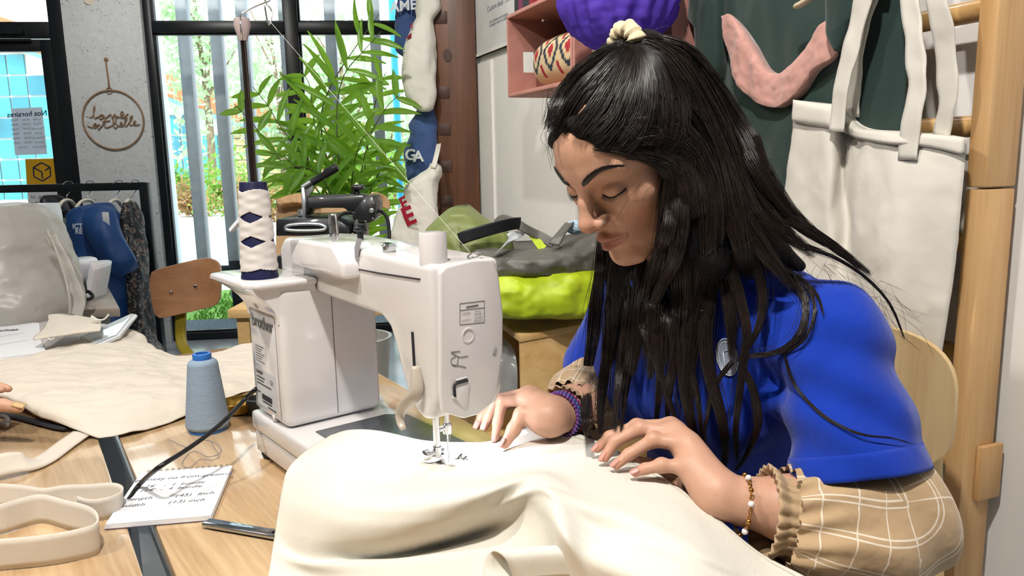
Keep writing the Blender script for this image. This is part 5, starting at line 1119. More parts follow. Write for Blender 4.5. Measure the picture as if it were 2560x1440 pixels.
# ---- clothes rack with garments
RD = 4.5
rk = thing('clothes_rack', 'low black metal clothes rail standing before the plaster pillar', 'clothes rack', Dp(200, 900, RD) * arr((1, 1, 0)))
pa_, pb_ = Dp(-120, 470, RD), Dp(362, 465, RD); pb_[2] = pa_[2] = float(Dp(360, 465, RD)[2])
part('top_rail', Geo().bar(pa_, pb_, .045, .045), m_black, rk, bevel=.003)
for nm, q in (('post', pb_), ('post', pb_ + arr((-1.55, .0, 0)))): part(nm, Geo().bar((q[0], q[1], .045), (q[0], q[1], q[2] + .02), .05, .05), m_black, rk, bevel=.003)
for q in (pb_, pb_ + arr((-1.55, 0, 0))): part('foot', Geo().bar((q[0], q[1] - .25, .0225), (q[0], q[1] + .25, .0225), .045, .045), m_black, rk)
m_hng = mat('hanger_white', '#e2dccd', rough=.5); m_wire = mat('hook_wire', '#c4c7cb', rough=.25, metal=.9)
def hanger(label, px, py, dep, wpx, m=m_hng, drop=20):
    t = thing('clothes_hanger', label, 'hanger', Dp(px, py, dep), 'hangers on the black rail'); zr = pb_[2] + .03
    top = Dp(px, 452, dep); x_ = top[0]; y_ = RD * fw[1] - .0 ; y_ = pb_[1]
    part('hook', Geo().tube(spline([(x_ - .018, y_ - .03, zr - .012), (x_ - .01, y_ - .0, zr + .004), (x_ + .005, y_ + .028, zr), (x_ + .004, y_ + .03, zr - .03), (x_ + .002, y_ + .0 - .035, zr - .075), tuple(Dp(px, py, dep))], 26), .003, 6), m_wire, t, smooth=True)
    a, b, c = Dp(px - wpx, py + drop, dep - .05), Dp(px, py, dep), Dp(px + wpx, py + drop * .8, dep + .08)
    part('shoulder_bar', Geo().tube(spline([a, a * .5 + b * .5 + UP * .012, b, c * .5 + b * .5 + UP * .012, c], 24), .012, 8, flat=.8), m, t, smooth=True); return t
hanger('white hanger on the black rail above the grey-green top', 167, 500, 4.48, 22)
hanger('white hanger on the black rail left above the blue jacket', 216, 500, 4.46, 26)
hanger('white broad hanger inside the blue jacket on the rail', 287, 500, 4.45, 18)
hanger('pale hanger holding the dark floral dress at rail end', 322, 500, 4.42, 10)
def garment(name, label, rows, dep, thick, m, seed, face=0, amp=.03, cat='garment'):
    t = thing(name, label, cat, Dp((rows[-1][1] + rows[-1][2]) / 2, rows[-1][0], dep), 'garments on the black rail')
    part('cloth_body', outline_loft(rows, dep, thick, amp=amp, nsc=6, seed=seed, nrow=60, seg=48, face=face, amp2=.006, nsc2=20), m, t, smooth=True); return t
m_dj = mat('garment_charcoal', '#2c2d35', rough=.5, var=.1); m_gg = mat('garment_greygreen', '#5a625c', rough=.8, var=.06); m_bj = mat('garment_blue', '#12407a', rough=.6, var=.08, bump=.2, bscale=10, bdist=.01); m_nv = mat('garment_navy', '#141b33', rough=.7, var=.1)
garment('dark_jacket', 'charcoal hooded jacket hanging leftmost on the black rail', [(488, 112, 128, .5), (500, 112, 142, 1), (530, 118, 160, 1), (560, 130, 172, 1), (640, 120, 176, 1), (760, 110, 176, 1)], 4.52, .18, m_dj, 4)
garment('grey_green_top', 'grey-green top hanging between dark jacket and blue jacket', [(545, 148, 176, .7), (560, 146, 186, 1), (600, 150, 190, 1), (640, 165, 192, 1), (760, 160, 196, 1)], 4.42, .14, m_gg, 6)
bj = garment('blue_jacket', 'bright blue jacket with white chest lettering on the black rail', [(508, 236, 262, .5), (522, 190, 275, .8), (560, 181, 300, 1), (600, 184, 315, 1), (660, 190, 322, 1), (760, 210, 325, 1), (860, 250, 340, 1), (960, 260, 350, 1)], 4.32, .24, m_bj, 8)
part('sleeve', slab([[(212, 522, 4.2), (250, 515, 4.2), (285, 530, 4.2)], [(205, 560, 4.15), (260, 570, 4.12), (300, 580, 4.15)], [(230, 620, 4.13), (275, 620, 4.1), (318, 615, 4.13)], [(262, 668, 4.14), (300, 662, 4.1), (335, 645, 4.13)], [(296, 694, 4.15), (318, 680, 4.13), (336, 660, 4.15)]], .1, 30, 40, amp=.01, nsc=9, bulge=.03), m_bj, bj, smooth=True)
part('lettering', merge(text_geo('ICT', .038, Dp(194, 566, 4.155), unit((1, -.1, .02)), UP, bold=.001), text_geo('RE', .038, Dp(197, 579, 4.155), unit((1, -.1, .02)), UP, bold=.001)), m_wpr, bj)
part('hang_tag', Geo().box(Dp(265, 548, 4.12), (.035, .004, .075)), m_paper, bj, bevel=.0015)
m_flo = bpy.data.materials.new('floral_print'); m_flo.use_nodes = True; t_ = m_flo.node_tree; b_ = t_.nodes['Principled BSDF']; b_.inputs['Roughness'].default_value = .6
tcn = t_.nodes.new('ShaderNodeTexCoord'); no = t_.nodes.new('ShaderNodeTexVoronoi'); no.inputs['Scale'].default_value = 9; nn = t_.nodes.new('ShaderNodeTexNoise'); nn.inputs['Scale'].default_value = 14; nn.inputs['Distortion'].default_value = 3
t_.links.new(tcn.outputs['Object'], no.inputs['Vector']); t_.links.new(tcn.outputs['Object'], nn.inputs['Vector'])
cr = t_.nodes.new('ShaderNodeValToRGB'); cr.color_ramp.interpolation = 'CONSTANT'; e = cr.color_ramp.elements; e[0].color = (.006, .008, .014, 1); e[1].position = .56; e[1].color = (*lin('#a08a7c'), 1)
e2 = cr.color_ramp.elements.new(.62); e2.color = (*lin('#22403a'), 1); e3 = cr.color_ramp.elements.new(.68); e3.color = (*lin('#8a3a4c'), 1)
t_.links.new(nn.outputs[0], cr.inputs[0]); t_.links.new(cr.outputs[0], b_.inputs['Base Color'])
garment('floral_dress', 'long black floral print dress at the right end of rail', [(505, 318, 332, .5), (540, 312, 345, .8), (600, 312, 352, 1), (680, 318, 362, 1), (760, 326, 372, 1), (840, 345, 382, 1), (900, 360, 412, 1), (960, 365, 418, 1)], 4.36, .2, m_flo, 10)

# ---- grey desk, plastic bag, card terminal, tablet, papers, pouches
m_gd = wood('greyed_wood', '#9a8d80', '#b9aea2', rough=.3, axis=0, scale=1.6, coat=.3)
DZ = .755
dq = [Zp(262, 702, DZ), Zp(314, 798, DZ)]; dn = unit(dq[1] - dq[0]); dq = [dq[0], dq[0] + dn * .78]; L_ = arr((-1.15, -.06, 0))
dk = thing('counter_desk', 'greyish wood desk in front of the clothes rail at left', 'desk', (dq[0] + dq[1]) / 2 * arr((1, 1, 0)) + L_ / 2)
part('desk_top', Geo().prism([dq[0] - UP * .03, dq[1] - UP * .03, dq[1] + L_ - UP * .03, dq[0] + L_ - UP * .03], UP * .03), m_gd, dk, bevel=.002)
for q in (dq[0] + L_ * .06 + dn * .05, dq[1] + L_ * .06 - dn * .05, dq[0] + L_ * .94 + dn * .05, dq[1] + L_ * .94 - dn * .05): part('leg', Geo().bar((q[0], q[1], 0), (q[0], q[1], DZ - .03), .05, .05), m_steel, dk)
m_pb = translucent_mat('milky_plastic', '#dedad4', '#e8e4de', .45, rough=.3, var=.06, transp=.12)
pbd = 2.36
pbg = thing('plastic_bag', 'big milky plastic bag standing on the grey desk at left edge', 'bag', Zp(90, 808, DZ))
part('bag_film', outline_loft([(508, -10, 30, .4), (516, -60, 60, .7), (540, -75, 92, .9), (590, -80, 122, 1.05), (650, -85, 150, 1.1), (720, -85, 178, 1.2), (765, -85, 188, 1.2), (792, -80, 180, 1.1)], pbd, .34, amp=.022, nsc=7, seed=3, power=2.5, nrow=60, seg=60, amp2=.008, nsc2=24), m_pb, pbg, smooth=True)
part('bag_contents', outline_loft([(560, -40, 50, .8), (600, -45, 85, 1), (700, -45, 105, 1), (740, -40, 125, 1), (785, -30, 120, .9)], pbd, .2, amp=.02, nsc=8, seed=9), mat('contents_white', '#cfcdca', rough=.8), pbg, smooth=True)
part('gusset_edge', strip([Dp(130, 590, pbd - .1), Dp(160, 655, pbd - .1), Dp(186, 715, pbd - .1), Dp(198, 760, pbd - .1), Dp(194, 798, pbd - .1)], .03, (1, 0, .2), 'gusset', m_pb, pbg, solid=.002, amp=.01).data and Geo().tube(spline([Dp(118, 575, pbd - .12), Dp(140, 625, pbd - .13), Dp(165, 700, pbd - .13), Dp(175, 760, pbd - .13), Dp(172, 796, pbd - .12)], 30), .004, 6), m_pb, pbg, smooth=True)
bx = thing('storage_tub', 'white lidded plastic tub behind the milky plastic bag', 'tub', Dp(100, 690, 2.75) * arr((1, 1, 0)) + UP * DZ)
part('tub_body', outline_loft([(512, 20, 108, 1), (540, 15, 118, 1), (640, 10, 130, 1), (745, 0, 150, 1)], 2.72, .25, power=5, nrow=20), mat('tub_white', '#d5d6da', rough=.35), bx, smooth=True, auto=40)
ct = thing('card_printer', 'small white desktop device with curved cover on the grey desk', 'device', Dp(200, 735, 2.85) * arr((1, 1, 0)) + UP * DZ)
part('device_body', outline_loft([(646, 180, 212, .8), (655, 176, 224, 1), (690, 176, 226, 1), (700, 178, 222, 1), (752, 190, 214, .9), (757, 192, 210, .6)], 2.85, .16, power=4, nrow=40), mat('device_white', '#dcdbe0', rough=.3), ct, smooth=True, auto=50)
part('device_shell', slab([[(224, 655, 2.78), (232, 668, 2.78), (236, 675, 2.78)], [(218, 700, 2.78), (226, 705, 2.78), (230, 708, 2.78)], [(208, 748, 2.78), (216, 752, 2.78), (220, 750, 2.78)]], .14, 12, 20), MATS['device_white'], ct, smooth=True)
part('cable', Geo().tube(spline([Dp(196, 692, 2.68), Dp(210, 705, 2.66), Dp(213, 730, 2.64), Dp(205, 745, 2.6), Dp(222, 748, 2.58), Dp(232, 740, 2.6), Dp(218, 728, 2.62), Dp(206, 742, 2.6), Zp(214, 752, DZ + .006)], 60), .006, 8), m_rub, ct, smooth=True)
# T1 far end: tablet, papers, drawstring pouches
tbp = [Zp(222, 848, .775), Zp(340, 782, .80), Zp(322, 810, .79)]
tz = thing('tablet', 'glossy white tablet lying tilted behind the calico sheet', 'tablet', Zp(290, 830, .757))
c4 = [Dp(200, 842, 1.98), Dp(330, 783, 2.12), Dp(342, 786, 2.10), Dp(300, 838, 1.93), Dp(230, 868, 1.88)]
part('tablet_body', Geo().prism(c4, (.0, .004, -.009)), mat('tablet_white', '#d8dde2', rough=.2), tz, bevel=.002)
c5 = [c4[0] * .93 + c4[3] * .07, c4[1] * .95 + c4[3] * .05, c4[2] * .90 + c4[0] * .10, c4[3] * .92 + c4[0] * .08, c4[4] * .94 + c4[1] * .06]
part('screen_glass', Geo().prism([q + arr((0, -.001, .0015)) for q in c5], (0, 0, .0006)), mat('screen_pale', '#c9d6dc', rough=.05, spec=.8), tz)
g = Geo()
for i, (c_, w_) in enumerate((((-10, 830), 0), ((5, 862), 1))): pass
pp = thing('paper_stack', 'white printed form sheets lying at the left edge behind the calico', 'papers', Zp(40, 880, .757))
def sheetq(n, q, z, m=m_paper): return part(n, Geo().prism([Zp(x, y, z) for x, y in q], UP * .0012), m, pp)
sheetq('sheet', [(-90, 816), (45, 804), (98, 808), (108, 905), (-90, 960)], .795); sheetq('sheet', [(-90, 858), (100, 846), (120, 890), (-90, 960)], .799)
part('print_heading', text_geo('Cruches', .026, Zp(2, 826, .7985), unit((1, .25, 0)), unit((-.25, 1, 0)), bold=.0008), m_ink, pp)
for q0, q1, zq in (((-40, 848), (60, 832), .7985), ((-40, 868), (70, 850), .8015), ((-40, 900), (85, 885), .8015)): part('ruled_line', Geo().bar(Zp(*q0, zq), Zp(*q1, zq), .0008, .0003), m_ink, pp)
part('under_stack', Geo().prism([Zp(x, y, .7515) for x, y in ((-90, 835), (170, 830), (300, 850), (180, 935), (-90, 990))], UP * .042), mat('parcel_grey', '#c9c4c2', rough=.6), pp, bevel=.004)
po = thing('drawstring_pouch', 'flat cream drawstring cotton pouch lying on the papers', 'pouch', Zp(170, 840, .80))
part('pouch_cloth', slab([[(122, 786, 2.02), (150, 788, 2.0), (200, 797, 2.0), (250, 800, 2.0)], [(105, 825, 1.93), (150, 818, 1.92), (200, 812, 1.93), (252, 805, 1.95)], [(85, 842, 1.88), (150, 836, 1.86), (200, 828, 1.88), (252, 825, 1.9)], [(86, 850, 1.87), (150, 842, 1.86), (200, 834, 1.88), (250, 828, 1.9)]], .03, 50, 30, amp=.012, nsc=14, seed=3), m_calw, po, smooth=True)
part('drawstring', Geo().tube(spline([Dp(250, 803, 1.94), Dp(238, 796, 1.94), Dp(229, 790, 1.94), Dp(234, 798, 1.93), Dp(250, 800, 1.93), Dp(262, 797, 1.93), Dp(272, 786, 1.93)], 30), .0022, 6).tube(spline([Dp(120, 846, 1.85), Dp(128, 849, 1.85), Dp(136, 845, 1.85)], 10), .002, 6), m_wb, po, smooth=True)
# ================================================================== PERSON (implicit-surface body, meshed with surface nets)
def smin(a, b, k):
    if k <= 0: return np.minimum(a, b)
    h = np.maximum(k - np.abs(a - b), 0) / k; return np.minimum(a, b) - h * h * k * .25
def smax(a, b, k): return -smin(-a, -b, k)
class Prim:
    def __init__(s, kind, k=.01, op='add', **q): s.kind, s.k, s.op, s.q = kind, k, op, q
    def d(s, P):
        q = s.q
        if s.kind == 'ell':
            L = (P - q['c']) @ q['R']; r = q['r']; k0 = np.sqrt(((L / r) ** 2).sum(1)); k1 = np.sqrt(((L / (r * r)) ** 2).sum(1)) + 1e-9; return k0 * (k0 - 1) / k1
        if s.kind == 'cap':
            a, ab = q['a'], q['b'] - q['a']; pa = P - a; h = np.clip(pa @ ab / (ab @ ab + 1e-12), 0, 1)
            return np.sqrt(((pa - h[:, None] * ab) ** 2).sum(1)) - (q['ra'] + (q['rb'] - q['ra']) * h)
        if s.kind == 'plane': return (P - q['p']) @ q['n']
def ell(c, r, R=None, **k): return Prim('ell', c=arr(c), r=arr(r), R=np.eye(3) if R is None else R, **k)
def cap(a, b, ra, rb=None, **k): return Prim('cap', a=arr(a), b=arr(b), ra=ra, rb=ra if rb is None else rb, **k)
def chain(pts, rs, k=.006, k0=None): return [cap(pts[i], pts[i + 1], rs[i], rs[i + 1], k=(k0 if (i == 0 and k0) else k)) for i in range(len(pts) - 1)]
def field(prims, P, disp=None):
    d = np.full(len(P), 1.0)
    for s in prims:
        e = s.d(P)
        if s.op == 'add': d = smin(d, e, s.k)
        elif s.op == 'sub': d = smax(d, -e, s.k)
        else: d = smax(d, e, s.k)
    if disp is not None: d = d - disp(P)
    return d
def sdf_mesh(prims, lo, hi, h, disp=None, nb=12):
    lo, hi = arr(lo), arr(hi); n = np.ceil((hi - lo) / (h * nb)).astype(int); B = h * nb
    ii = np.stack(np.meshgrid(*[np.arange(k) for k in n], indexing='ij'), -1).reshape(-1, 3); Cc = lo + (ii + .5) * B; rb = B * .8661
    E = [s.d(Cc) for s in prims]; d = np.full(len(Cc), 1.0)
    for s, e in zip(prims, E):
        d = smin(d, e, s.k) if s.op == 'add' else (smax(d, -e, s.k) if s.op == 'sub' else smax(d, e, s.k))
    act = np.where(np.abs(d) < rb * 1.5 + .006)[0]
    E = np.stack(E, 1); g1 = np.arange(nb + 1); G = np.stack(np.meshgrid(g1, g1, g1, indexing='ij'), -1).reshape(-1, 3) * h
    N = n * nb + 2; gid = lambda c: (c[..., 0] * N[1] + c[..., 1]) * N[2] + c[..., 2]
    ids, pos, quads = [], [], []
    cor = [(a, b, c) for a in (0, 1) for b in (0, 1) for c in (0, 1)]
    for bi in act:
        sel = [s for s, e in zip(prims, E[bi]) if e < rb * 1.6 + s.k * 2 + .02 or s.op == 'int']
        if not sel: continue
        P = lo + ii[bi] * B + G; D = field(sel, P, disp).reshape(nb + 1, nb + 1, nb + 1); S = D < 0
        if S.all() or not S.any(): continue
        sub = [S[a:a + nb, b:b + nb, c:c + nb] for a, b, c in cor]; cnt = sum(x.astype(int) for x in sub); m = (cnt > 0) & (cnt < 8)
        cells = np.argwhere(m); base = ii[bi] * nb; acc = np.zeros((len(cells), 3)); num = np.zeros(len(cells))
        dv = {c: D[cells[:, 0] + c[0], cells[:, 1] + c[1], cells[:, 2] + c[2]] for c in cor}
        for c in cor:
            for ax in range(3):
                if c[ax]: continue
                c2 = tuple(c[i] + (1 if i == ax else 0) for i in range(3)); a, b = dv[c], dv[c2]; x = (a < 0) != (b < 0); t = np.where(x, a / np.where(x, a - b, 1), 0)
                p = np.tile(np.array(c, float), (len(cells), 1)); p[:, ax] += t; acc += p * x[:, None]; num += x
        ids.append(gid(cells + base)); pos.append(lo + (cells + base + acc / num[:, None]) * h)
        for ax in range(3):
            A = S[:nb, :nb, :nb]; Bs = [S[1:, :nb, :nb], S[:nb, 1:, :nb], S[:nb, :nb, 1:]][ax]; e = np.argwhere(A != Bs)
            if not len(e): continue
            fl = A[e[:, 0], e[:, 1], e[:, 2]]; e = e + base; u, v = [(1, 2), (2, 0), (0, 1)][ax]; U_, V_ = np.eye(3, dtype=int)[u], np.eye(3, dtype=int)[v]
            q = np.stack([gid(e), gid(e - U_), gid(e - U_ - V_), gid(e - V_)], 1); q[~fl] = q[~fl][:, ::-1]; quads.append(q)
    ids = np.concatenate(ids); pos = np.concatenate(pos); Q = np.concatenate(quads); o = np.argsort(ids); ids, pos = ids[o], pos[o]
    k = np.searchsorted(ids, Q); k = np.clip(k, 0, len(ids) - 1); ok = (ids[k] == Q).all(1); return pos, k[ok]
def npmesh(name, V, Q, m, parent, attrs=None, vec=None):
    org = ORG[parent.name]; me = bpy.data.meshes.new(name); V = V - org
    me.vertices.add(len(V)); me.vertices.foreach_set('co', V.astype(np.float32).ravel()); k = Q.shape[1]
    me.loops.add(Q.size); me.loops.foreach_set('vertex_index', Q.astype(np.int32).ravel()); me.polygons.add(len(Q)); me.polygons.foreach_set('loop_start', np.arange(0, Q.size, k, dtype=np.int32))
    me.polygons.foreach_set('use_smooth', np.ones(len(Q), bool)); me.update(calc_edges=True)
    if attrs is not None:
        at = me.color_attributes.new('Col', 'FLOAT_COLOR', 'POINT'); at.data.foreach_set('color', np.c_[attrs, np.ones(len(attrs))].astype(np.float32).ravel())
    if vec is not None:
        at = me.attributes.new('suv', 'FLOAT_VECTOR', 'POINT'); at.data.foreach_set('vector', vec.astype(np.float32).ravel())
    me.validate(); me.materials.append(m); o = bpy.data.objects.new(name, me); COL.objects.link(o); o.parent = parent; ORG[o.name] = org; return o
def relax(V, Q, it=2, lam=.5):
    n = len(V)
    for _ in range(it):
        S = np.zeros((n, 3)); c = np.zeros(n)
        for a in range(4):
            b = (a + 1) % 4; np.add.at(S, Q[:, a], V[Q[:, b]]); np.add.at(c, Q[:, a], 1); np.add.at(S, Q[:, b], V[Q[:, a]]); np.add.at(c, Q[:, b], 1)
        V = V + lam * (S / np.maximum(c, 1)[:, None] - V)
    return V

# ---- head frame (fitted to the photo): x her right, y forward, z up; origin between the ears
def rot(yaw, p, ro):
    cy, sy, cp, sp, cr, sr = math.cos(yaw), math.sin(yaw), math.cos(p), math.sin(p), math.cos(ro), math.sin(ro)
    return np.array([[cy, -sy, 0], [sy, cy, 0], [0, 0, 1]]) @ np.array([[1, 0, 0], [0, cp, -sp], [0, sp, cp]]) @ np.array([[cr, 0, sr], [0, 1, 0], [-sr, 0, cr]])
HR = rot(R(128.7), R(-34.3), R(.85)); HO = arr((.1588, .9848, 1.2195))
def H(p): return HO + HR @ arr(p)
def hl(P): return (P - HO) @ HR
def he(c, r, **k): return ell(H(c), r, HR, **k)
def hc(a, b, ra, rb=None, **k): return cap(H(a), H(b), ra, rb, **k)
head = [he((0, -.012, .048), (.073, .093, .079)), he((0, .024, .055), (.061, .068, .060), k=.02), he((0, .028, -.014), (.057, .056, .072), k=.02)]
for s in (-1, 1):
    head += [he((s * .041, .047, -.001), (.023, .025, .021), k=.022), hc((s * .054, .0, -.03), (s * .046, .022, -.062), .016, .015, k=.018), hc((s * .046, .022, -.062), (s * .016, .068, -.081), .015, .014, k=.018)]
head += [he((0, .062, -.040), (.030, .031, .030), k=.018), he((0, .0755, -.079), (.0185, .0185, .0155), k=.014)]
for s in (-1, 1): head += [hc((s * .012, .0835, .045), (s * .046, .066, .046), .009, .008, k=.014)]
for s in (-1, 1): head += [he((s * .032, .0945, .022), (.019, .0165, .0115), k=.013, op='sub'), he((s * .031, .0715, .0205), (.0150, .0130, .0125), k=.0035)]
head += [hc((0, .0845, .037), (0, .0965, .014), .0068, .0078, k=.012), hc((0, .0965, .014), (0, .1075, -.007), .0078, .0098, k=.006), he((0, .1080, -.009), (.0105, .0105, .0098), k=.005)]
for s in (-1, 1): head += [he((s * .0128, .0965, -.0125), (.0072, .0115, .0075), k=.005)]
head += [hc((0, .107, -.016), (0, .096, -.0225), .0046, .005, k=.006)]
for s in (-1, 1): head += [he((s * .0066, .1015, -.0208), (.0034, .0062, .003), k=.002, op='sub')]
for s in (-1, 1):
    head += [hc((s * .003, .0972, -.0382), (s * .0235, .0835, -.0440), .0058, .0024, k=.004), hc((0, .0952, -.0520), (s * .019, .0840, -.0470), .0072, .0026, k=.004)]
for s in (-1, 1): head += [hc((0, .1035, -.0448), (s * .0135, .0975, -.0438), .0010, k=.0025, op='sub'), hc((s * .0135, .0975, -.0438), (s * .0255, .0862, -.0455), .0010, .0012, k=.0025, op='sub')]
head += [hc((-.008, .1, -.0655), (.008, .1, -.0655), .005, k=.01, op='sub'), hc((0, .1035, -.026), (0, .1040, -.034), .0016, k=.004, op='sub')]
for s in (-1, 1):     # lid crease and lash line
    cr = [(s * .0185, .0835, .0275), (s * .027, .0862, .0315), (s * .036, .083, .0315), (s * .0445, .0745, .0265)]
    for i in range(3): head.append(hc(cr[i], cr[i + 1], .0009, k=.0022, op='sub'))
    ll = [(s * .0175, .0835, .0165), (s * .026, .0868, .0135), (s * .036, .0838, .0130), (s * .0455, .0735, .0172)]
    for i in range(3): head.append(hc(ll[i], ll[i + 1], .0008, k=.002, op='sub'))
    head.append(he((s * .0735, -.006, .0), (.007, .017, .029), k=.008))

# ---- skeleton from the photo
FB, LB = unit(-MV), unit(MU)                                    # body forward, body left
C7 = arr((.270, 1.078, 1.085))
SL, EL, WL = Dp(2075, 845, .95), Dp(2225, 1318, .90), Dp(1800, 1243, .905)
SR, ER, WR = arr((.192, 1.225, 1.0)), Dp(1530, 985, 1.22), Dp(1376, 1046, 1.075)
nk0 = H((0, -.028, -.045)); NB = C7 + FB * .035 + UP * -.015
body = head + [cap(nk0, NB, .050, .055, k=.03), cap(NB, SL, .045, .042, k=.03), cap(NB, SR, .045, .042, k=.03), cap(SL, EL, .046, .041, k=.02), cap(SR, ER, .045, .040, k=.02)]
fa = EL + (WL - EL) * .55; body += [cap(EL, fa, .041, .038, k=.02), cap(fa, WL, .038, .0255, k=.02)]
fa2 = ER + (WR - ER) * .55; body += [cap(ER, fa2, .039, .034, k=.02), cap(fa2, WR, .034, .0245, k=.02)]
# left hand: palm down, fingers curled on the cloth
LHm = {'i': [(1676, 1066, .985), (1592, 1066, .998), (1523, 1092, 1.000), (1493, 1122, .998)], 'm': [(1688, 1080, .965), (1600, 1072, .975), (1537, 1104, .976), (1512, 1144, .970)],
       'r': [(1722, 1112, .945), (1634, 1100, .955), (1572, 1136, .955), (1541, 1162, .950)], 'p': [(1718, 1168, .925), (1654, 1164, .930), (1612, 1172, .932), (1589, 1182, .930)]}
fr = {'i': (.0098, .0086, .0074, .0058), 'm': (.0102, .0090, .0078, .0062), 'r': (.0098, .0087, .0075, .0060), 'p': (.0090, .0080, .0068, .0055), 't': (.0125, .0105, .0092, .0068)}
LJ = {f: [Dp(*q) for q in v] for f, v in LHm.items()}
for f in 'imrp':
    body.append(cap(WL + (LJ[f][0] - WL) * .12, LJ[f][0], .0185, .0125, k=.018)); body += chain(LJ[f], fr[f], k=.004, k0=.006)
    body.append(ell(LJ[f][1] + UP * .001, (fr[f][1] * 1.08,) * 3, k=.005))
LT = [Dp(1745, 1215, .955), Dp(1690, 1200, .985), Dp(1625, 1165, 1.0), Dp(1585, 1150, 1.0)]
body.append(cap(WL, LT[0], .019, .016, k=.015)); body += chain(LT, fr['t'], k=.006, k0=.012)
# right hand: thumb and index press the cloth beside the needle
RHm = {'i': [(1318, 998, 1.105), (1255, 1003, 1.110), (1244, 1056, 1.108), (1238, 1094, 1.100)], 'm': [(1322, 985, 1.125), (1240, 1000, 1.135), (1222, 1040, 1.130), (1211, 1066, 1.122)],
       'r': [(1330, 990, 1.145), (1240, 1002, 1.155), (1206, 1040, 1.150), (1193, 1064, 1.142)], 'p': [(1345, 1005, 1.16), (1270, 1010, 1.17), (1225, 1035, 1.165), (1205, 1055, 1.158)], 't': [(1350, 1045, 1.072), (1304, 1036, 1.072), (1284, 1074, 1.066), (1262, 1110, 1.056)]}
RJ = {f: [Dp(*q) for q in v] for f, v in RHm.items()}
for f in 'imrp':
    body.append(cap(WR + (RJ[f][0] - WR) * .12, RJ[f][0], .0180, .0120, k=.018)); body += chain(RJ[f], fr[f], k=.004, k0=.006)
body.append(cap(WR, RJ['t'][0], .019, .0155, k=.015)); body += chain(RJ['t'], fr['t'], k=.006, k0=.012)

pe = thing('person', 'woman in blue polo and beige checked shirt sewing at the machine, looking down', 'person', (.40, 1.18, 0))
lo_b = np.minimum.reduce([SL, EL, WL, SR, ER, WR, H((0, 0, 0)), LJ['i'][3], RJ['r'][3]]) - .15; hi_b = np.maximum.reduce([SL, EL, WL, SR, ER, WR, H((0, 0, 0))]) + .16
V, Q = sdf_mesh(body, lo_b, hi_b, .0017); V = relax(V, Q, 2, .35)
L = hl(V); skin = np.tile(np.array(lin('#c99b82')), (len(V), 1))
def gauss(c, r): return np.exp(-(((L - arr(c)) / arr(r)) ** 2).sum(1))
def tint(w_, col): global skin; skin = skin * (1 - w_[:, None]) + np.array(lin(col)) * w_[:, None]
fy = L[:, 1] > .05
for s in (-1, 1):
    tint(.35 * gauss((s * .04, .06, -.02), (.022, .03, .02)), '#b5684f')
    tint(.45 * gauss((s * .032, .085, .010), (.016, .012, .006)), '#7d5a5a'); tint(.35 * gauss((s * .030, .085, .028), (.016, .012, .006)), '#8f6455')
    tint(.5 * gauss((s * .046, .074, .02), (.006, .01, .006)), '#5d4343')
tint(.35 * gauss((0, .11, -.01), (.014, .012, .012)), '#b5654c'); tint(.3 * gauss((0, .085, .08), (.04, .03, .03)), '#c59678')
lipw = np.clip(1.25 * np.exp(-((L[:, 2] + .0445 + .00018 * 0) / .0100) ** 4) * np.exp(-(L[:, 0] / .0215) ** 6) * (L[:, 1] > .076) * np.exp(-np.maximum(0, (.0875 - L[:, 1]) / .006) ** 2), 0, 1)
tint(lipw * .75, '#a9685e')
mw_ = np.exp(-((L[:, 2] + .0445) / .0012) ** 2) * (np.abs(L[:, 0]) < .025) * (L[:, 1] > .08); tint(.55 * mw_, '#5a2c2a')
for J in list(LJ.values()) + list(RJ.values()):
    dd = np.sqrt(((V - J[3]) ** 2).sum(1)); tint(.35 * np.exp(-(dd / .012) ** 2), '#cf7f68'); dd = np.sqrt(((V - J[1]) ** 2).sum(1)); tint(.2 * np.exp(-(dd / .008) ** 2), '#a5664e')
m_skin = mat('skin', '#c99b82', rough=.46, var=.035, vscale=90, bump=.10, bscale=420, bdist=.0006, attr='Col', spec=.45)
npmesh('body', V, Q, m_skin, pe, skin)
# nails
m_nail = mat('fingernail', '#d0988a', rough=.2, var=.03, coat=.4)
def nail(J, up, r):
    t = unit(J[3] - J[2]); n_ = unit(arr(up) - t * (arr(up) @ t)); x_ = np.cross(t, n_); c_ = J[3] + t * r * .25 + n_ * r * .60; P = []
    for a in np.linspace(-1, 1, 7):
        row = []
        for b in np.linspace(-1, 1, 6): row.append(c_ + x_ * b * r * .72 * (1 - .25 * max(a, 0) ** 2) + t * a * r * 1.05 + n_ * (r * .38 * (1 - b * b * .75) - .10 * r * a))
        P.append(row)
    part('fingernail', Geo().grid(P), m_nail, pe, smooth=True, solid=.0008)
for f, u_ in (('i', (-.5, -.25, .55)), ('m', (-.75, -.35, .45)), ('r', (-.75, -.4, .45)), ('p', (-.7, -.5, .5))): nail(LJ[f], u_, fr[f][3])
nail(RJ['i'], (-.35, -.85, .1), fr['i'][3]); nail(RJ['m'], (-.3, -.85, .1), fr['m'][3]); nail(RJ['r'], (-.3, -.85, .1), fr['r'][3]); nail(RJ['t'], (-.75, -.5, .25), fr['t'][3])
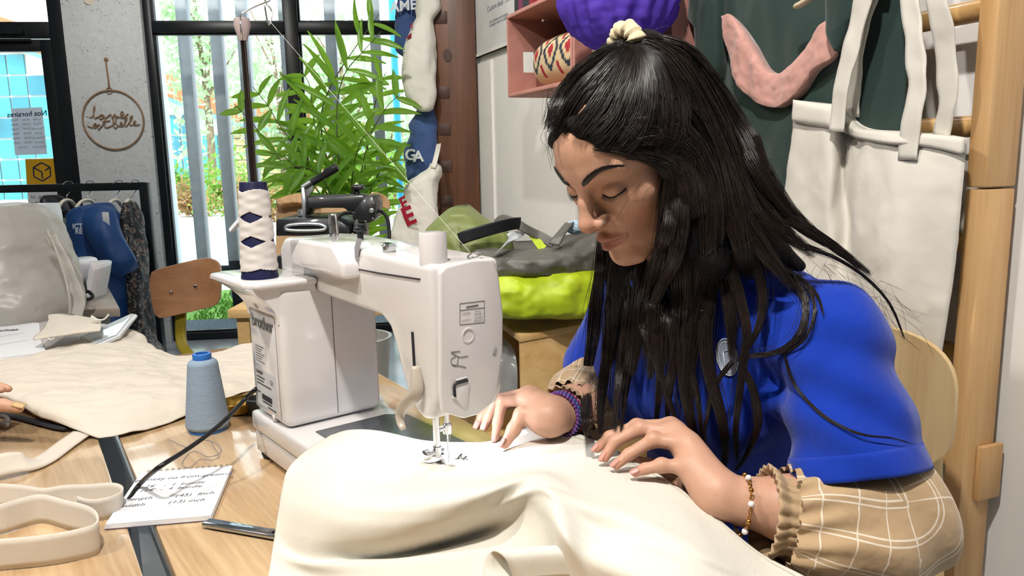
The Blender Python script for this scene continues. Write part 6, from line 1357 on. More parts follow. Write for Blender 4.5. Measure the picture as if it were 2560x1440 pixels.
# brows, lashes, stud
m_hair = mat('hair_black', '#120e0f', rough=.33, var=.25, vscale=40, spec=.5)
def skinpt(p, off=.0):                # push a head-local point onto the skin
    P = H(p)[None]; e = 1e-4
    for _ in range(8):
        d0_ = field(body, P)[0]; gr_ = np.array([(field(body, P + np.eye(3)[i] * e)[0] - d0_) / e for i in range(3)]); P = P - gr_ * (d0_ - off) / (gr_ @ gr_ + 1e-9)
    return P[0]
for s in (-1, 1):
    bw = [skinpt(p, .0010) for p in ((s * .0115, .095, .0415), (s * .018, .094, .0455), (s * .027, .09, .0505), (s * .037, .083, .0535), (s * .046, .074, .0515), (s * .053, .065, .0465))]
    pa = spline(bw, 40); rnd = random.Random(3); g = Geo().tube(pa, np.interp(np.linspace(0, 1, 40), [0, .12, .5, 1], [.0020, .0036, .0030, .0008]), 8, flat=.4, up=HR[:, 1])
    zup = HR[:, 2]
    for i in range(190):
        f_ = rnd.random(); p = pa[int(f_ * 39)]; t_ = unit(pa[min(int(f_ * 39) + 1, 39)] - pa[max(int(f_ * 39) - 1, 0)]); w_ = np.interp(f_, [0, .15, .5, 1], [.0034, .0042, .0034, .0012])
        q = p + zup * rnd.uniform(-w_, w_); g.tube([q, q + (t_ * .8 + zup * rnd.uniform(.0, .5) * (1 - f_)) * .006], [.00028, .0001], 3, cap=False)
    part('eyebrow', g, m_hair, pe, smooth=True)
    ll = [skinpt(p, .0005) for p in ((s * .0185, .0840, .0160), (s * .026, .0868, .0132), (s * .036, .0838, .0128), (s * .0455, .0738, .0170), (s * .049, .070, .0185))]
    pa = spline(ll, 30); g = Geo().tube(pa, np.interp(np.linspace(0, 1, 30), [0, .5, 1], [.0006, .0011, .0005]), 6)
    for i in range(30):
        f_ = i / 29; p = pa[i]; od = unit(HR[:, 1] * .9 - HR[:, 2] * .75 + HR[:, 0] * s * (f_ - .35) * 1.1); g.tube([p, p + od * .004, p + od * .007 + HR[:, 2] * .0012], [.00035, .00025, .00008], 3, cap=False)
    part('eyelashes', g, m_hair, pe, smooth=True)
part('nose_stud', Geo().ball(skinpt((-.0185, .1, -.0105), .0006), .0013, 10), m_chr, pe, smooth=True)

# ---- blue polo
_WV = {}
def wav(P, k, seed, stretch=(1, 1, 1)):
    if seed not in _WV:
        rs = np.random.RandomState(seed); _WV[seed] = [(unit(rs.normal(0, 1, 3)), rs.uniform(.6, 1.5), rs.uniform(0, 6), unit(rs.normal(0, 1, 3))) for i in range(5)]
    o = np.zeros(len(P)); Pp = P * np.asarray(stretch, float)
    for i, (d_, f_, ph, e_) in enumerate(_WV[seed]): o += np.sin(Pp @ (d_ * (k * f_)) + ph + 1.1 * np.sin(Pp @ (e_ * (k * .5)) + i)) / 5
    return o
SP = unit(arr((.45, 1.215, .55)) - C7); BR = np.stack([LB, unit(np.cross(SP, LB)), -SP], 1)      # torso axes: left, (fore/aft), up the spine
chest, belly = C7 + SP * .16 + FB * .045, C7 + SP * .40 + FB * .035
hemC = Dp(2152, 1180, .905); hd = unit(hemC - SL)
shoulder_up = unit(UP + LB * .1)
polo = [ell(chest, (.170, .118, .175), BR, k=.03), ell(belly, (.165, .125, .22), BR, k=.05), ell(C7 + SP * .06 + FB * .02, (.13, .085, .075), BR, k=.04),
        cap(C7 + FB * .02 + SP * .05, SL, .062, .060, k=.05), cap(C7 + FB * .02 + SP * .05, SR, .058, .054, k=.04), ell(C7 + SP * .20 + FB * .12 + LB * .06, (.075, .06, .07), BR, k=.05), ell(C7 + SP * .20 + FB * .12 - LB * .07, (.075, .06, .07), BR, k=.05),
        cap(SL, SL + (hemC - SL) * 1.25, .062, .078, k=.03)]
polo.append(Prim('plane', k=.004, op='int', p=hemC, n=unit(hd * .9 + UP * -.35)) if False else Prim('plane', k=.001, op='int', p=arr((0, 0, .50)), n=arr((0, 0, -1.))))
hemR = Dp(1494, 915, 1.25)
sleeveR = [cap(SR, SR + (hemR - SR) * 1.0, .052, .056, k=.03)]
polo_all = polo[:-1] + sleeveR + [polo[-1]]
neckcut = cap(NB + UP * .01, nk0 + UP * .03, .058, .066, k=.006, op='sub')
polo_all.insert(-1, neckcut)
hn = unit(hd + arr((.05, 0, -.25)))
def polo_disp(P):
    # folds: fan from the armpit across the sleeve plus soft drapes
    a = .0035 * wav(P, 45, 3, (1, 1, .6)) + .0028 * wav(P, 110, 8, (1, 1, .55))
    arm = np.clip(1 - np.sqrt(((P - (SL + (hemC - SL) * .55)) ** 2).sum(1)) / .17, 0, 1); dr = unit(arr((.55, -.1, .85)))
    a += .0065 * arm * np.sin(P @ dr * 110 + 2 * np.sin(P @ LB * 20)); return a
lo_p = np.minimum.reduce([belly, SL, SR, hemC, hemR]) - .26; hi_p = np.maximum.reduce([belly, SL, SR, C7]) + .26; lo_p[2] = .48; hi_p[2] = 1.26
V, Q = sdf_mesh(polo_all, lo_p, hi_p, .0040, polo_disp)
def cutmesh(V, Q, keep):
    m = keep[Q].all(1); Q = Q[m]; used = np.unique(Q); mp = np.full(len(V), -1); mp[used] = np.arange(len(used)); return V[used], mp[Q]
# open the sleeve ends along their hems
kL = ((V - hemC) @ hn < 0) | (np.sqrt(((V - hemC) ** 2).sum(1)) > .13) | ((V - SL) @ LB < -.06)
V, Q = cutmesh(V, Q, kL); V = relax(V, Q, 2, .35)
m_polo = mat('polo_blue', '#0d36a6', rough=.85, var=.06, vscale=6, sheen=.2, bump=.45, bscale=13, bdist=.014, spec=.2, weave=420)
sh_ = npmesh('polo_shirt', V, Q, m_polo, pe); md = sh_.modifiers.new('thick', 'SOLIDIFY'); md.thickness = .002; md.offset = 0
# hem band of the near sleeve
ax1 = unit(LB - hn * (LB @ hn)); ax2 = np.cross(hn, ax1)
def armring(c, rr_, n=90):
    a = np.arange(n) * 2 * math.pi / n; d_ = np.cos(a)[:, None] * ax1 + np.sin(a)[:, None] * ax2; t0, t1 = np.full(n, .03), np.full(n, .16)
    for _ in range(18):
        tm = (t0 + t1) / 2; ins = field(polo_all, c + d_ * tm[:, None], polo_disp) < 0; t0 = np.where(ins, tm, t0); t1 = np.where(ins, t1, tm)
    return c + d_ * (t0 + rr_)[:, None]
hb_ = [armring(hemC - hn * o, .0012 + .0010 * math.sin(math.pi * i / 6)) for i, o in enumerate(np.linspace(-.003, .026, 7))]
part('sleeve_hem', Geo().grid(hb_, closed_u=True), m_polo, sh_, smooth=True, solid=.0012)
# collar, placket and emblem
cn = unit(nk0 - NB); cx_ = unit(LB - cn * (LB @ cn)); cy_ = np.cross(cn, cx_); P = []
for i in range(6):
    f_ = i / 5; row = []
    for k in range(41):
        a = math.pi * (-.92 + 1.84 * k / 40) + math.pi / 2 * 0; fr_ = -math.cos(a * 1.0)
        d_ = -cy_ * math.cos(a) * (1 if (cy_ @ FB) < 0 else -1) * -1 + cx_ * math.sin(a); front = max(0, -math.cos(a)) ** 2
        row.append(NB + cn * (.045 - .050 * f_ - .045 * front * (.5 + f_ * .9)) + d_ * (.062 + .016 * f_ + .02 * front))
    P.append(row)
part('collar', Geo().grid(P), m_polo, sh_, smooth=True, solid=.003)
def onpolo(px, py, d0_=.6, d1_=1.5, off=.0):
    rr_ = ray(px, py); t = d0_
    for _ in range(120):
        dd = field(polo_all, (CAM + rr_ * t)[None], polo_disp)[0]
        if dd < .0008 or t > d1_: break
        t += max(dd * .7, .001)
    return CAM + rr_ * (t - off)
m_emb = mat('emblem_grey', '#8b93a5', rough=.7, var=.1); m_embw = mat('emblem_white', '#c9cfd8', rough=.7)
def ovalpts(k, n=36, wx=26, wy=46, cx=1818, cy=893): return [onpolo(cx + k * (wx * math.cos(a) + 6 * math.sin(a)), cy + k * wy * math.sin(a), off=.0025) for a in np.linspace(0, 2 * math.pi, n)]
em = part('emblem', Geo().grid([ovalpts(k) for k in (.95, .7, .4, .02)]), m_emb, sh_, smooth=True)
part('emblem_outline', Geo().tube(ovalpts(1.0), .0008, 6).tube(ovalpts(.82), .0005, 6).tube([onpolo(x, y, off=.003) for x, y in ((1808, 880), (1826, 872), (1830, 900), (1812, 915), (1808, 880))], .0007, 6), m_embw, em, smooth=True)

# ---- beige checked shirt sleeves
def check_mat():
    m = mat('beige_check', '#b79b78', rough=.88, var=.04, vscale=8, sheen=.2, bump=.5, bscale=20, bdist=.012); t = m.node_tree; b = t.nodes['Principled BSDF']
    at_ = t.nodes.new('ShaderNodeAttribute'); at_.attribute_name = 'suv'; sp_ = t.nodes.new('ShaderNodeSeparateXYZ'); t.links.new(at_.outputs['Vector'], sp_.inputs[0]); outs = []
    for ax in ('X', 'Y'):
        for off in (0, .16):
            if ax == 'X' and off: continue
            a = t.nodes.new('ShaderNodeMath'); a.operation = 'ADD'; a.inputs[1].default_value = off; t.links.new(sp_.outputs[ax], a.inputs[0])
            f_ = t.nodes.new('ShaderNodeMath'); f_.operation = 'FRACT'; t.links.new(a.outputs[0], f_.inputs[0])
            l_ = t.nodes.new('ShaderNodeMath'); l_.operation = 'LESS_THAN'; l_.inputs[1].default_value = .05; t.links.new(f_.outputs[0], l_.inputs[0]); outs.append(l_)
    cur = outs[0]
    for o in outs[1:]:
        mx = t.nodes.new('ShaderNodeMath'); mx.operation = 'MAXIMUM'; t.links.new(cur.outputs[0], mx.inputs[0]); t.links.new(o.outputs[0], mx.inputs[1]); cur = mx
    sc = t.nodes.new('ShaderNodeMath'); sc.operation = 'MULTIPLY'; sc.inputs[1].default_value = .75; t.links.new(cur.outputs[0], sc.inputs[0])
    mix = t.nodes.new('ShaderNodeMix'); mix.data_type = 'RGBA'; vm = [n for n in t.nodes if n.type == 'VECT_MATH'][0]
    t.links.new(sc.outputs[0], mix.inputs[0]); t.links.new(vm.outputs[0], mix.inputs[6]); mix.inputs[7].default_value = (*lin('#e9dfcf'), 1); t.links.new(mix.outputs[2], b.inputs['Base Color']); return m
m_chk = check_mat()
def sleeve(name, path, rs, cuffc, cuffd, cuffr, seed, h=.0030, cell=.030):
    pr = [cap(path[i], path[i + 1], rs[i], rs[i + 1], k=.03) for i in range(len(path) - 1)]
    cl = spline(path, 80); cum = np.r_[0, np.cumsum(np.linalg.norm(np.diff(cl, axis=0), axis=1))]; T = np.gradient(cl, axis=0); T /= np.linalg.norm(T, axis=1)[:, None]
    fx = [unit(np.cross(T[0], arr((.3, .2, .9))))]
    for i in range(1, 80): v_ = fx[-1] - T[i] * (fx[-1] @ T[i]); fx.append(unit(v_))
    fx = np.array(fx); fz = np.cross(T, fx)
    def par(P):
        k = np.array([((cl - p) ** 2).sum(1).argmin() for p in P]) if len(P) < 400 else np.concatenate([((P[a:a + 4000, None] - cl[None]) ** 2).sum(2).argmin(1) for a in range(0, len(P), 4000)])
        v_ = P - cl[k]; return cum[k] + (v_ * T[k]).sum(1), np.arctan2((v_ * fz[k]).sum(1), (v_ * fx[k]).sum(1))
    tot = cum[-1]
    def disp(P):
        s, th = par(P); e = np.clip((s - tot * .55) / (tot * .45), 0, 1.2)
        return .0034 * wav(P, 45, seed) + .0045 * e * np.sin(th * 15 + 3 * np.sin(s * 30) + seed) * np.clip(e, .25, 1) + .0042 * (1 - e * .6) * np.sin(P @ unit(arr((.5, .25, .8))) * 75 + 2.5 * np.sin(P @ unit(arr((-.6, .3, .4))) * 28))
    lo_ = np.min(path, 0) - .12; hi_ = np.max(path, 0) + .12; V, Q = sdf_mesh(pr, lo_, hi_, h, disp, nb=10)
    keep = (V - cuffc) @ cuffd < .004; V, Q = cutmesh(V, Q, keep); V = relax(V, Q, 2, .4); s, th = par(V)
    vec = np.stack([s / cell, th * .055 / cell, np.zeros(len(V))], 1); so = npmesh(name, V, Q, m_chk, pe, vec=vec)
    x_, y_, z_ = basis(cuffd); P = []; W_ = []          # gathered elastic cuff with ruffle
    for i in range(11):
        f_ = i / 10; prof_ = [1.12, 1.02, .95, .93, .94, .93, .96, 1.02, 1.08, 1.13, 1.15][i]
        P.append([cuffc + z_ * (-.010 + .036 * f_) + (x_ * math.cos(a) + y_ * math.sin(a)) * cuffr * (prof_ + .055 * math.sin(a * 24 + 1.3 * math.sin(a * 5)) * (.5 + abs(f_ - .4))) for a in np.arange(150) * 2 * math.pi / 150])
    co = part(name + '_cuff', Geo().grid(P, closed_u=True), mat('beige_cuff', '#b79b78', rough=.88, var=.05, sheen=.2), so, smooth=True, solid=.0016)
    return so
cuffL = Dp(1962, 1292, .895); cdl = unit(WL - EL)
sleeve('shirt_sleeve', [Dp(2140, 1090, .925), Dp(2195, 1215, .915), Dp(2222, 1305, .90), Dp(2150, 1322, .895), Dp(2050, 1305, .893), cuffL], [.045, .060, .066, .064, .060, .050], cuffL, cdl, .047, 2)
cuffR = Dp(1432, 1032, 1.13); cdr = unit(WR - ER)
sleeve('shirt_sleeve', [Dp(1492, 890, 1.25), Dp(1495, 955, 1.23), Dp(1470, 1000, 1.19), cuffR], [.034, .046, .056, .042], cuffR, cdr, .038, 5)

# ---- trousers, shoes (mostly under the table)
hip = arr((.45, 1.215, .50)); m_tr = mat('trousers_dark', '#20242e', rough=.85, var=.06)
leg = [ell(hip, (.17, .13, .10), BR)]
for s in (-1, 1):
    h0 = hip + LB * s * .09; kn = h0 + FB * .40 + UP * -.02; an = kn + FB * .02 + arr((0, 0, -.40)); leg += [cap(h0, kn, .085, .065, k=.04), cap(kn, an, .063, .045, k=.03)]
    g = Geo(); P = []
    for i in range(13):
        f_ = i / 12; hw = .038 * math.sin(math.pi * (.12 + .80 * f_)) ** .5 + .006; ht = .075 * (1 - f_) ** .8 + .03; c_ = arr((an[0], an[1], 0)) + FB * (-.06 + .25 * f_)
        P.append([c_ + LB * hw * math.cos(a) * (1 if True else 0) + UP * (ht / 2 + ht / 2 * math.sin(a)) for a in np.arange(20) * 2 * math.pi / 20])
    part('shoe', Geo().grid(P, closed_u=True, cap=True), mat('shoe_dark', '#1a1b20', rough=.5), pe, smooth=True)
V, Q = sdf_mesh(leg, hip - arr((.75, .75, .47)), hip + arr((.35, .35, .2)), .010); npmesh('trousers', V, Q, m_tr, pe)

# ---- bracelets
def bead_ring(c, d_, r, n, fn):
    x_, y_, z_ = basis(d_)
    for k in range(n): fn(c + r * (x_ * math.cos(2 * math.pi * k / n) + y_ * math.sin(2 * math.pi * k / n)), k, unit(-x_ * math.sin(2 * math.pi * k / n) + y_ * math.cos(2 * math.pi * k / n)))
m_gold = mat('gold_chain', '#c08a4a', rough=.25, metal=1, var=.1); m_pearl = mat('pearl', '#e6dfda', rough=.25)
bc = Dp(1856, 1262, .898); br = thing('chain_bracelet', 'gold chain bracelet with pearls on the left wrist', 'bracelet', bc)
x_, y_, z_ = basis(unit(cdl + UP * .0 + arr((.18, 0, -.05))))
chn = Geo()
NB_ = 54
for k in range(NB_):
    a0, a1 = 2 * math.pi * k / NB_, 2 * math.pi * (k + .95) / NB_; rr_ = .0335
    if k % 9 == 4: part('pearl', Geo().ball(bc + rr_ * 1.03 * (x_ * math.cos(a0) + y_ * math.sin(a0)), .0038, 12), m_pearl, br, smooth=True)
    elif k % 9 == 8: part('gold_bead', Geo().ball(bc + rr_ * 1.03 * (x_ * math.cos(a0) + y_ * math.sin(a0)), .0032, 10), m_gold, br, smooth=True)
    else:
        c0_ = bc + rr_ * (x_ * math.cos(a0) + y_ * math.sin(a0)); t_ = -x_ * math.sin(a0) + y_ * math.cos(a0); n1 = (x_ * math.cos(a0) + y_ * math.sin(a0)) if k % 2 else z_
        chn.tube([c0_ + t_ * .0032 * math.cos(b) + n1 * .0019 * math.sin(b) for b in np.linspace(0, 2 * math.pi, 11)], .0006, 5)
part('chain', chn, m_gold, br, smooth=True)
bc2 = WR + (ER - WR) * .16; x_, y_, z_ = basis(unit(WR - ER)); b2 = thing('bead_bracelet', 'purple and blue beaded bracelet on the right wrist', 'bracelet', bc2)
for row, (cl, off) in enumerate((('#7d2a6d', -.006), ('#3f5f9c', 0.0), ('#6b3a86', .006))):
    for k in range(34):
        a = 2 * math.pi * k / 34 + row * .1; part('bead', Geo().ball(bc2 + z_ * off + .031 * (x_ * math.cos(a) + y_ * math.sin(a)), .0031, 8), mat('bead_' + str(row), cl, rough=.15, var=.2, coat=.5), b2, smooth=True)
# ================================================================== HAIR
n_cut = HR @ unit(arr((0, 1.5, -1.0)))
hairb = [he((0, -.016, .050), (.0800, .0995, .0845)), he((0, -.058, .080), (.058, .048, .046), k=.035), Prim('plane', k=.012, op='int', p=H((0, .013, 0)), n=n_cut),
         *[hc(a_, b_, r1, r2, k=.014) for sx in (-1, 1) for a_, b_, r1, r2 in (((0, .062, .105), (sx * .020, .064, .095), .008, .009), ((sx * .020, .064, .095), (sx * .038, .060, .082), .009, .009), ((sx * .038, .060, .082), (sx * .054, .041, .064), .009, .0095), ((sx * .054, .041, .064), (sx * .060, .020, .037), .0095, .010), ((sx * .060, .020, .037), (sx * .062, .002, .003), .010, .012))],
         cap(H((-.066, -.012, .030)), Dp(1718, 520, .93), .022, .022, k=.03), cap(Dp(1718, 520, .93), Dp(1705, 640, .915), .020, .008, k=.03),
         cap(H((0, -.068, .083)), Dp(1725, 330, .995), .052, .058, k=.04), cap(Dp(1725, 330, .995), Dp(1785, 480, .985), .058, .050, k=.04), cap(Dp(1785, 480, .985), Dp(1890, 610, .975), .050, .026, k=.04), cap(Dp(1890, 610, .975), Dp(2000, 665, .972), .026, .010, k=.03),
         cap(Dp(1775, 480, .965), Dp(1790, 660, .93), .042, .018, k=.04),
         cap(H((.062, -.01, -.01)), Dp(1565, 690, 1.085), .026, .020, k=.03), cap(Dp(1565, 690, 1.085), Dp(1545, 800, 1.06), .020, .010, k=.03)]
hlo = np.minimum.reduce([s.q['c'] - .12 if s.kind == 'ell' else np.minimum(s.q.get('a', HO), s.q.get('b', HO)) - .08 for s in hairb]); hhi = np.maximum.reduce([s.q['c'] + .12 if s.kind == 'ell' else np.maximum(s.q.get('a', HO), s.q.get('b', HO)) + .08 for s in hairb])
def hdisp(P): return .0022 * wav(P, 120, 4, (1, 1, .25)) + .003 * wav(P, 50, 9, (1, 1, .3))
V, Q = sdf_mesh(hairb, hlo, hhi, .0034, hdisp)
m_hbase = mat('hair_under', '#0a0808', rough=.7, var=.2, vscale=60, bump=.8, bscale=260, bdist=.003, stretch=(1, 1, .15), spec=.2)
hair_o = npmesh('hair', V, Q, m_hbase, pe); hair_o['label'] = 'long straight black hair, half tied up and falling over the shoulders'
def march(prims, px, py, d0_=.7, d1_=1.35, step=.7, disp=None):
    rr_ = ray(px, py); t = np.full(1, d0_)
    for _ in range(70):
        dd = field(prims, (CAM + rr_ * t[0])[None], disp)[0]
        if dd < .0006: return t[0]
        t = t + max(dd * step, .0015)
        if t[0] > d1_: return None
    return t[0]
polo_near = [s for s in polo_all]
def gpt(px, py, dep=None):
    if dep and dep > 5:                     # root point: just inside the hair mass
        hd_ = march(hairb, px, py); return np.array([px, py, (hd_ + .012) if hd_ else dep - 10 + .05])
    d_ = dep if dep else None
    if d_ is None:
        d_ = march(hairb, px, py) or march(head[:9], px, py) if py < 520 else None; d_ = (d_ - .002) if d_ else .90
        if py > 640: return gpt(px, py, .90)
    elif py > 640 and dep < 5:
        hp_ = march(polo_near, px, py)
        if hp_: d_ = min(max(d_, hp_ - .035), hp_ - .007)
    return np.array([px, py, d_])
# guides: pixels (depth on demand), half width in pixels at start / middle / end, number of strands
GD_ = [
 ([(1640, 98), (1720, 128), (1785, 215), (1845, 320), (1905, 430), (1975, 530), (2060, 605)], (14, 30, 12), 300), ([(1625, 110), (1700, 160), (1765, 280), (1825, 420), (1885, 540), (1960, 620)], (20, 36, 16), 320),
 ([(1660, 180), (1730, 260), (1790, 390), (1835, 520), (1860, 620), (1870, 700)], (26, 36, 20), 300), ([(1650, 300), (1720, 350), (1770, 450), (1785, 560), (1785, 680), (1775, 790)], (30, 30, 10), 280),
 ([(1680, 400), (1725, 450), (1745, 540), (1740, 650), (1725, 780), (1715, 900)], (24, 27, 9), 270), ([(1660, 420), (1695, 480), (1700, 580), (1685, 690), (1670, 800), (1660, 920)], (16, 25, 9), 260),
 ([(1670, 430), (1678, 520), (1665, 600), (1630, 690), (1605, 780), (1595, 860)], (12, 20, 14), 260),
 # combed up from the hairline to the tie
 ([(1382, 330), (1405, 255), (1465, 175), (1530, 122), (1560, 108)], (30, 30, 10), 220), ([(1402, 335), (1450, 255), (1510, 180), (1555, 130), (1572, 110)], (32, 30, 10), 240), ([(1445, 338), (1500, 270), (1545, 195), (1572, 140), (1580, 112)], (34, 30, 10), 250),
 ([(1490, 360), (1545, 300), (1578, 215), (1590, 150), (1588, 115)], (36, 30, 10), 250), ([(1550, 370), (1600, 310), (1618, 225), (1612, 155), (1596, 115)], (36, 30, 12), 240), ([(1605, 395), (1650, 320), (1655, 235), (1635, 160), (1604, 115)], (36, 30, 12), 230),
 ([(1640, 400), (1690, 330), (1690, 240), (1655, 160), (1612, 112)], (26, 30, 14), 200),
 # swept back over the ear, then down
 ([(1480, 362), (1560, 375), (1640, 402), (1685, 450), (1700, 540), (1690, 640), (1650, 720), (1625, 800), (1610, 900)], (14, 20, 8), 210), ([(1560, 380), (1640, 385), (1705, 430), (1725, 540), (1715, 660), (1700, 780), (1690, 900), (1650, 1010)], (20, 24, 8), 220),
 ([(1600, 340), (1690, 350), (1750, 430), (1765, 560), (1755, 700), (1735, 820), (1720, 960), (1728, 1090)], (26, 27, 8), 220), ([(1620, 250), (1710, 270), (1775, 380), (1805, 520), (1810, 660), (1825, 780), (1830, 900)], (28, 30, 9), 230),
 # from the tie down the back
 ([(1605, 105), (1670, 110), (1740, 190), (1800, 320), (1860, 460), (1950, 570), (2040, 640)], (14, 34, 12), 300), ([(1610, 98), (1690, 105), (1765, 205), (1830, 330), (1900, 450), (1985, 550), (2090, 620), (2180, 690)], (10, 26, 7), 240), ([(1600, 110), (1660, 140), (1730, 250), (1790, 400), (1850, 540), (1920, 640), (1980, 720)], (16, 36, 14), 300),
 ([(1640, 120), (1700, 200), (1760, 330), (1810, 470), (1850, 600), (1880, 700)], (20, 34, 16), 260)]
GL_ = [
 ([(1530, 640, 1.09), (1540, 720, 1.08), (1535, 820, 1.05), (1525, 920, 1.02)], (30, 30, 16), 320), ([(1590, 650, 1.07), (1595, 740, 1.05), (1590, 840, 1.02), (1580, 940, 1.0)], (34, 32, 14), 340), ([(1640, 660, 1.0), (1640, 750, .98), (1635, 850, .97), (1625, 950, .96)], (30, 30, 12), 300),
 # hanging locks: (px,py,depth)
 ([(1505, 600, 1.07), (1500, 680, 1.07), (1488, 780, 1.05), (1478, 880, 1.02), (1468, 960, 1.0), (1462, 1040, .99), (1470, 1092, .99)], (14, 22, 14), 240), ([(1540, 660, 1.06), (1530, 760, 1.04), (1520, 880, 1.01), (1505, 980, 1.0), (1500, 1085, .99)], (20, 24, 10), 230), ([(1580, 680, 1.05), (1570, 800, 1.02), (1550, 920, 1.0), (1535, 1080, .99)], (22, 18, 8), 180),
 ([(1600, 690, 1.0), (1590, 800, .98), (1575, 900, .97), (1560, 1000, .97), (1552, 1080, .97)], (26, 20, 6), 200), ([(1650, 640, .93), (1625, 740, .93), (1640, 840, .93), (1650, 940, .93), (1640, 1060, .93), (1645, 1100, .93)], (20, 22, 5), 220), ([(1665, 560, .92), (1650, 660, .91), (1680, 780, .90), (1690, 880, .90), (1672, 980, .90), (1668, 1090, .9)], (18, 26, 6), 240),
 ([(1690, 600, .915), (1700, 720, .895), (1715, 840, .88), (1712, 960, .88), (1735, 1080, .88), (1770, 1190, .88)], (26, 28, 7), 240), ([(1770, 620, .91), (1772, 720, .895), (1762, 830, .88), (1772, 930, .88), (1800, 1030, .88), (1815, 1130, .88), (1800, 1200, .88)], (32, 24, 10), 280), ([(1820, 640, .925), (1848, 740, .91), (1868, 830, .9), (1860, 900, .9), (1846, 1000, .9), (1838, 1080, .9), (1845, 1160, .9)], (30, 16, 8), 240),
 ([(1880, 640, .92), (1905, 720, .92), (1900, 800, .92), (1870, 870, .92), (1845, 905, .92)], (32, 18, 9), 180), ([(1930, 650, .94), (1985, 700, .93), (2015, 760, .93), (1998, 840, .92), (1935, 885, .92), (1870, 890, .92), (1840, 905, .92)], (24, 12, 9), 150),
 ([(1950, 660, .94), (2010, 700, .93), (2038, 770, .93), (2010, 850, .93), (1950, 890, .92)], (16, 5, 4), 50), ([(1850, 910, .92), (1885, 980, .92), (1895, 1060, .92), (1870, 1130, .92), (1835, 1180, .92)], (10, 12, 6), 110), ([(1835, 900, .92), (1790, 960, .92), (1768, 1040, .92), (1762, 1120, .92), (1785, 1190, .92)], (7, 5, 4), 50),
 ([(1560, 700, 1.02), (1610, 820, .99), (1650, 930, .97), (1690, 1050, .95), (1720, 1110, .95)], (24, 14, 5), 120), ([(1720, 780, .9), (1725, 900, .9), (1745, 1000, .9), (1755, 1100, .9), (1775, 1180, .9)], (22, 12, 6), 120),
 ([(1990, 600, .96), (2080, 640, .955), (2160, 690, .95), (2225, 760, .94), (2262, 850, .94)], (12, 6, 3), 90), ([(1960, 880, .92), (1985, 960, .91), (2060, 1040, .9), (2150, 1085, .89), (2230, 1095, .89), (2300, 1115, .89)], (4, 3, 1), 16), ([(1930, 640, .95), (1990, 690, .94), (2040, 730, .94), (2060, 790, .93)], (18, 8, 4), 80)]
GL2 = []
for pts, hw, n in GL_:      # root every lock inside the hair mass
    x0, y0, d0_ = pts[0]
    if d0_ > .99: pts = [(x0 + 30, y0 - 110, d0_ + .03)] + pts; hw = (hw[0] * .5, hw[1], hw[2])
    elif 555 < y0 < 800:
        yb = min(y0 - 130, 470); pts = [(x0 + .40 * (1735 - x0), yb - 140, None), (x0 + .22 * (1735 - x0), yb, None)] + pts; hw = (hw[0] * .8, hw[1], hw[2])
    GL2.append((pts, hw, n))
GL_ = GL2
rnd = np.random.RandomState(11); MS = 22; SV, SR_ = [], []
def strands(ctrl, hw, n, thin=1.0, wob=1.0, core=True):
    c = spline(ctrl, MS); f_ = np.linspace(0, 1, MS); wpx = np.interp(f_, [0, .5, 1], hw); dep = c[:, 2]
    base = CAM + (fw + rr * ((c[:, :1] - 1280) / F) - uu * ((c[:, 1:2] - 720) / F)) * dep[:, None]; wm = wpx * dep / F
    T = np.gradient(base, axis=0); T /= np.linalg.norm(T, axis=1)[:, None]; S_ = np.cross(T, base - CAM); S_ /= np.linalg.norm(S_, axis=1)[:, None]; N_ = np.cross(S_, T)
    for k in range(n):
        a, r = rnd.uniform(0, 2 * math.pi), math.sqrt(rnd.uniform(0, 1)); x, y = r * math.cos(a), r * math.sin(a); ph, am = rnd.uniform(0, 6.3), rnd.uniform(.0, .22) * wob
        w1 = x + am * np.sin(f_ * rnd.uniform(3, 8) + ph); w2 = y + am * np.cos(f_ * rnd.uniform(3, 8) + ph)
        e = 1 - rnd.uniform(0, .34) * rnd.uniform(0, 1); b0 = rnd.uniform(0, .05); q = b0 + (e - b0) * f_
        P = base + S_ * (w1 * wm)[:, None] - N_ * (w2 * wm * .42)[:, None]
        P = np.stack([np.interp(q, f_, P[:, i]) for i in range(3)], 1); SV.append(P); SR_.append(np.interp(f_, [0, .1, .8, 1], [.5, 1, .9, .25]) * rnd.uniform(.00028, .00050) * thin)
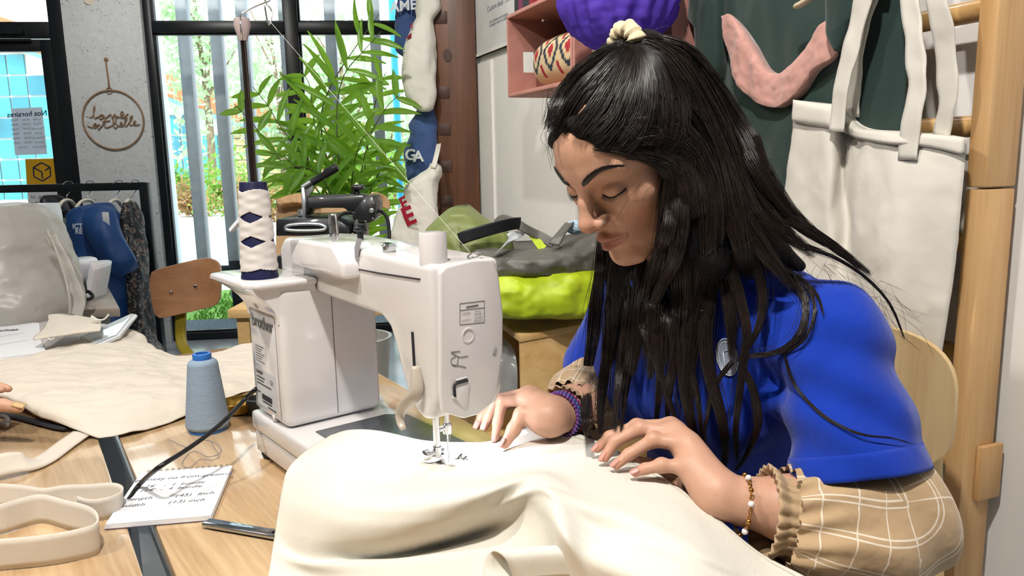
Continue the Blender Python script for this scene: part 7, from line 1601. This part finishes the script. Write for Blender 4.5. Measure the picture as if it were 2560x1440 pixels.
def all_strands():
    for pts, hw, n in GD_: c_ = np.array([gpt(*p) for p in pts]); d_ = c_[:, 2].copy(); d_[1:-1] = np.minimum(c_[1:-1, 2], (c_[:-2, 2] + c_[2:, 2]) / 2 * .5 + c_[1:-1, 2] * .5); c_[:, 2] = d_; strands(c_, hw, n)
    for pts, hw, n in GL_:
        c = np.array([gpt(*p) for p in pts]); strands(c, (hw[0], hw[1] * .78, hw[2] * .7), int(n * .85)); strands(c, (hw[0], hw[1] * 1.6, hw[2] * 3.2), max(8, n // 14), .7, 2.2)
    for k in range(70):      # flyaways round the outline
        i = rnd.randint(len(GD_)); pts = GD_[i][0]; j = rnd.randint(len(pts) - 1); p = np.array(pts[j], float); p += rnd.normal(0, 22, 2); q = p + np.array([rnd.normal(40, 50), rnd.normal(50, 45)]); d_ = gpt(*p)[2] - .005
        strands(np.array([[*p, d_], [*((p + q) / 2 + rnd.normal(0, 16, 2)), d_ - .004], [*q, d_ - .002]]), (1, 2, 3), 1, .55, 0)
    for k in range(46):      # short wisps at the forehead
        y0 = rnd.uniform(235, 375); p = np.array([1392 - (y0 - 330) ** 2 * .0 + rnd.uniform(-8, 10), y0]); d_ = .905
        strands(np.array([[*p, d_], [p[0] - rnd.uniform(8, 26), p[1] - rnd.uniform(-6, 18), d_], [p[0] - rnd.uniform(0, 30), p[1] + rnd.uniform(10, 70), d_]]), (1, 2, 3), 1, .5, 0)
    for k in range(60):      # loose hairs over shoulder and sleeve
        p = np.array([rnd.uniform(1900, 2240), 0]); p[1] = 600 + (p[0] - 1900) * .45 + rnd.uniform(-25, 30); d_ = .93; q = p + np.array([rnd.uniform(20, 120), rnd.uniform(20, 150)])
        strands(np.array([[*p, d_], [*((p + q) / 2 + rnd.normal(0, 22, 2)), d_ - .01], [*q, d_]]), (1, 3, 4), 1, .5, 0)
all_strands()
SV = np.array(SV); SR_ = np.array(SR_); T = np.gradient(SV, axis=1); T /= np.linalg.norm(T, axis=2)[..., None] + 1e-12
A_ = np.cross(T, arr((.3, -.9, .25))); A_ /= np.linalg.norm(A_, axis=2)[..., None] + 1e-12; B_ = np.cross(T, A_); ns = len(SV)
ang = np.arange(3) * 2 * math.pi / 3; VV = SV[:, :, None] + SR_[..., None, None] * (np.cos(ang)[None, None, :, None] * A_[:, :, None] + np.sin(ang)[None, None, :, None] * B_[:, :, None])
idx = np.arange(ns * MS * 3).reshape(ns, MS, 3); a, b = idx[:, :-1, :], idx[:, 1:, :]; a2, b2 = np.roll(a, -1, 2), np.roll(b, -1, 2); Q = np.stack([a, a2, b2, b], -1).reshape(-1, 4)
m_str = mat('hair_strand', '#211815', rough=.30, var=.45, vscale=150, spec=.6)
so_ = npmesh('hair_strands', VV.reshape(-1, 3), Q, m_str, hair_o); stuff(so_)
g = Geo()      # soft cores of the hanging locks
for pts, hw, n in GL_:
    if n < 60: continue
    c = spline(np.array([gpt(*p) for p in pts if p[2]]), 26); base = np.array([Dp(*q) for q in c]); wm = np.interp(np.linspace(0, 1, 26), [0, .12, .5, .85, 1], [1, hw[0], hw[1], hw[2] * .6, .5]) * c[:, 2] / F
    g.tube(base + ray(1700, 700) * .003, wm * .42, 8, flat=.4, up=(0, 1, .2))
stuff(part('hair_lock', g, m_hbase, hair_o, smooth=True))
# tie, parting, clip
tcen = Dp(1566, 104, .925); tax = unit(arr((.55, .5, .15))); x_, y_, z_ = basis(tax); P = []
for i in range(60):
    a = 2 * math.pi * i / 60; d_ = x_ * math.cos(a) + y_ * math.sin(a); rt_ = .0098 * (1 + .13 * math.sin(a * 11) + .10 * math.sin(a * 23 + 1)); P.append([tcen + d_ * (.0145 + .0012 * math.sin(a * 7)) + rt_ * (math.cos(b) * d_ + 1.25 * math.sin(b) * z_) for b in np.arange(16) * 2 * math.pi / 16])
part('hair_scrunchie', Geo().grid(P, closed_u=True, closed_v=True), mat('scrunchie_cream', '#d9c9a4', rough=.85, sheen=.3, bump=.6, bscale=60, bdist=.004), pe, smooth=True)
pr_ = [gpt(1606, 158), gpt(1596, 185), gpt(1585, 215), gpt(1575, 240)]
part('parting_line', Geo().tube([Dp(q[0], q[1], q[2] - .0008) for q in spline(np.array(pr_), 14)], np.interp(np.linspace(0, 1, 14), [0, .3, 1], [.0008, .0026, .0005]), 6, flat=.3), mat('scalp', '#8a6a52', rough=.6), hair_o, smooth=True)
q = gpt(1751, 330); part('hair_clip', Geo().ball(Dp(q[0], q[1], q[2] - .002), .006, 12, (1.3, .5, .6)), mat('clip_brown', '#5a3220', rough=.3), pe, smooth=True)
# ================================================================== the sewer's chair and a second person's hand
m_pch = wood('chair_beech', '#c9a670', '#e2c48f', rough=.4, axis=2, scale=1.5, coat=.2)
sc_ = arr((hip[0], hip[1], 0)) - FB * .03
wc = thing('wooden_chair', 'light wooden chair the woman sits on, its rounded back beside her sleeve', 'chair', sc_)
bcx = C7 + SP * .36 - FB * .19; bcx[2] = 0
P0 = onwall(2282, 955, 1.0)
def bkp(a, z): return arr((bcx[0], bcx[1], 0)) + LB * a + UP * z - FB * (.0 + .02 * (1 - (a / .2) ** 2))
ol = []
for k in range(48):
    a = 2 * math.pi * k / 48; ca_, sa_ = math.cos(a), math.sin(a); ol.append((.215 * abs(ca_) ** .55 * (1 if ca_ > 0 else -1), .84 + .115 * abs(sa_) ** .6 * (1 if sa_ > 0 else -1)))
g = Geo(); rings = [[bkp(a * k, .84 + (z - .84) * k) for a, z in ol] for k in (.02, .5, .96, 1.0)]; rb = [[q - FB * .012 for q in r] for r in rings]
part('backrest', g.grid(rings + rb[::-1], closed_u=True, cap=True), m_pch, wc, smooth=True, auto=40)
part('seat', Geo().prism([sc_ + LB * a + FB * b + UP * .425 for a, b in ((-.2, -.19), (.2, -.19), (.19, .2), (-.19, .2))], UP * .016), m_pch, wc, bevel=.006)
for s in (-1, 1):
    part('back_leg', Geo().bar(sc_ + LB * s * .18 - FB * .22, bkp(s * .17, .80) - FB * .02, .028, .028), m_pch, wc, bevel=.004)
    part('front_leg', Geo().bar(sc_ + LB * s * .18 + FB * .2, sc_ + LB * s * .17 + FB * .17 + UP * .425, .028, .028), m_pch, wc, bevel=.004)
# hand at the left picture edge holding the calico
hb0 = [Dp(-150, 1010, 1.36), Dp(-60, 1012, 1.345), Dp(8, 1012, 1.335), Dp(48, 1020, 1.33)]
p2 = thing('person', 'second person at the left edge, only a fingertip on the calico showing', 'person', hb0[0] * arr((1, 1, 0)) - arr((.35, 0, 0)))
WX = Dp(-260, 1030, 1.40); pr2 = chain(hb0, (.0135, .0115, .0105, .0085), k=.006) + [cap(WX, hb0[0], .026, .016, k=.02)]
for i in range(4):
    o_ = arr((-.01, .018 * i + .012, .012 - .004 * i)); pr2 += [cap(WX, hb0[0] + o_ + arr((-.02, .01, .012)), .024, .013, k=.02)] + chain([hb0[0] + o_ + arr((-.02, .01, .012)), hb0[1] + o_ + arr((-.02, .01, .018)), hb0[2] + o_ + arr((-.03, .012, .006))], (.0105, .009, .007), k=.004)
EX = WX + arr((-.26, .02, .03)); SX = EX + arr((-.22, .08, .18)); pr2 += [cap(WX, EX, .026, .038, k=.02), cap(EX, SX, .04, .05, k=.02)]
TX = SX + arr((-.12, .1, -.06)); pr2 += [cap(SX, TX + arr((0, 0, .06)), .05, .08, k=.04), cap(TX, TX + arr((0, .05, -.42)), .13, .13, k=.05), cap(TX + arr((0, 0, .1)), TX + arr((0, 0, .26)), .05, .05, k=.03), ell(TX + arr((.02, 0, .36)), (.085, .08, .115), k=.02), cap(TX + arr((0, .05, -.42)), TX + arr((.0, .1, -.9)), .11, .06, k=.05)]
V, Q = sdf_mesh(pr2, np.minimum(TX - .3, WX - .1) + arr((0, 0, -.72)), np.maximum(TX + .4, hb0[3] + .12) + arr((0, .1, .3)), .0032); V = relax(V, Q, 2, .4)
ck = np.tile(np.array(lin('#c99b82')), (len(V), 1)); ck[V[:, 0] < EX[0] + .06] = lin('#3a4252'); hm = V[:, 2] > TX[2] + .16; ck[hm] = lin('#c99b82'); ck[V[:, 2] > TX[2] + .40] = lin('#1b1512')
npmesh('body', V, Q, m_skin, p2, ck)
t = unit(hb0[3] - hb0[2]); 
def nail2(J, up, r):
    t = unit(J[3] - J[2]); n_ = unit(arr(up) - t * (arr(up) @ t)); x_ = np.cross(t, n_); c_ = J[3] + t * r * .3 + n_ * r * .62; P = []
    for a in np.linspace(-1, 1, 7): P.append([c_ + x_ * b * r * .75 * (1 - .25 * max(a, 0) ** 2) + t * a * r * 1.25 + n_ * (r * .38 * (1 - b * b * .7) - .12 * r * a) for b in np.linspace(-1, 1, 6)])
    part('fingernail', Geo().grid(P), mat('nail_yellowish', '#c9a877', rough=.25), p2, smooth=True, solid=.001)
nail2(hb0, (.1, -.35, .9), .0088)
